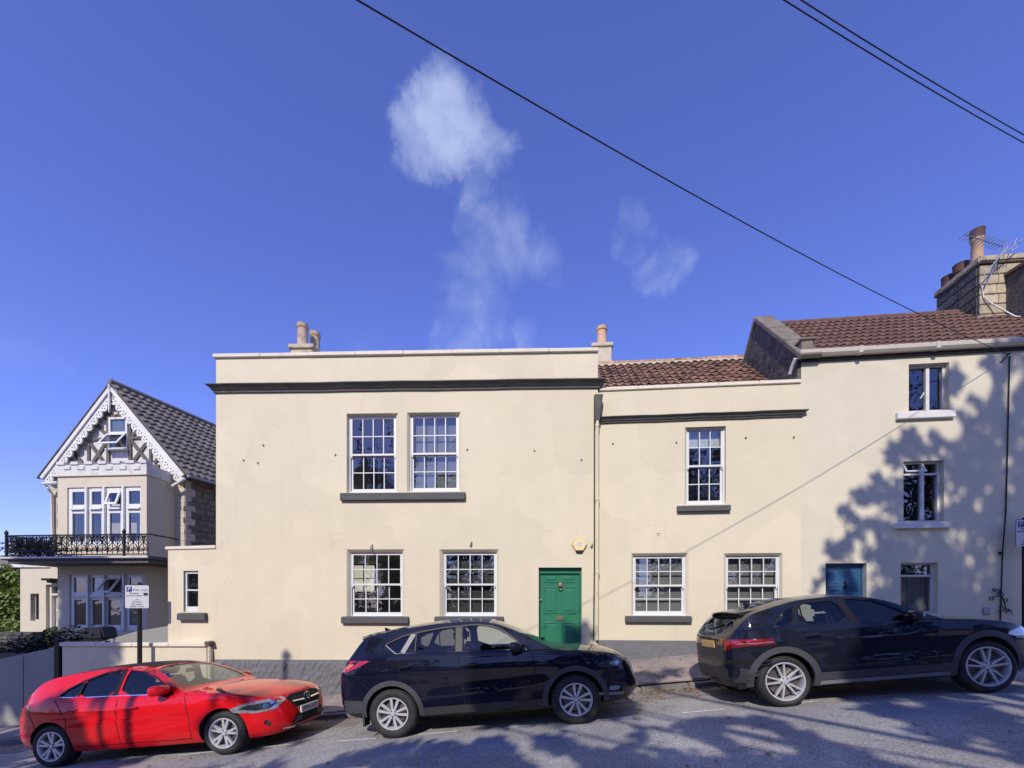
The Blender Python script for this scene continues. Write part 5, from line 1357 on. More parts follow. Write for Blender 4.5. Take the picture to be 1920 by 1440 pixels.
# ------------------------------------------------------------------ cars
def paint(name, col, metallic=0.3, rough=.38, dust=None):
    m = pmat(name, col, var=.05, scale=2, rough=rough, bump=.0, metallic=metallic, coat=1.0, spec=.05, col2=dust, c2scale=1.5, c2lo=.5, c2hi=.85)
    return m
M['red'] = paint('red_car_paint', (.64, .006, .010), .0, .5)
M['navy'] = paint('navy_car_paint', (.0035, .0045, .014), .0, .55, (.005, .006, .017))
M['blueblack'] = paint('blue_black_car_paint', (.006, .008, .017), .0, .55, (.013, .016, .026))
M['tyre'] = pmat('tyre_rubber', (.02, .02, .021), var=.3, scale=8, rough=.75, bump=.2, col2=(.04, .037, .034), c2scale=6)
M['alloy'] = pmat('silver_alloy', (.62, .62, .63), var=.05, rough=.35, metallic=.45, bump=0)
M['alloy_dark'] = pmat('dark_alloy', (.06, .06, .065), var=.1, rough=.4, metallic=.6, bump=0)
M['disc'] = pmat('brake_disc', (.18, .16, .15), var=.2, rough=.45, metallic=.8, bump=0)
M['chrome'] = pmat('chrome', (.75, .75, .77), var=.03, rough=.12, metallic=1.0, bump=0)
M['cladding'] = pmat('grey_plastic_cladding', (.035, .035, .038), var=.12, rough=.6, bump=.1)
M['cladding_l'] = pmat('satin_grey_cladding', (.055, .055, .062), var=.1, rough=.5, bump=.05)
M['trim'] = pmat('black_gloss_trim', (.008, .008, .009), var=.05, rough=.45, bump=0, spec=.25)
M['gap'] = pmat('shut_line', (.002, .002, .002), var=0, rough=.9, bump=0)
M['carglass'] = glass('car_side_glass', (.70, .76, .76), .045, .0)
M['privacy'] = glass('privacy_glass', (.42, .45, .46), .045, .0)
M['screen'] = glass('windscreen_glass', (.72, .80, .74), .09, .0)
M['lens'] = pmat('headlamp_lens', (.40, .42, .45), var=.45, scale=22, rough=.12, bump=0, metallic=.5, coat=1)
M['lens_dark'] = pmat('headlamp_dark', (.03, .032, .036), var=.2, rough=.1, bump=0, coat=1)
M['redlens'] = pmat('red_lamp_lens', (.42, .012, .016), var=.15, scale=8, rough=.1, bump=0, coat=1)
M['redlens2'] = pmat('dark_red_lamp_lens', (.16, .006, .010), var=.2, scale=8, rough=.1, bump=0, coat=1)
M['amber'] = pmat('amber_lens', (.7, .16, .05), var=.1, rough=.1, bump=0, coat=1)
M['seat'] = pmat('seat_cloth', (.035, .035, .038), var=.15, rough=.85, bump=.1)
M['cabin'] = pmat('cabin_plastic', (.022, .022, .024), var=.1, rough=.7, bump=0)
M['plate_w'] = pmat('white_number_plate', (.75, .75, .73), var=.03, rough=.35, bump=0)
M['plate_y'] = pmat('yellow_number_plate', (.78, .46, .14), var=.08, scale=20, rough=.35, bump=0)
M['satin'] = pmat('satin_silver_trim', (.20, .20, .205), var=.05, rough=.5, metallic=.0, bump=0)

def table(pts, L, n=1800):
    xs = [p[0] for p in pts]; ys = [p[1] for p in pts]; m = len(xs)
    h = [xs[i + 1] - xs[i] for i in range(m - 1)]; d = [(ys[i + 1] - ys[i]) / h[i] for i in range(m - 1)]
    t = [0] * m; t[0], t[-1] = d[0], d[-1]
    for i in range(1, m - 1):
        if d[i - 1] * d[i] <= 0: t[i] = 0
        else: w1, w2 = 2 * h[i] + h[i - 1], h[i] + 2 * h[i - 1]; t[i] = (w1 + w2) / (w1 / d[i - 1] + w2 / d[i])
    out = []; k = 0
    for j in range(n + 1):
        x = min(max(L * j / n, xs[0]), xs[-1])
        while k < m - 2 and x > xs[k + 1]: k += 1
        s = (x - xs[k]) / h[k]; a, b = ys[k], ys[k + 1]
        out.append(a * (1 + 2 * s) * (1 - s) ** 2 + t[k] * h[k] * s * (1 - s) ** 2 + b * s * s * (3 - 2 * s) + t[k + 1] * h[k] * s * s * (s - 1))
    def f(x):
        q = x / L * n
        if q <= 0: return out[0]
        if q >= n: return out[n]
        i = int(q); return out[i] + (out[i + 1] - out[i]) * (q - i)
    return f
class Car:
    def __init__(s, spec):
        s.L = spec['L']; s.x0 = spec.get('x0', 0); s.zt = table(spec['top'], s.L); s.zb = table(spec['bot'], s.L); s.bl = table(spec['belt'], s.L); s.W = table(spec['plan'], s.L)
        s.cr = table(spec['crown'], s.L); s.tum = spec.get('tumble', .36); s.crease = spec.get('crease', [])
    def lev(s, x):
        zt = s.zt(x); ze = zt - s.cr(x); zs = min(s.bl(x), ze - .012); zb = min(s.zb(x), zs - .05); return zb, zs, ze, zt
    def side(s, x, z, zb, zs):
        W = s.W(x); q = (z - zb) / (zs - zb)
        w = W
        if q < .4: w -= .075 * ((.4 - q) / .4) ** 2
        if q > .72: w -= .035 * ((q - .72) / .28) ** 2
        for (za, sl, amp, wd, x0, x1) in s.crease:
            if x0 < x < x1:
                e = math.sin(math.pi * (x - x0) / (x1 - x0)) ** .5; dz = z - (za + sl * (x - x0)); w += amp * e * math.exp(-(dz / wd) ** 2) * (1 if dz > 0 else math.exp(-(dz / wd) ** 2 * 1.2))
        return w
    def half(s, x, z, L4=None):
        zb, zs, ze, zt = L4 or s.lev(x)
        if z <= zs: return s.side(x, max(z, zb), zb, zs)
        w0 = s.side(x, zs, zb, zs); t = z - zs
        return max(w0 - .032 * min(t / .022, 1) - s.tum * t - .10 * t * t, .05)
    def inside(s, x, y, z):
        if x < s.x0 or x > s.L: return False
        l4 = s.lev(x); zb, zs, ze, zt = l4
        if z < zb or z > zt: return False
        if z <= ze: return abs(y) <= s.half(x, z, l4)
        wt = s.half(x, ze, l4)
        return abs(y) < wt and z <= ze + (zt - ze) * (1 - (abs(y) / wt) ** 2.4)
    def ring(s, x, inset=0.0, floor=None):
        zb, zs, ze, zt = l4 = s.lev(x)
        if floor is not None: zb = floor
        pts = [(0, zb)]
        if floor is None: pts += [(s.half(x, zb, l4) * .5, zb), (s.half(x, zb, l4) * .93, zb)]
        else: pts += [((s.half(x, zb, l4) - inset) * .5, zb)]
        n1, n2, n3 = 14, 8, 9
        for i in range(n1 + 1):
            z = zb + (zs - zb) * i / n1; pts.append((s.half(x, z, l4) - inset - (.02 if i == 0 and floor is None else 0), z))
        for i in range(1, n2 + 1):
            z = zs + (ze - zs) * i / n2; pts.append((s.half(x, z, l4) - inset, z))
        wt = s.half(x, ze, l4) - inset
        for i in range(1, n3 + 1):
            f = 1 - i / n3; f = f ** .8; pts.append((wt * f, ze + (zt - ze) * (1 - f ** 2.4)))
        if inset: pts = [(y, min(z, z if floor is None else max(floor, z - (inset * .8 if z > zs else 0)))) for y, z in pts]
        return pts
    def loft(s, xs, inset=0.0, floor=None):
        mb = MB(); rings = []
        for x in xs:
            h = s.ring(x, inset, floor); ring = [(x, -y, z) for y, z in h] + [(x, y, z) for y, z in h[-2:0:-1]]; rings.append(ring)
        n = len(rings[0]); base = 0
        for r in rings: mb.v += r
        for k in range(len(rings) - 1):
            for j in range(n):
                j2 = (j + 1) % n; mb.f.append((k * n + j, k * n + j2, (k + 1) * n + j2, (k + 1) * n + j)); mb.mi.append(0)
        mb.f.append(tuple(range(n - 1, -1, -1))); mb.mi.append(0); mb.f.append(tuple((len(rings) - 1) * n + j for j in range(n))); mb.mi.append(0)
        return mb
    def hit(s, o, d, tmax=2.5, step=.02):
        t = 0
        while t < tmax:
            if s.inside(o[0] + d[0] * t, o[1] + d[1] * t, o[2] + d[2] * t): break
            t += step
        else: return None
        a, b = t - step, t
        for _ in range(12):
            m = (a + b) / 2
            if s.inside(o[0] + d[0] * m, o[1] + d[1] * m, o[2] + d[2] * m): b = m
            else: a = m
        return b
    def patch(s, poly, proj, eps, name, mat, parent, step=.06, skirt=.0, smooth=40):
        """poly in the (a, b) plane; proj(a, b) -> (origin, direction)"""
        bm = bmesh.new(); vs = [bm.verts.new((p[0], p[1], 0)) for p in poly]; bm.faces.new(vs)
        for ax in (0, 1):
            lo = min(p[ax] for p in poly); hi = max(p[ax] for p in poly); k = max(1, int((hi - lo) / step))
            for i in range(1, k):
                c = [0, 0, 0]; c[ax] = lo + (hi - lo) * i / k; nn = [0, 0, 0]; nn[ax] = 1
                bmesh.ops.bisect_plane(bm, geom=bm.verts[:] + bm.edges[:] + bm.faces[:], plane_co=c, plane_no=nn)
        bad = []; inner = {}
        for v in bm.verts:
            o, d = proj(v.co.x, v.co.y); t = s.hit(o, d)
            if t is None: bad.append(v); continue
            t -= eps; v.co = (o[0] + d[0] * t, o[1] + d[1] * t, o[2] + d[2] * t); inner[v] = Vector(d)
        if bad: bmesh.ops.delete(bm, geom=bad, context='VERTS')
        if skirt:
            for e in [e for e in bm.edges if len(e.link_faces) == 1]:
                a, b = e.verts
                if a in inner and b in inner:
                    c1 = bm.verts.new(a.co + inner[a] * skirt); c2 = bm.verts.new(b.co + inner[b] * skirt)
                    bm.faces.new([a, b, c2, c1])
        bmesh.ops.recalc_face_normals(bm, faces=bm.faces)
        me = bpy.data.meshes.new(name)
        for f in bm.faces: f.smooth = True
        bm.to_mesh(me); bm.free(); me.set_sharp_from_angle(angle=R(smooth)); me.materials.append(mat)
        return link(name, me, parent)
    def sp(s, sd): return lambda x, z: ((x, sd * 1.4, z), (0, -sd, 0))
    def strip(s, path, width, eps, name, mat, parent, sd=-1, step=.05, closed=False, skirt=.012, proj=None):
        pts = []
        P_ = [Vector((p[0], p[1])) for p in path]
        if closed: P_.append(P_[0])
        for a, b in zip(P_[:-1], P_[1:]):
            k = max(1, int((b - a).length / step))
            for i in range(k): pts.append(a.lerp(b, i / k))
        pts.append(P_[-1]); proj = proj or s.sp(sd); mb = MB(); prev = None; n = len(pts)
        for i, p in enumerate(pts):
            a = pts[i - 1] if i else (pts[-2] if closed else p); b = pts[i + 1] if i < n - 1 else (pts[1] if closed else p); t = (b - a).normalized(); nn = Vector((-t.y, t.x)) * width / 2
            q = []
            for c in (p - nn, p + nn):
                o, d = proj(c.x, c.y); h = s.hit(o, d)
                if h is None: q = None; break
                q.append((Vector(o) + Vector(d) * (h - eps), Vector(o) + Vector(d) * (h - eps + skirt + eps)))
            if q and prev:
                mb.face([prev[0][0], q[0][0], q[1][0], prev[1][0]]); mb.face([prev[0][1], q[0][1], q[0][0], prev[0][0]]); mb.face([prev[1][0], q[1][0], q[1][1], prev[1][1]])
            prev = q
        return mb.build(name, mat, parent, smooth=45)

def boolean(ob, cutters):
    for c in cutters:
        m = ob.modifiers.new('cut', 'BOOLEAN'); m.object = c; m.operation = 'DIFFERENCE'; m.solver = 'EXACT'
        try: m.material_mode = 'TRANSFER'
        except Exception: pass
    bpy.context.view_layer.update()
    me = bpy.data.meshes.new_from_object(ob.evaluated_get(bpy.context.evaluated_depsgraph_get()))
    ob.modifiers.clear(); old = ob.data; ob.data = me
    for c in cutters: bpy.data.objects.remove(c)
def smooth_poly(pts, it=2, keep=()):
    for _ in range(it):
        out = []
        n = len(pts)
        for i in range(n):
            a, b = pts[i], pts[(i + 1) % n]; out.append((a[0] * .78 + b[0] * .22, a[1] * .78 + b[1] * .22)); out.append((a[0] * .22 + b[0] * .78, a[1] * .22 + b[1] * .78))
        pts = out
    return pts
def wheel(parent, c, sd, R_, rr, spokes, tw=.22, alloy=None, back=None, steer=0):
    """spokes: list of (hub angle, rim angle, hub width, rim width) in degrees and metres"""
    alloy = alloy or M['alloy']; back = back or M['alloy_dark']
    y0 = 0; o = sd
    e = lambda y: y * o
    sh = [(rr * .97, e(-.01)), (rr + .012, e(.0)), (rr + .03, e(.012)), (R_ - .05, e(.016)), (R_ - .018, e(.0)), (R_, e(-.03)), (R_ + .002, e(-.07)), (R_ - .006, e(-.073)), (R_ - .006, e(-.085)), (R_ + .003, e(-.088)), (R_ + .003, e(-tw + .09)), (R_ - .006, e(-tw + .087)), (R_ - .006, e(-tw + .075)), (R_, e(-tw + .07)), (R_, e(-tw + .03)), (R_ - .03, e(-tw)), (rr * .97, e(-tw + .01))]
    w = MB().lathe(sh, (0, 0, 0), 48, 'y', cap=False).build('wheel', M['tyre'], parent, smooth=40)
    w.location = c; w.rotation_euler = (0, random.uniform(0, 6), steer)
    rim = MB().lathe([(rr + .008, e(.006)), (rr + .004, e(.012)), (rr - .012, e(.010)), (rr - .022, e(-.012)), (rr - .03, e(-.05)), (rr - .035, e(-.15)), (rr * .5, e(-.15))], (0, 0, 0), 48, 'y', cap=False).build('rim', alloy, w, smooth=35)
    mb = MB()
    for (a0, a1, w0, w1) in spokes:
        r0, r1 = rr * .16, rr - .012
        u0 = Vector((math.cos(R(a0)), 0, math.sin(R(a0)))); u1 = Vector((math.cos(R(a1)), 0, math.sin(R(a1))))
        p = u0 * r0; q = u1 * r1; t = (q - p).normalized(); nn = Vector((-t.z, 0, t.x))
        A_ = [p - nn * w0 / 2, q - nn * w1 / 2, q + nn * w1 / 2, p + nn * w0 / 2]
        yo = [e(-.006), e(.004), e(.004), e(-.006)]; yi = [e(-.05), e(-.03), e(-.03), e(-.05)]
        mb.hexa([v + Vector((0, y, 0)) for v, y in zip(A_, yi)], [v + Vector((0, y, 0)) for v, y in zip(A_, yo)])
    mb.lathe([(rr * .24, e(-.06)), (rr * .24, e(-.012)), (rr * .18, e(.0)), (rr * .13, e(.0)), (rr * .12, e(.006)), (0, e(.008))], (0, 0, 0), 20, 'y')
    for i in range(5):
        a = R(72 * i + 20); mb.lathe([(.011, e(-.012)), (.011, e(.002)), (0, e(.003))], (rr * .19 * math.cos(a), 0, rr * .19 * math.sin(a)), 8, 'y', mi=1)
    mb.build('spokes', [alloy, back], w, smooth=30, bev=0)
    MB().lathe([(.05, e(-.07)), (rr * .78, e(-.07)), (rr * .78, e(-.085)), (.05, e(-.085))], (0, 0, 0), 30, 'y', cap=False).build('brake_disc', M['disc'], w)
    MB().lathe([(rr * .93, e(-.145)), (.0, e(-.152))], (0, 0, 0), 24, 'y', cap=False).build('barrel_shade', M['gap'], w)
    return w
def seat(parent, x, y, z, w=.5, h=.62, lean=.28, mat=None, head=True):
    mat = mat or M['seat']
    mb = MB(); mb.hexa([(x - .02, y - w / 2, z), (x + .5, y - w / 2, z + .03), (x + .5, y + w / 2, z + .03), (x - .02, y + w / 2, z)], [(x - .02, y - w / 2, z + .15), (x + .5, y - w / 2, z + .18), (x + .5, y + w / 2, z + .18), (x - .02, y + w / 2, z + .15)])
    mb.hexa([(x - .06, y - w / 2, z + .1), (x + .10, y - w / 2, z + .1), (x + .10, y + w / 2, z + .1), (x - .06, y + w / 2, z + .1)], [(x - .06 - lean * h, y - w * .36, z + .1 + h), (x + .05 - lean * h, y - w * .36, z + .1 + h), (x + .05 - lean * h, y + w * .36, z + .1 + h), (x - .06 - lean * h, y + w * .36, z + .1 + h)])
    o = mb.build('seat', mat, parent, bev=.04, seg=2, smooth=40)
    if head:
        hx = x - lean * (h + .1); MB().box(hx - .06, hx + .05, y - .13, y + .13, z + h + .13, z + h + .32).build('headrest', mat, o, bev=.045, seg=3, smooth=40)
    return o
def make_car(spec):
    c = Car(spec); L = c.L
    t = thing(spec['name'], spec['label'], 'car')
    x0 = c.x0; xs = [x0, x0 + .012, x0 + .03, x0 + .055, x0 + .085] + [x0 + .12 + (L - x0 - .24) * i / 84 for i in range(85)] + [L - .085, L - .055, L - .03, L - .012, L]
    body = c.loft(xs).build('body', [spec['paint'], M['cabin']], t)
    cut = []
    def cutter(mb, nm='cutter'):
        me = mb.mesh(nm, [M['cabin']]); o = link(nm, me); o.parent = t; cut.append(o); return o
    ra, (xr, xf), za = spec['arch'], spec['axles'], spec['R']
    for x in (xr, xf):
        for sd in (-1, 1):
            n = 36; w = c.W(x)
            mb = MB(); y0, y1 = sd * (w - .30), sd * (w + .4)
            mb.prism([(x + ra * math.cos(2 * math.pi * i / n), za + .015 + ra * math.sin(2 * math.pi * i / n)) for i in range(n)], lambda p, q, d: (p, d, q), min(y0, y1), max(y0, y1)); cutter(mb)
    x0, x1 = spec['cabin']; cutter(c.loft([x0 + (x1 - x0) * i / 30 for i in range(31)], .045, spec['floor']))
    for poly in spec['side_glass']:
        cutter(MB().prism(smooth_poly(poly[0], 1), lambda p, q, d: (p, d, q), -1.5, 1.5))
    for key in ('screen', 'rear_screen'):
        poly = spec[key]; cutter(MB().prism(smooth_poly(poly, 2), lambda p, q, d: (p, q, d), spec['floor'] + .25, 2.2))
    boolean(body, cut)
    me = body.data
    for p in me.polygons: p.use_smooth = True
    me.set_sharp_from_angle(angle=R(32))
    if len(me.materials) < 2: me.materials.append(M['cabin'])
    # glass
    for poly, gm in spec['side_glass']:
        for sd in (-1, 1):
            c.patch(smooth_poly(poly, 1), c.sp(sd), -.012, 'side_window', M[gm], t, .12)
    c.patch(smooth_poly(spec['screen'], 2), lambda x, y: ((x, y, 2.2), (0, 0, -1)), -.008, 'windscreen', M['screen'], t, .09)
    c.patch(smooth_poly(spec['rear_screen'], 2), lambda x, y: ((x, y, 2.2), (0, 0, -1)), -.008, 'rear_window', M[spec.get('rear_glass', 'privacy')], t, .09)
    # wheels
    for x, st in ((xr, 0), (xf, spec.get('steer', 0))):
        for sd in (-1, 1):
            wheel(t, (x, sd * (c.W(x) - spec.get('wheel_in', .035)), za), sd, za, spec['rim'], spec['spokes'], steer=st, alloy=spec.get('alloy'))
    # wheel arch liners (dark) keep the light out
    # underbody
    MB().box(.35, L - .35, -.72, .72, spec['sill_z'] - .05, spec['sill_z'] + .05).build('underbody', M['gap'], t)
    # cabin
    for y in (-.36, .36): seat(t, spec['front_seat'], y, spec['floor'] + .02)
    for y in (-.40, .0, .40): seat(t, spec['rear_seat'], y, spec['floor'] + .04, .42, .56)
    dx = spec['dash']
    MB().prism([(dx - .25, spec['floor']), (dx + .35, spec['floor']), (dx + .42, spec['dash_z'] - .02), (dx, spec['dash_z']), (dx - .22, spec['dash_z'] - .12)], lambda p, q, d: (p, d, q), -.66, .66).build('dashboard', M['cabin'], t, bev=.03, seg=2, smooth=40)
    sw = Vector((dx - .36, -.36 if False else -.36, spec['dash_z'] - .06))
    ax = Vector((1, 0, -.35)).normalized(); e1 = Vector((0, 1, 0)); e2 = ax.cross(e1)
    mb = MB(); mb.tube([sw + (e1 * math.cos(a) + e2 * math.sin(a)) * .18 for a in [i * math.pi / 12 for i in range(24)]], .016, 6, closed=True); mb.tube([sw - e1 * .17, sw, sw + e1 * .17], .02, 6); mb.tube([sw, sw + ax * .25], .03, 6)
    mb.build('steering_wheel', M['cabin'], t, smooth=50)
    mx = spec['screen_top']; MB().box(mx[0], mx[0] + .03, -.11, .11, mx[1] - .12, mx[1] - .05).build('rear_view_mirror', M['cabin'], t, bev=.012)
    # shut lines
    for line in spec['gaps']:
        for sd in (-1, 1): c.strip(line, .012, .0015, 'shut_line', M['gap'], t, sd, skirt=.001)
    for (path, w, mat, closed) in spec['trims']:
        for sd in (-1, 1): c.strip(path, w, .006, 'window_trim', M[mat], t, sd, closed=closed)
    for (poly, nm, mat, eps) in spec['side_panels']:
        for sd in (-1, 1): c.patch(poly, c.sp(sd), eps, nm, M[mat], t, .06, skirt=eps + .01)
    if spec.get('arch_trim'):
        w, mat = spec['arch_trim']
        for x in (xr, xf):
            for sd in (-1, 1):
                a0, a1 = spec.get('arch_span', (-14, 194))
                c.strip([(x + (ra + w / 2 - .004) * math.cos(R(a)), za + .015 + (ra + w / 2 - .004) * math.sin(R(a))) for a in range(a0, a1 + 1, 4)], w, .012, 'arch_trim', M[mat], t, sd, skirt=.02)
    # handles, mirrors
    for (x, z) in spec['handles']:
        for sd in (-1, 1):
            y = sd * c.half(x, z)
            hmb = MB(); hmb.tube([(x - .11, y - sd * .005, z - .012), (x - .095, y + sd * .028, z - .008), (x, y + sd * .038, z), (x + .085, y + sd * .028, z + .004), (x + .10, y - sd * .005, z + .004)], [.013, .014, .015, .014, .012], 8)
            hmb.build('door_handle', spec.get('handle_mat', spec['paint']), t, smooth=60)
            c.patch([(x - .075 + .06 * math.cos(a) * 1.6 + .07, z + .038 * math.sin(a)) for a in [i * math.pi / 8 for i in range(16)]], c.sp(sd), .0016, 'handle_cup', M['gap'] if spec.get('dark_cup') else spec['paint'], t, .05)
    mxx, mz = spec['mirror']
    for sd in (-1, 1):
        y = sd * (c.half(mxx, mz) + .13); mb = MB(); n = 12; rings = [(-.075, .60), (-.06, .93), (-.02, 1.05), (.04, .98), (.09, .72), (.115, .3)]
        i0 = 0
        for k, (dx_, f) in enumerate(rings):
            for j in range(n):
                a = 2 * math.pi * j / n; ca, sa = math.cos(a), math.sin(a); ca = math.copysign(abs(ca) ** .6, ca); sa = math.copysign(abs(sa) ** .6, sa)
                mb.v.append((mxx + dx_ + .03 * ca * sd * -1 * .4, y + .125 * f * ca, mz + .075 * f * sa))
        for k in range(len(rings) - 1):
            for j in range(n): j2 = (j + 1) % n; mb.f.append((k * n + j, k * n + j2, (k + 1) * n + j2, (k + 1) * n + j)); mb.mi.append(0)
        mb.f.append(tuple(range(n - 1, -1, -1))); mb.mi.append(0); mb.f.append(tuple((len(rings) - 1) * n + j for j in range(n))); mb.mi.append(0)
        mo = mb.build('door_mirror', spec.get('mirror_paint', spec['paint']), t, smooth=50)
        MB().hexa([(mxx - .03, y - sd * .17, mz - .10), (mxx + .07, y - sd * .17, mz - .10), (mxx + .06, y + sd * .02, mz - .075), (mxx - .03, y + sd * .02, mz - .075)], [(mxx - .03, y - sd * .17, mz - .05), (mxx + .07, y - sd * .17, mz - .05), (mxx + .06, y + sd * .02, mz - .05), (mxx - .03, y + sd * .02, mz - .05)]).build('mirror_foot', M['trim'], mo)
    if spec.get('antenna'):
        x = spec['antenna']; z = c.zt(x); MB().prism([(x - .07, z - .01), (x - .085, z + .06), (x - .06, z + .062), (x + .07, z - .01)], lambda p, q, d: (p, d, q), -.015, .015).build('antenna_fin', spec['paint'], t, bev=.006)
    c.root = t; return c, t
def place_car(t, c, spec, u, v, yaw, Yn):
    """near-side wheelbase centre stands at road point (u, v) at depth Yn"""
    xm = (spec['axles'][0] + spec['axles'][1]) / 2; w = c.W(xm) - .03
    X = (u - U0) / F * Yn
    pit = math.atan(.092); roll = math.atan(.043)
    Mx = Matrix.Rotation(-yaw, 4, 'Z') @ Matrix.Rotation(-pit, 4, 'Y') @ Matrix.Rotation(-roll, 4, 'X')
    off = Mx @ Vector((xm, -w, 0)); z = road_z(X, Yn)
    t.matrix_world = Matrix.Translation(Vector((X, Yn, z + .002)) - off) @ Mx

def spoiler(c, t, xa, xt, drop, ym, mat):
    mb = MB(); n = 12; rows = []
    for i in range(n + 1):
        y = -ym + 2 * ym * i / n; k = 1 - .25 * abs(y / ym) ** 4
        za = 2.3 - c.hit((xa, y, 2.3), (0, 0, -1)); xq = xa + (xt - xa) * k; zq = za - drop - .03 * abs(y / ym) ** 3
        rows.append([(xa, y, za + .003), ((xa + xq) / 2, y, (za + zq) / 2 + .012), (xq, y, zq), (xq + .01, y, zq - .02), (xq + .12, y, zq - .035), (xa, y, za - .05)])
    for a, b in zip(rows[:-1], rows[1:]):
        for k in range(5): mb.face([a[k], a[k + 1], b[k + 1], b[k]])
    mb.face(rows[0]); mb.face(rows[-1]); mb.build('roof_spoiler', mat, t, smooth=40)
def arc_path(x, z, r, a0, a1, n=14): return [(x + r * math.cos(R(a0 + (a1 - a0) * i / n)), z + r * math.sin(R(a0 + (a1 - a0) * i / n))) for i in range(n + 1)]
bow = lambda L: None
# ---- red hatchback
sp = dict(name='hatchback_car', label='red five-door hatchback parked at the lower left, nose uphill', L=4.29, R=.318, rim=.215, arch=.355, axles=(.76, 3.46), sill_z=.24,
    paint=M['red'], floor=.42, cabin=(.55, 3.05),
    top=[(0, .60), (.02, .80), (.06, .93), (.13, 1.01), (.26, 1.12), (.48, 1.29), (.60, 1.335), (.85, 1.38), (1.2, 1.412), (1.6, 1.43), (2.0, 1.42), (2.3, 1.375), (2.6, 1.26), (2.85, 1.13), (3.02, 1.035), (3.12, .995), (3.4, .965), (3.75, .905), (4.0, .835), (4.14, .77), (4.22, .68), (4.27, .56), (4.29, .46)],
    bot=[(0, .36), (.1, .30), (.4, .24), (1.5, .20), (3, .20), (3.9, .20), (4.2, .22), (4.29, .26)],
    belt=[(0, .80), (.3, .95), (.9, 1.0), (1.5, .965), (2.2, .93), (2.9, .915), (3.3, .89), (3.8, .82), (4.1, .74), (4.29, .45)],
    plan=[(0, .50), (.02, .60), (.08, .70), (.2, .775), (.45, .85), (.9, .885), (1.6, .89), (2.6, .89), (3.3, .89), (3.65, .875), (3.9, .83), (4.06, .76), (4.17, .66), (4.25, .53), (4.29, .40)],
    crown=[(0, .01), (.15, .03), (.6, .05), (1.5, .055), (2.3, .05), (2.9, .04), (3.1, .045), (3.6, .06), (4.1, .05), (4.29, .01)], tumble=.34,
    crease=[(.80, -.03, .014, .035, .5, 3.3), (.50, .10, .016, .05, .9, 3.2)],
    side_glass=[([(1.0, 1.03), (1.36, 1.005), (1.40, 1.22), (1.30, 1.205), (1.12, 1.12)], 'privacy'), ([(1.385, 1.0), (1.93, .985), (1.99, 1.335), (1.75, 1.33), (1.55, 1.285), (1.42, 1.235)], 'privacy'), ([(2.04, .98), (2.80, .955), (2.76, 1.06), (2.55, 1.20), (2.38, 1.29), (2.2, 1.33), (2.08, 1.338)], 'carglass')],
    screen=[(2.36, -.46), (2.36, .46), (2.55, .60), (3.0, .70), (3.05, .3), (3.06, 0), (3.05, -.3), (3.0, -.70), (2.55, -.60)],
    rear_screen=[(.24, -.52), (.46, -.48), (.46, .48), (.24, .52)],
    front_seat=2.05, rear_seat=1.2, dash=2.82, dash_z=.95, screen_top=(2.48, 1.33),
    gaps=[[(1.0, .99), (1.12, .86), (1.22, .70), (1.24, .45), (1.26, .29)], [(1.99, .975), (2.0, .6), (2.02, .29)], [(2.92, .945), (2.98, .7), (3.0, .5), (3.0, .30)], [(1.3, .285), (3.0, .275)], [(.18, .86), (.45, .80), (.55, .6)], [(3.06, .985), (3.5, .885), (3.9, .80)]],
    trims=[([(1.0, 1.03), (1.5, 1.0), (2.2, .975), (2.84, .95)], .016, 'chrome', False), ([(1.37, 1.0), (1.41, 1.235)], .03, 'trim', False), ([(1.96, .985), (2.01, 1.34)], .075, 'trim', False), ([(1.0, 1.04), (1.14, 1.14), (1.4, 1.245), (1.75, 1.345), (2.1, 1.355), (2.4, 1.305), (2.6, 1.19), (2.82, 1.03)], .024, 'trim', False)],
    side_panels=[([(2.80, .955), (2.90, .95), (2.80, 1.05)], 'quarter_trim', 'trim', .004)],
    handles=[(1.33, .83), (2.25, .80)], mirror=(2.72, 1.02), spokes=[(72 * i + s * 5, 72 * i + s * 11, .035, .034) for i in range(5) for s in (-1, 1)])
def warp1(pts): 
    def f(a, x):
        for (p, q), (r_, s_) in zip(pts[:-1], pts[1:]):
            if x <= r_: return q + (s_ - q) * (x - p) / (r_ - p)
        return x
    return f
g_ = warp1([(0, 0), (.5, .48), (1.0, .86), (1.4, 1.21), (2.0, 1.80), (2.4, 2.18), (3.0, 2.78), (3.12, 2.90), (3.6, 3.58), (4.29, 4.29)])
n_ = warp1([(0, 0), (.6, .58), (1.0, .86), (1.33, 1.14), (2.0, 1.86), (2.3, 2.16), (3.0, 2.98), (3.6, 3.6), (4.29, 4.29)])
for k_ in ('top', 'belt', 'crown'): sp[k_] = [(g_(0, x), z) for x, z in sp[k_]]
sp['side_glass'] = [([(g_(0, x), z) for x, z in q], m) for q, m in sp['side_glass']]
sp['screen'] = [(g_(0, x), y) for x, y in sp['screen']]
sp['trims'] = [([(g_(0, x), z) for x, z in q], w, m, c_) for q, w, m, c_ in sp['trims']]
sp['side_panels'] = [([(g_(0, x), z) for x, z in q], a_, b_, c_) for q, a_, b_, c_ in sp['side_panels']]
sp['gaps'] = [[(n_(0, x), z) for x, z in q] for q in sp['gaps']]
sp['handles'] = [(n_(0, x), z) for x, z in sp['handles']]
sp['mirror'] = (2.56, 1.02); sp['front_seat'] = 1.85; sp['rear_seat'] = 1.05; sp['dash'] = 2.6; sp['cabin'] = (.5, 2.84); sp['screen_top'] = (2.28, 1.33)
car1, t1 = make_car(sp)
sp1 = sp
fp = lambda y, z: ((5.0, y, z), (-1, 0, 0))
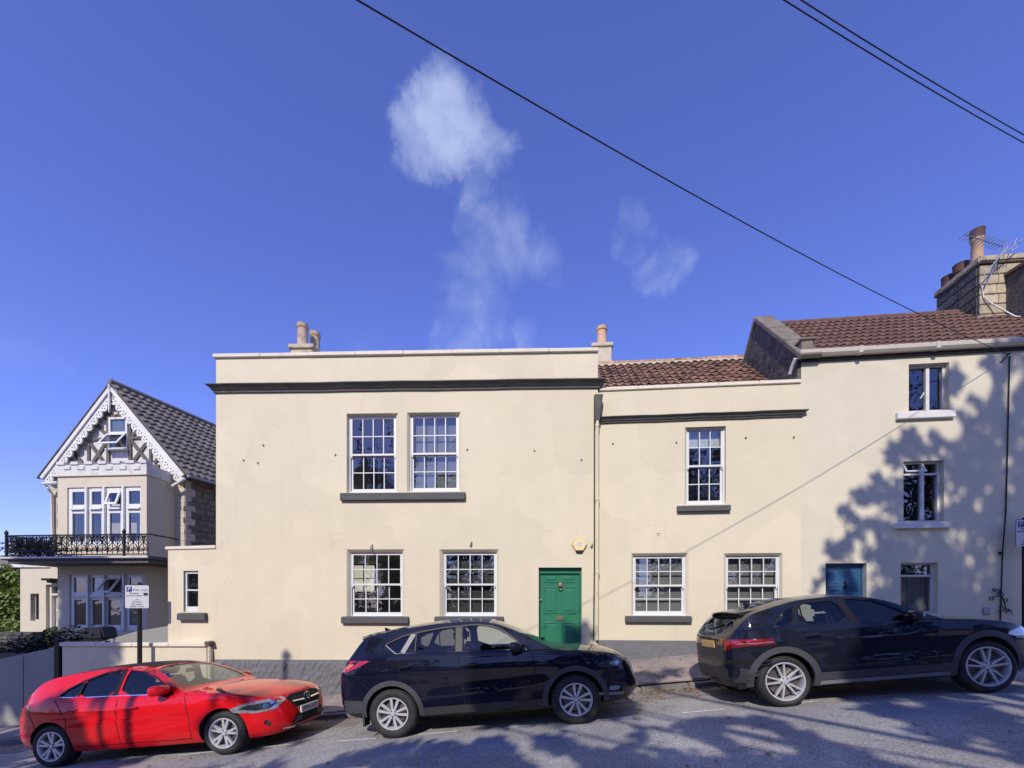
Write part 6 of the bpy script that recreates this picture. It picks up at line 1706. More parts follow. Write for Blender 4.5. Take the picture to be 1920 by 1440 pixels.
# panoramic roof, grille, star, lamps, plate, intake
car1.patch([(.95, -.47), (2.10, -.47), (2.10, .47), (.95, .47)], lambda x, y: ((x, y, 2.2), (0, 0, -1)), .003, 'glass_roof', M['trim'], t1, .1)
grp = [(-.45, .70), (-.30, .735), (.30, .735), (.45, .70), (.39, .60), (.31, .545), (-.31, .545), (-.39, .60)]
gr = car1.patch(grp, fp, .004, 'grille', M['gap'], t1, .05, .02)
car1.strip([(p[0] * 1.02, p[1]) for p in grp], .014, .010, 'grille_surround', M['trim'], t1, proj=fp, closed=True)
for s in (-1, 1):
    car1.patch([(s * .10, .615), (s * .385, .63), (s * .38, .652), (s * .10, .64)], fp, .03, 'grille_louvre', M['chrome'], t1, .06, .03)
    car1.patch([(s * .10, .665), (s * .36, .675), (s * .36, .685), (s * .10, .675)], fp, .012, 'grille_slat', M['cladding'], t1, .06, .01)
    # diagonal corner lamps
    dd = Vector((-.82, s * -.57, 0)).normalized(); ee = Vector((-dd.y, dd.x, 0)) * (1 if s > 0 else -1); oo = Vector((3.98, s * .78, 0)) - dd * 1.0
    pj = (lambda oo, ee, dd: (lambda a, b: ((oo.x + ee.x * a, oo.y + ee.y * a, b), tuple(dd))))(oo, ee, dd)
    sg = 1
    # a grows toward the flank for both sides
    lp = [(-.31, .655), (-.27, .60), (-.05, .565), (.17, .585), (.38, .70), (.33, .745), (.05, .745), (-.2, .71)]
    car1.patch(lp, pj, .004, 'headlamp', M['lens'], t1, .05, .02)
    car1.patch([(-.24, .645), (-.05, .60), (.10, .61), (.20, .66), (.22, .70), (.05, .70), (-.15, .685)], pj, .006, 'headlamp_well', M['lens_dark'], t1, .05)
    for cx_ in (-.08, .06):
        car1.patch([(cx_ + .042 * math.cos(a), .652 + .036 * math.sin(a)) for a in [k * math.pi / 6 for k in range(12)]], pj, .009, 'headlamp_projector', M['chrome'], t1, .05)
    car1.patch([(.12, .665), (.22, .68), (.20, .72), (.12, .70)], pj, .007, 'indicator', M['chrome'], t1, .05)
    car1.patch([(.02, .40), (.10, .345), (.12, .40), (.05, .455)], pj, .003, 'side_intake', M['gap'], t1, .05)
    car1.patch([(.05, .405), (.10, .36), (.11, .40), (.06, .44)], pj, .006, 'intake_blade', M['cladding'], t1, .05)
    # tail lamps
    car1.patch([(.20, .80), (.42, .82), (.40, .93), (.26, .94), (.18, .90)], car1.sp(s), .003, 'tail_lamp', M['redlens'], t1, .05)
car1.patch([(-.50, .33), (-.36, .44), (.36, .44), (.50, .33), (.42, .285), (-.42, .285)], fp, .003, 'lower_intake', M['gap'], t1, .06, .01)
for s in (-1, 1): car1.patch([(s * .22, .32), (s * .44, .315), (s * .38, .40), (s * .24, .42)], fp, .006, 'fog_trim', M['cladding_l'], t1, .06)
car1.strip([(-.60, .27), (-.3, .245), (.3, .245), (.60, .27)], .02, .012, 'lip', M['chrome'], t1, proj=fp)
hx_ = 5.0 - car1.hit((5.0, 0, .48), (-1, 0, 0))
npl = MB().box(hx_, hx_ + .022, -.26, .26, .425, .535).build('number_plate', M['plate_w'], t1, bev=.004)
o = link('registration', text_mesh('HV16 AXD', .105, M['black'], 'CENTER', .001, .92), npl); o.location = (hx_ + .0235, 0, .478); o.rotation_euler = (R(90), 0, R(90))
hx2 = 5.0 - car1.hit((5.0, 0, .64), (-1, 0, 0))
st = MB(); st.tube([(hx2 + .02, .085 * math.cos(a), .635 + .085 * math.sin(a)) for a in [i * math.pi / 16 for i in range(32)]], .0085, 8, closed=True)
for i in range(3):
    a = R(90 + 120 * i); b0 = Vector((hx2 + .022, .014 * math.cos(a + 1.57), .635 + .014 * math.sin(a + 1.57))); b1 = Vector((hx2 + .022, -.014 * math.cos(a + 1.57), .635 - .014 * math.sin(a + 1.57))); q = Vector((hx2 + .022, .082 * math.cos(a), .635 + .082 * math.sin(a)))
    st.face([b0, b1, q]); st.face([b0 + Vector((.01, 0, 0)), Vector((hx2 + .034, 0, .635)), q]); st.face([b1 + Vector((.01, 0, 0)), q, Vector((hx2 + .034, 0, .635))])
st.build('star_badge', M['chrome'], t1, smooth=30)
MB().lathe([(.08, 0), (.078, .004), (0, .004)], (0, 0, 0), 24, 'z').build('badge_ground', M['trim'], t1).matrix_local = Matrix.Translation((hx2 + .008, 0, .635)) @ Matrix.Rotation(R(90), 4, 'Y')
spoiler(car1, t1, .66, .36, .025, .54, M['trim'])
place_car(t1, car1, sp, 256, 1421, R(3.2), 6.27)

# ---- navy SUV
ra, za, ax = .405, .362, (.88, 3.58)
sp = dict(name='suv_car', label='navy blue SUV with silver ten-spoke wheels parked before the green door', L=4.54, R=za, rim=.232, arch=ra, axles=ax, sill_z=.32,
    paint=M['navy'], floor=.55, cabin=(.45, 3.30),
    top=[(0, .70), (.02, .92), (.07, 1.06), (.16, 1.17), (.28, 1.32), (.46, 1.53), (.55, 1.575), (.8, 1.62), (1.2, 1.665), (1.7, 1.69), (2.1, 1.675), (2.45, 1.62), (2.75, 1.49), (3.0, 1.35), (3.22, 1.215), (3.36, 1.155), (3.7, 1.12), (4.05, 1.06), (4.28, .985), (4.40, .90), (4.48, .78), (4.54, .58)],
    bot=[(0, .46), (.15, .36), (.5, .30), (1.5, .27), (3.2, .27), (4.1, .27), (4.4, .30), (4.54, .36)],
    belt=[(0, .95), (.2, 1.12), (.7, 1.20), (1.2, 1.185), (2, 1.14), (2.9, 1.105), (3.3, 1.08), (3.8, 1.02), (4.2, .93), (4.4, .82), (4.54, .55)],
    plan=[(0, .56), (.02, .66), (.08, .76), (.22, .84), (.5, .895), (1.0, .92), (2.6, .92), (3.6, .92), (3.95, .90), (4.18, .84), (4.33, .75), (4.45, .62), (4.54, .46)],
    crown=[(0, .01), (.15, .03), (.5, .05), (1.5, .06), (2.4, .055), (3, .045), (3.3, .05), (3.8, .06), (4.3, .05), (4.54, .01)], tumble=.33,
    crease=[(1.0, -.035, .018, .045, .3, 3.4), (.52, .05, .022, .06, 1.3, 3.2)],
    side_glass=[([(.83, 1.38), (.98, 1.25), (1.06, 1.245), (1.22, 1.50), (1.08, 1.475), (.92, 1.425)], 'privacy'), ([(1.13, 1.24), (1.86, 1.20), (1.88, 1.545), (1.6, 1.545), (1.29, 1.51)], 'privacy'), ([(2.0, 1.19), (2.92, 1.15), (2.80, 1.26), (2.60, 1.42), (2.42, 1.51), (2.2, 1.55), (2.0, 1.555)], 'carglass')],
    screen=[(2.46, -.52), (2.46, .52), (2.75, .64), (3.18, .74), (3.25, .35), (3.27, 0), (3.25, -.35), (3.18, -.74), (2.75, -.64)],
    rear_screen=[(.22, -.52), (.43, -.48), (.43, .48), (.22, .52)],
    front_seat=2.05, rear_seat=1.15, dash=3.0, dash_z=1.12, screen_top=(2.55, 1.58),
    gaps=[[(1.0, 1.23), (1.04, 1.05), (1.05, .95), (1.14, .78)], [(1.93, 1.19), (1.95, .8), (1.97, .42)], [(3.0, 1.14), (3.03, .9), (3.03, .6), (3.03, .40)], [(.20, .98), (.48, .93), (.52, .85)], [(3.15, 1.125), (3.7, 1.04), (4.1, .97)], [(4.1, .78), (4.0, .70)], [(.42, .86), (.50, .81)]],
    trims=[([(.82, 1.375), (.98, 1.235), (1.1, 1.228), (1.9, 1.188), (2.94, 1.138)], .014, 'satin', False), ([(1.08, 1.24), (1.25, 1.51)], .07, 'satin', False), ([(1.93, 1.19), (1.94, 1.55)], .10, 'trim', False), ([(1.27, 1.24), (1.29, 1.51)], .016, 'trim', False), ([(.82, 1.385), (1.08, 1.49), (1.3, 1.525), (1.7, 1.565), (2.2, 1.568), (2.45, 1.52), (2.62, 1.43), (2.82, 1.26)], .02, 'trim', False)],
    side_panels=[([(1.30, .30), (3.16, .30), (3.16, .42), (1.30, .415)], 'sill_cladding', 'cladding', .010), ([(.10, .40), (.46, .40), (.47, .58), (.12, .60)], 'bumper_cladding', 'cladding_l', .006),
                 ([(.05, 1.19), (.10, 1.195), (.60, 1.165), (.42, 1.09), (.20, 1.02), (.08, 1.03)], 'tail_lamp', 'redlens', .006), ([(.10, 1.165), (.24, 1.16), (.16, 1.08), (.10, 1.08)], 'reversing_lens', 'lens_dark', .009), ([(.22, 1.06), (.34, 1.13), (.26, 1.14), (.19, 1.09)], 'indicator_lens', 'amber', .0095),
                 ([(2.80, 1.16), (2.93, 1.15), (2.82, 1.25)], 'quarter_trim', 'trim', .004)],
    handles=[(1.14, 1.03), (2.12, .985)], dark_cup=True, mirror=(2.78, 1.19), arch_trim=(.075, 'cladding_l'), antenna=.62,
    spokes=[(36 * i, 36 * i + (4 if i % 2 else -4), .030, .040) for i in range(10)])
car2, t2 = make_car(sp)
for s in (-1, 1):
    dd = Vector((-.75, s * -.66, 0)).normalized(); ee = Vector((-dd.y, dd.x, 0)) * (1 if s > 0 else -1); oo = Vector((4.15, s * .80, 0)) - dd * 1.0
    pj = (lambda oo, ee, dd: (lambda a, b: ((oo.x + ee.x * a, oo.y + ee.y * a, b), tuple(dd))))(oo, ee, dd)
    car2.patch(smooth_poly([(-.22, .80), (-.05, .765), (.10, .80), (.30, .945), (.05, .915), (-.20, .86)], 1), pj, .004, 'headlamp', M['lens_dark'], t2, .05, .015)
    car2.patch(smooth_poly([(-.10, .835), (-.02, .80), (.06, .815), (.06, .865), (-.04, .865)], 1), pj, .007, 'headlamp_projector', M['lens'], t2, .04)
    car2.patch([(.06, .84), (.20, .905), (.08, .875)], pj, .007, 'indicator', M['chrome'], t2, .05)
    car2.patch(smooth_poly([(-.12, .46), (.02, .44), (.06, .50), (-.10, .52)], 1), pj, .004, 'fog_lamp', M['lens'], t2, .05)
    car2.patch([(-.25, .40), (.12, .36), (.14, .40), (-.22, .44)], pj, .006, 'bumper_lip', M['satin'], t2, .05)
fp2 = lambda y, z: ((5.2, y, z), (-1, 0, 0))
car2.patch([(-.5, .80), (.5, .80), (.40, .60), (.28, .56), (-.28, .56), (-.40, .60)], fp2, .004, 'grille', M['gap'], t2, .06, .01)
car2.strip([(-.52, .80), (-.40, .60), (-.26, .55), (.26, .55), (.40, .60), (.52, .80)], .022, .012, 'grille_wing', M['chrome'], t2, proj=fp2)
spoiler(car2, t2, .66, .30, .045, .60, M['navy'])
for s in (-.25, .25): MB().tube([(3.1, s, 1.25), (3.22, s + .2, 1.232)], .010, 5).build('wiper', M['gap'], t2)
for x in ax: 
    if x == ax[0]:
        MB().box(x - .47, x - .44, -.86, -.66, .20, .42).build('mud_flap', M['cladding'], t2); MB().box(x - .47, x - .44, .66, .86, .20, .42).build('mud_flap', M['cladding'], t2)
place_car(t2, car2, sp, 910, 1365, R(3.2), 6.2)

# ---- dark coupe-roofed SUV on the right
ra, za, ax = .405, .362, (.93, 3.61)
sp = dict(x0=.25, name='coupe_suv_car', label='dark blue coupe-roofed SUV with large multi-spoke wheels parked at the right', L=4.50, R=za, rim=.268, arch=ra, axles=ax, sill_z=.32,
    paint=M['blueblack'], floor=.52, cabin=(.6, 3.12),
    top=[(.25, .72), (.262, .93), (.29, 1.04), (.345, 1.11), (.41, 1.19), (.54, 1.325), (.62, 1.385), (.82, 1.45), (1.05, 1.505), (1.4, 1.56), (1.8, 1.567), (2.15, 1.535), (2.45, 1.46), (2.7, 1.345), (2.95, 1.21), (3.08, 1.14), (3.2, 1.105), (3.55, 1.075), (3.9, 1.02), (4.2, .935), (4.34, .86), (4.43, .74), (4.50, .56)],
    bot=[(0, .42), (.1, .34), (.5, .28), (1.5, .26), (3.2, .26), (4.1, .26), (4.4, .28), (4.50, .34)],
    belt=[(0, .93), (.2, 1.06), (.7, 1.115), (1.4, 1.10), (2.2, 1.07), (2.9, 1.04), (3.3, 1.02), (3.8, .98), (4.15, .89), (4.35, .78), (4.50, .52)],
    plan=[(.25, .50), (.265, .60), (.31, .70), (.41, .79), (.6, .88), (.95, .92), (2.6, .915), (3.6, .92), (3.95, .895), (4.18, .83), (4.32, .74), (4.42, .62), (4.50, .46)],
    crown=[(0, .01), (.15, .03), (.5, .05), (1.5, .06), (2.4, .055), (3, .045), (3.2, .05), (3.8, .06), (4.3, .05), (4.50, .01)], tumble=.36,
    crease=[(.93, .01, .020, .05, .2, 1.75), (.93, -.02, .020, .05, 2.6, 4.2), (.50, .03, .026, .07, 1.4, 3.2)],
    side_glass=[([(.90, 1.155), (1.15, 1.145), (1.22, 1.40), (1.10, 1.36), (.98, 1.27)], 'privacy'), ([(1.24, 1.14), (1.92, 1.115), (1.84, 1.445), (1.55, 1.445), (1.31, 1.42)], 'privacy'), ([(2.03, 1.11), (2.84, 1.075), (2.70, 1.18), (2.50, 1.31), (2.3, 1.40), (2.1, 1.44), (1.95, 1.45)], 'carglass')],
    screen=[(2.24, -.54), (2.24, .54), (2.55, .64), (2.98, .74), (3.05, .35), (3.07, 0), (3.05, -.35), (2.98, -.74), (2.55, -.64)],
    rear_screen=[(.42, -.56), (.585, -.50), (.585, .50), (.42, .56)],
    front_seat=2.02, rear_seat=1.15, dash=2.86, dash_z=1.03, screen_top=(2.35, 1.49),
    gaps=[[(1.18, 1.12), (1.20, .98), (1.24, .82), (1.36, .66), (1.40, .44)], [(1.95, 1.105), (1.97, .8), (1.98, .44)], [(2.94, 1.055), (2.98, .85), (2.98, .6), (3.0, .44)], [(.5, 1.0), (.85, .98), (.85, .88), (.5, .88), (.5, 1.0)], [(3.0, 1.06), (3.6, 1.0), (4.05, .93)], [(.30, .66), (.50, .64)]],
    trims=[([(.89, 1.14), (1.3, 1.122), (2.0, 1.095), (2.88, 1.058)], .014, 'satin', False), ([(1.17, 1.145), (1.27, 1.42)], .05, 'trim', False), ([(2.0, 1.11), (1.9, 1.45)], .10, 'trim', False), ([(1.3, 1.14), (1.33, 1.42)], .014, 'trim', False), ([(.89, 1.16), (1.0, 1.30), (1.12, 1.385), (1.35, 1.445), (1.7, 1.468), (2.1, 1.458), (2.35, 1.40), (2.55, 1.30), (2.74, 1.17)], .018, 'trim', False)],
    side_panels=[([(1.34, .345), (3.20, .345), (3.20, .46), (1.34, .455)], 'sill_cladding', 'cladding_l', .012), ([(1.36, .28), (3.16, .28), (3.14, .335), (1.36, .335)], 'side_skirt', 'satin', .010), ([(.38, .40), (.50, .40), (.51, .56), (.38, .59)], 'bumper_cladding', 'cladding', .006),
                 ([(2.72, 1.085), (2.86, 1.075), (2.74, 1.16)], 'quarter_trim', 'trim', .004)],
    handles=[(1.36, .985), (2.36, .955)], mirror=(2.70, 1.14), arch_trim=(.085, 'cladding_l'), antenna=.95, steer=R(-4), rear_glass='carglass',
    spokes=[(72 * i + a, 72 * i + b, .020, .018) for i in range(5) for (a, b) in ((-4, -12), (4, 12), (-22, -12), (22, 12))])
car3, t3 = make_car(sp)
rp = lambda y, z: ((-.6, y, z), (1, 0, 0))
for s in (-1, 1):
    dd = Vector((.72, s * -.69, 0)).normalized(); ee = Vector((-dd.y, dd.x, 0)) * (-1 if s > 0 else 1); oo = Vector((.41, s * .77, 0)) - dd * 1.0
    pj = (lambda oo, ee, dd: (lambda a, b: ((oo.x + ee.x * a, oo.y + ee.y * a, b), tuple(dd))))(oo, ee, dd)
    car3.patch([(-.42, .90), (-.40, .985), (-.1, 1.0), (.33, 1.01), (.29, .90), (.21, .82), (.10, .875), (-.12, .90)], pj, .006, 'tail_lamp', M['redlens2'], t3, .05, .015)
    for (a, b) in ((-.34, -.12), (-.08, .06), (.09, .24)):
        car3.patch([(a, .925), (a + .05, .98), (b + .04, .985), (b - .03, .915)], pj, .009, 'lamp_segment', M['redlens'], t3, .05)
    car3.patch([(-.40, .935), (-.40, .945), (.02, .94), (.0, .93)], pj, .0095, 'lamp_blade', M['lens'], t3, .05)
    car3.patch([(-.35, .60), (.28, .585), (.28, .625), (-.35, .64)], pj, .010, 'bumper_crease', M['blueblack'], t3, .05, .02)
    car3.patch([(-.10, .36), (.14, .37), (.02, .50), (-.30, .50), (-.30, .46), (-.05, .46)], pj, .012, 'exhaust_trim', M['cladding'], t3, .05, .02)
    car3.patch([(-.35, .655), (.22, .645), (.22, .70), (-.35, .70)], pj, .002, 'bumper_shelf', M['gap'], t3, .06)
hx = -.6 + car3.hit((-.6, 0, .94), (1, 0, 0))
car3.patch([(-.62, .40), (.62, .40), (.62, .56), (-.62, .56)], rp, .004, 'rear_diffuser', M['cladding'], t3, .08)
MB().box(-.002, .012, -.26, .26, .86, .97).build('number_plate', M['plate_y'], t3, bev=.004).location = (hx - .02, 0, 0)
MB().box(-.01, .02, -.32, .32, .98, 1.0).build('plate_grip', M['trim'], t3).location = (hx - .005, 0, 0)
rb = MB()
zb2 = 1.075; hb = -.6 + car3.hit((-.6, 0, zb2), (1, 0, 0))
for i in range(4): rb.tube([(hb - .012, -.105 + .07 * i + .045 * math.cos(a), zb2 + .045 * math.sin(a)) for a in [k * math.pi / 10 for k in range(20)]], .006, 6, closed=True)
rb.build('ring_badge', M['chrome'], t3, smooth=50)
spoiler(car3, t3, .80, .50, .035, .58, M['blueblack'])
MB().tube([(.375, .0, 1.16), (.42, -.30, 1.215)], .010, 5).build('rear_wiper', M['gap'], t3)
for s in (-1, 1):
    dd = Vector((-.75, s * -.66, 0)).normalized(); ee = Vector((-dd.y, dd.x, 0)) * (1 if s > 0 else -1); oo = Vector((4.12, s * .80, 0)) - dd * 1.0
    pj = (lambda oo, ee, dd: (lambda a, b: ((oo.x + ee.x * a, oo.y + ee.y * a, b), tuple(dd))))(oo, ee, dd)
    car3.patch(smooth_poly([(-.22, .76), (.05, .74), (.24, .86), (.22, .90), (-.20, .83)], 1), pj, .004, 'headlamp', M['lens'], t3, .05, .015)
place_car(t3, car3, sp, 1666, 1304, R(4.2), 5.94)
# ------------------------------------------------------------------ the other side of the street (behind the camera)
def far_z(x, y): return road_z(x, y)
def tele_pole(top, label, arm=True, r=.11):
    base = road_z(top.x, top.y); t = thing('telegraph_pole', label, 'pole', (top.x, top.y, base - .3))
    h = top.z - base + .3
    MB().tube([(0, 0, 0), (0, 0, h)], [r * 1.15, r * .85], 12).build('shaft', M['bark'], t, smooth=50)
    if arm:
        MB().box(-.11, .11, -.04, .04, h - .10, h - .02).build('cross_arm', M['bark'], t)
        MB().lathe([(.04, 0), (.06, .03), (.07, .06), (.03, .09), (0, .10)], (0, 0, h - .02), 12).build('pole_cap', M['metal_grey'], t, smooth=50)
    return t
def shadow_src(p, ytarget):
    k = (p.y - ytarget) / -SUN.y
    return p + SUN * k
w_ = FM.P(537, 1226); top = shadow_src(FM.W(w_[0], 0, w_[1]), -1.6)
tele_pole(top, 'wooden telegraph pole across the street', True, .05)
m_ = px3(240, 1240, 6.27); top = shadow_src(m_, -1.5)
tele_pole(top, 'street lighting column across the street', False, .075)
# stone wall across the street
OW = thing('roadside_wall', 'stone wall along the far side of the street', 'wall')
random.seed(17)
mb = MB()
for i in range(30):
    x0 = -30 + i * 2.0; z = road_z(x0 + 1, -4.6)
    mb.box(x0, x0 + 2.0, -4.95, -4.55, z - .6, z + 1.5 + random.uniform(-.02, .02))
mb.build('wall', M['stone_side'], OW)
mb = MB()
for i in range(30):
    x0 = -30 + i * 2.0; z = road_z(x0 + 1, -4.6); mb.box(x0 + .01, x0 + 1.99, -5.0, -4.5, z + 1.53, z + 1.62)
mb.build('coping', M['stone'], OW)
# trees: leaf clusters through the crown, trunk and limbs
def tree(label, trunk_xy, leaves, size, limbs=9):
    b = Vector((trunk_xy[0], trunk_xy[1], road_z(*trunk_xy) - .2)); t = thing('broadleaf_tree', label, 'tree', b)
    vv = []; ff = []
    for c in leaves:
        for k in range(3):
            p = Vector(c) + Vector((random.gauss(0, .06), random.gauss(0, .06), random.gauss(0, .06))) - b; s = size * random.uniform(.65, 1.3)
            d = (SUN + Vector((random.gauss(0, .5), random.gauss(0, .5), random.gauss(0, .5)))).normalized(); e = d.orthogonal().normalized(); a = random.uniform(0, 6.28)
            g = d.cross(e); e, g = e * math.cos(a) + g * math.sin(a), g * math.cos(a) - e * math.sin(a); i = len(vv)
            vv += [tuple(p - e * s), tuple(p - e * s * .2 + g * s * .5), tuple(p + e * s), tuple(p - e * s * .2 - g * s * .5)]; ff.append((i, i + 1, i + 2, i + 3))
    me = bpy.data.meshes.new('crown'); me.from_pydata(vv, [], ff); me.materials.append(M['leaf']); link('crown', me, t)
    cen = sum((Vector(c) for c in leaves), Vector()) / len(leaves) - b
    mb = MB(); fork = Vector((cen.x * .25, cen.y * .25, cen.z * .45))
    mb.tube([(0, 0, 0), fork * .5 + Vector((.1, 0, 0)), fork, (cen + fork) / 2, cen], [.32, .26, .2, .13, .05], 10)
    for i in range(limbs):
        q = Vector(random.choice(leaves)) - b; m = fork.lerp(q, .5) + Vector((random.uniform(-.3, .3), random.uniform(-.3, .3), -.2)); mb.tube([fork, m, q], [.11, .06, .015], 6)
    mb.build('trunk', M['bark'], t, smooth=60)
    return t
def cast(poly, surf, n, yt, holes=(), gaps=0, dots=0):
    """crown points lying between the sun and the part of a surface that the tree shades"""
    us = [p[0] for p in poly]; vs = [p[1] for p in poly]; out = []; k = 0
    holes = list(holes) + [(random.uniform(min(us), max(us)), random.uniform(min(vs), max(vs)), random.uniform(34, 90), random.uniform(.26, .4)) for _ in range(gaps)]
    holes += [(random.uniform(min(us), max(us)), random.uniform(min(vs), max(vs)), random.uniform(10, 17), random.uniform(.7, 1.2)) for _ in range(dots)]
    rot = .30 if gaps else 0.0; cr_, sr_ = math.cos(rot), math.sin(rot)
    while len(out) < n and k < n * 30:
        k += 1; u, v = random.uniform(min(us), max(us)), random.uniform(min(vs), max(vs))
        if not pip(u, v, poly): continue
        if any((((u - a) * cr_ + (v - b) * sr_) / r) ** 2 + (((v - b) * cr_ - (u - a) * sr_) / (r * asp)) ** 2 < 1 for (a, b, r, asp) in holes): continue
        p = surf(u, v)
        if p is None: continue
        out.append(shadow_src(p, random.uniform(*yt)))
    return out
on_pale = lambda u, v: FR_.W(FR_.P(u, v)[0], 0, FR_.P(u, v)[1])
on_main = lambda u, v: FM.W(FM.P(u, v)[0], 0, FM.P(u, v)[1])
on_villa = lambda u, v: FG.W(FG.P(u, v, BY)[0], BY, FG.P(u, v, BY)[1])
on_road = lambda u, v: on_ground(u, v, road_z)
vert = lambda Y: (lambda u, v: px3(u, v, Y))
random.seed(77)
right = []
WH = [(1735, 835, 26, .8), (1770, 800, 26, 1), (1700, 882, 15, 1), (1640, 962, 15, 1), (1625, 1006, 17, 1), (1600, 1042, 20, 1), (1818, 700, 26, 1.3), (1792, 742, 24, 1), (1906, 690, 13, 1.2), (1890, 722, 19, 1), (1838, 800, 17, .7), (1655, 905, 15, 1), (1560, 1075, 18, 1), (1855, 1083, 11, .6)]
lit_ = lambda u, v: any(((u - a) / r) ** 2 + ((v - b) / (r * s)) ** 2 < 1 for (a, b, r, s) in WH)
right += cast([(1640, 1110), (1620, 1050), (1645, 1010), (1640, 970), (1680, 945), (1690, 915), (1725, 890), (1785, 870), (1805, 815), (1835, 785), (1860, 750), (1870, 710), (1895, 640), (2060, 590), (2060, 1200), (1600, 1200)],
              on_pale, 2000, (-7, -3.2), WH, dots=26)
for (a, b, r, n) in ((1612, 1030, 26, 26), (1630, 985, 24, 22), (1668, 925, 26, 26), (1715, 880, 26, 22), (1775, 850, 30, 22), (1830, 770, 26, 18), (1585, 1090, 30, 20), (1860, 690, 24, 14)):
    for i in range(n):
        q = random.uniform(0, 6.28); w = r * random.random() ** .5; u, v = a + w * math.cos(q), b + w * math.sin(q)
        if not lit_(u, v): right.append(shadow_src(on_pale(u, v), random.uniform(-4.5, -2.4)))
# ragged twigs at the crown's edge
for (a, b, n) in (((1610, 975), (1578, 962), 9), ((1660, 935), (1600, 930), 16), ((1650, 905), (1640, 900), 8), ((1690, 870), (1660, 845), 14), ((1740, 850), (1690, 812), 14), ((1700, 840), (1672, 838), 8),
                  ((1600, 1010), (1560, 1045), 18), ((1590, 1030), (1548, 1022), 8), ((1760, 830), (1745, 815), 7), ((1700, 830), (1715, 800), 6), ((1570, 1060), (1520, 1100), 12), ((1780, 700), (1800, 740), 14), ((1770, 760), (1800, 690), 12)):
    for i in range(n):
        t = random.random(); u = a[0] + (b[0] - a[0]) * t + random.gauss(0, 2.5); v = a[1] + (b[1] - a[1]) * t + random.gauss(0, 2.5); right.append(shadow_src(on_pale(u, v), random.uniform(-3.4, -2.4)))
right += cast([(1625, 1115), (1925, 1100), (1925, 1310), (1610, 1310), (1590, 1260), (1620, 1200)], vert(6.0), 620, (-8, -4.5), [(1700, 1235, 14, .8), (1665, 1180, 10, 1.5)])
low = []
low += cast([(1600, 1330), (1925, 1290), (1925, 1425), (1840, 1410), (1760, 1385), (1690, 1345)], on_road, 380, (-7, -3.8), [(1700, 1318, 40, .25)], 5)
low += cast([(840, 1440), (905, 1398), (1000, 1385), (1150, 1372), (1300, 1352), (1430, 1345), (1490, 1365), (1600, 1400), (1660, 1440)], on_road, 640, (-7, -3.8),
            [(1215, 1408, 36, .45), (1300, 1420, 30, .4), (1540, 1380, 40, .3), (1465, 1384, 22, .3), (1160, 1380, 18, .5), (1560, 1428, 40, .3)], 12)
low += cast([(690, 1440), (760, 1400), (900, 1388), (950, 1385), (900, 1440)], on_road, 120, (-6.5, -4))
low += cast([(600, 1440), (690, 1404), (800, 1390), (720, 1420), (650, 1440)], on_road, 60, (-6.5, -4))
low += cast([(905, 1235), (1010, 1225), (1185, 1240), (1190, 1330), (1030, 1345), (900, 1350), (880, 1290)], vert(6.2), 300, (-7, -4.2), [(985, 1290, 14, 1), (1140, 1225, 30, .3)])
low += cast([(888, 1192), (935, 1192), (935, 1240), (884, 1240)], vert(6.2), 26, (-6, -4))  # leaf clusters added to block a sun glint on the navy SUV's window
low += cast([(1055, 1175), (1085, 1165), (1110, 1185), (1112, 1205), (1060, 1205)], on_main, 26, (-6, -5))
low += cast([(1185, 1262), (1290, 1255), (1240, 1280), (1190, 1285)], lambda u, v: on_ground(u, v, pave_z), 30, (-6, -5))
tree('large broadleaf tree across the street shading the right houses', (4.2, -6.4), right + low, .115, 60)
random.seed(78)
left = cast([(112, 1066), (272, 1080), (272, 1206), (112, 1206)], on_villa, 650, (-9, -5), [(120, 1090, 14, 1)])
left += cast([(-60, 1175), (60, 1180), (118, 1200), (205, 1206), (238, 1215), (225, 1245), (120, 1320), (-60, 1330)], on_main, 800, (-8, -5), [(215, 1232, 10, 1)])
left += cast([(20, 1440), (40, 1335), (70, 1310), (110, 1320), (140, 1370), (165, 1410), (260, 1440)], vert(6.3), 260, (-7, -4.5), [(95, 1335, 8, 1)])
left += cast([(-60, 1300), (70, 1310), (60, 1440), (-60, 1440)], on_road, 160, (-7, -4.5), [(20, 1350, 40, .12)])
tree('smaller broadleaf tree across the street shading the left corner', (-11.5, -6.2), left, .17, 16)
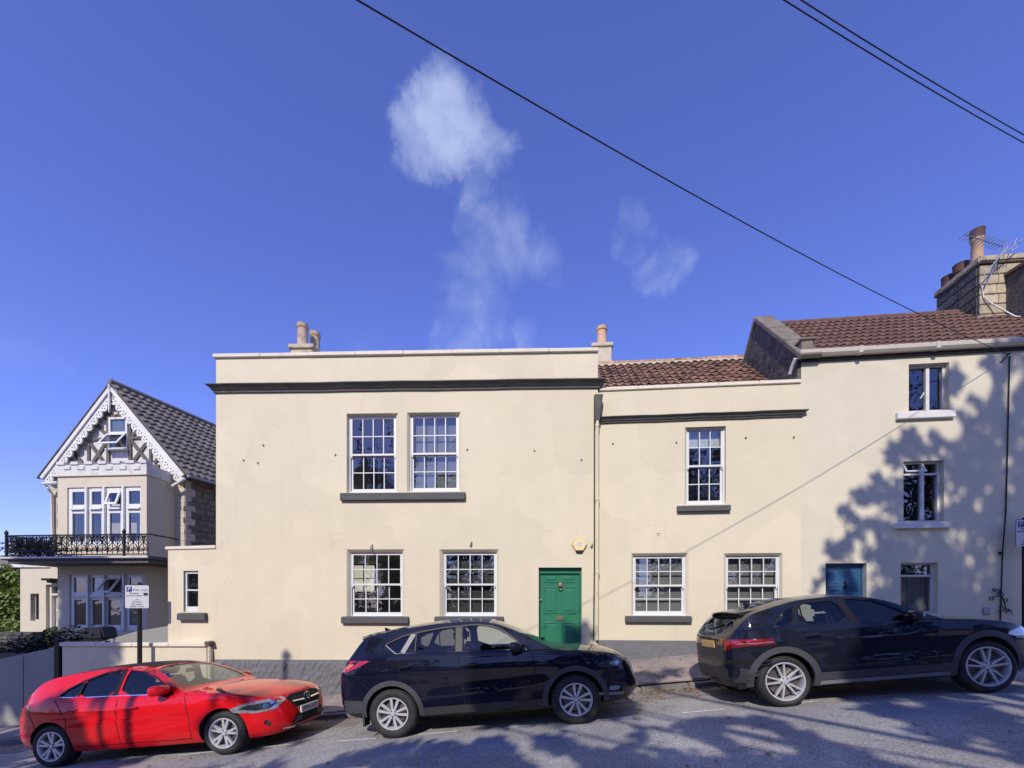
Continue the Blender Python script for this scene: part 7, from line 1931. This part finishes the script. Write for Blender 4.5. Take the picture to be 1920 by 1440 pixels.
# a loose dark hedge and trees further back that fill the reflections
random.seed(79)
back = []
for i in range(900):
    x = random.gauss(-9.5, 1.6); y = random.gauss(-9, .8); z = E + 5.2 + random.gauss(0, 2.2); back.append((x, y, z))
tree('tall slim tree across the street reflected in the upper sash window', (-9.5, -9), back, .2, 12)
hz_ = []
for i in range(5200):
    x = random.uniform(-28, 28); hh = 1.7 + .7 * math.sin(x * .9) + .5 * math.sin(x * 2.3 + 1); z = road_z(x, -6) + .3 + random.random() ** .8 * (hh + .6); hz_.append((x, random.uniform(-6.6, -5.3), z))
hedge = thing('hedge', 'tall green hedge behind the roadside wall across the street', 'hedge', (0, -6, 0))
vv = []; ff = []
for c in hz_:
    p = Vector(c) - Vector((0, -6, 0)); s = random.uniform(.1, .24); d = Vector((random.gauss(0, 1), random.gauss(0, 1), random.gauss(0, 1))).normalized(); e = d.orthogonal().normalized(); g = d.cross(e); i = len(vv)
    vv += [tuple(p - e * s), tuple(p + g * s * .5), tuple(p + e * s), tuple(p - g * s * .5)]; ff.append((i, i + 1, i + 2, i + 3))
me = bpy.data.meshes.new('foliage'); me.from_pydata(vv, [], ff); me.materials.append(M['leaf']); link('foliage', me, hedge)
mb = MB()
for i in range(18): x = -27 + i * 3.1; mb.tube([(x, 0, road_z(x, -6) - .2), (x + .1, 0, road_z(x, -6) + 1.4)], [.06, .02], 6)
mb.build('stems', M['bark'], hedge)

# the wooded bank further back
random.seed(80)
WOODS = [(-27, -15, 9.5, 3.4), (-21, -14, 11, 3.2), (-15.5, -13.5, 13, 2.7), (-3.5, -15, 9.6, 3.0), (2.5, -15, 10.2, 3.0), (8.5, -14.5, 12.5, 3.2), (14.5, -14, 16, 3.6), (21, -14, 17, 3.8), (28, -14, 16, 3.8), (-9.5, -15.5, 8.6, 2.8)]
WL = ['far left', 'second from the left', 'third from the left', 'fifth from the left', 'sixth from the left', 'seventh from the left', 'eighth from the left', 'ninth from the left', 'far right', 'fourth from the left']
for (x, y, h, r), wl__ in zip(WOODS, WL):
    b = road_z(x, y); pts = []
    for i in range(int(420 * r / 3)):
        while True:
            p = Vector((random.uniform(-1, 1), random.uniform(-1, 1), random.uniform(-1, 1)))
            if p.length < 1: break
        p = p.normalized() * (p.length ** .5) * random.uniform(.85, 1.08)
        pts.append((x + p.x * r, y + p.y * r * .7, b + h * .52 + p.z * h * .48))
    tree('woodland tree on the bank across the street, ' + wl__ + ' of the row', (x, y), pts, .42, 8)
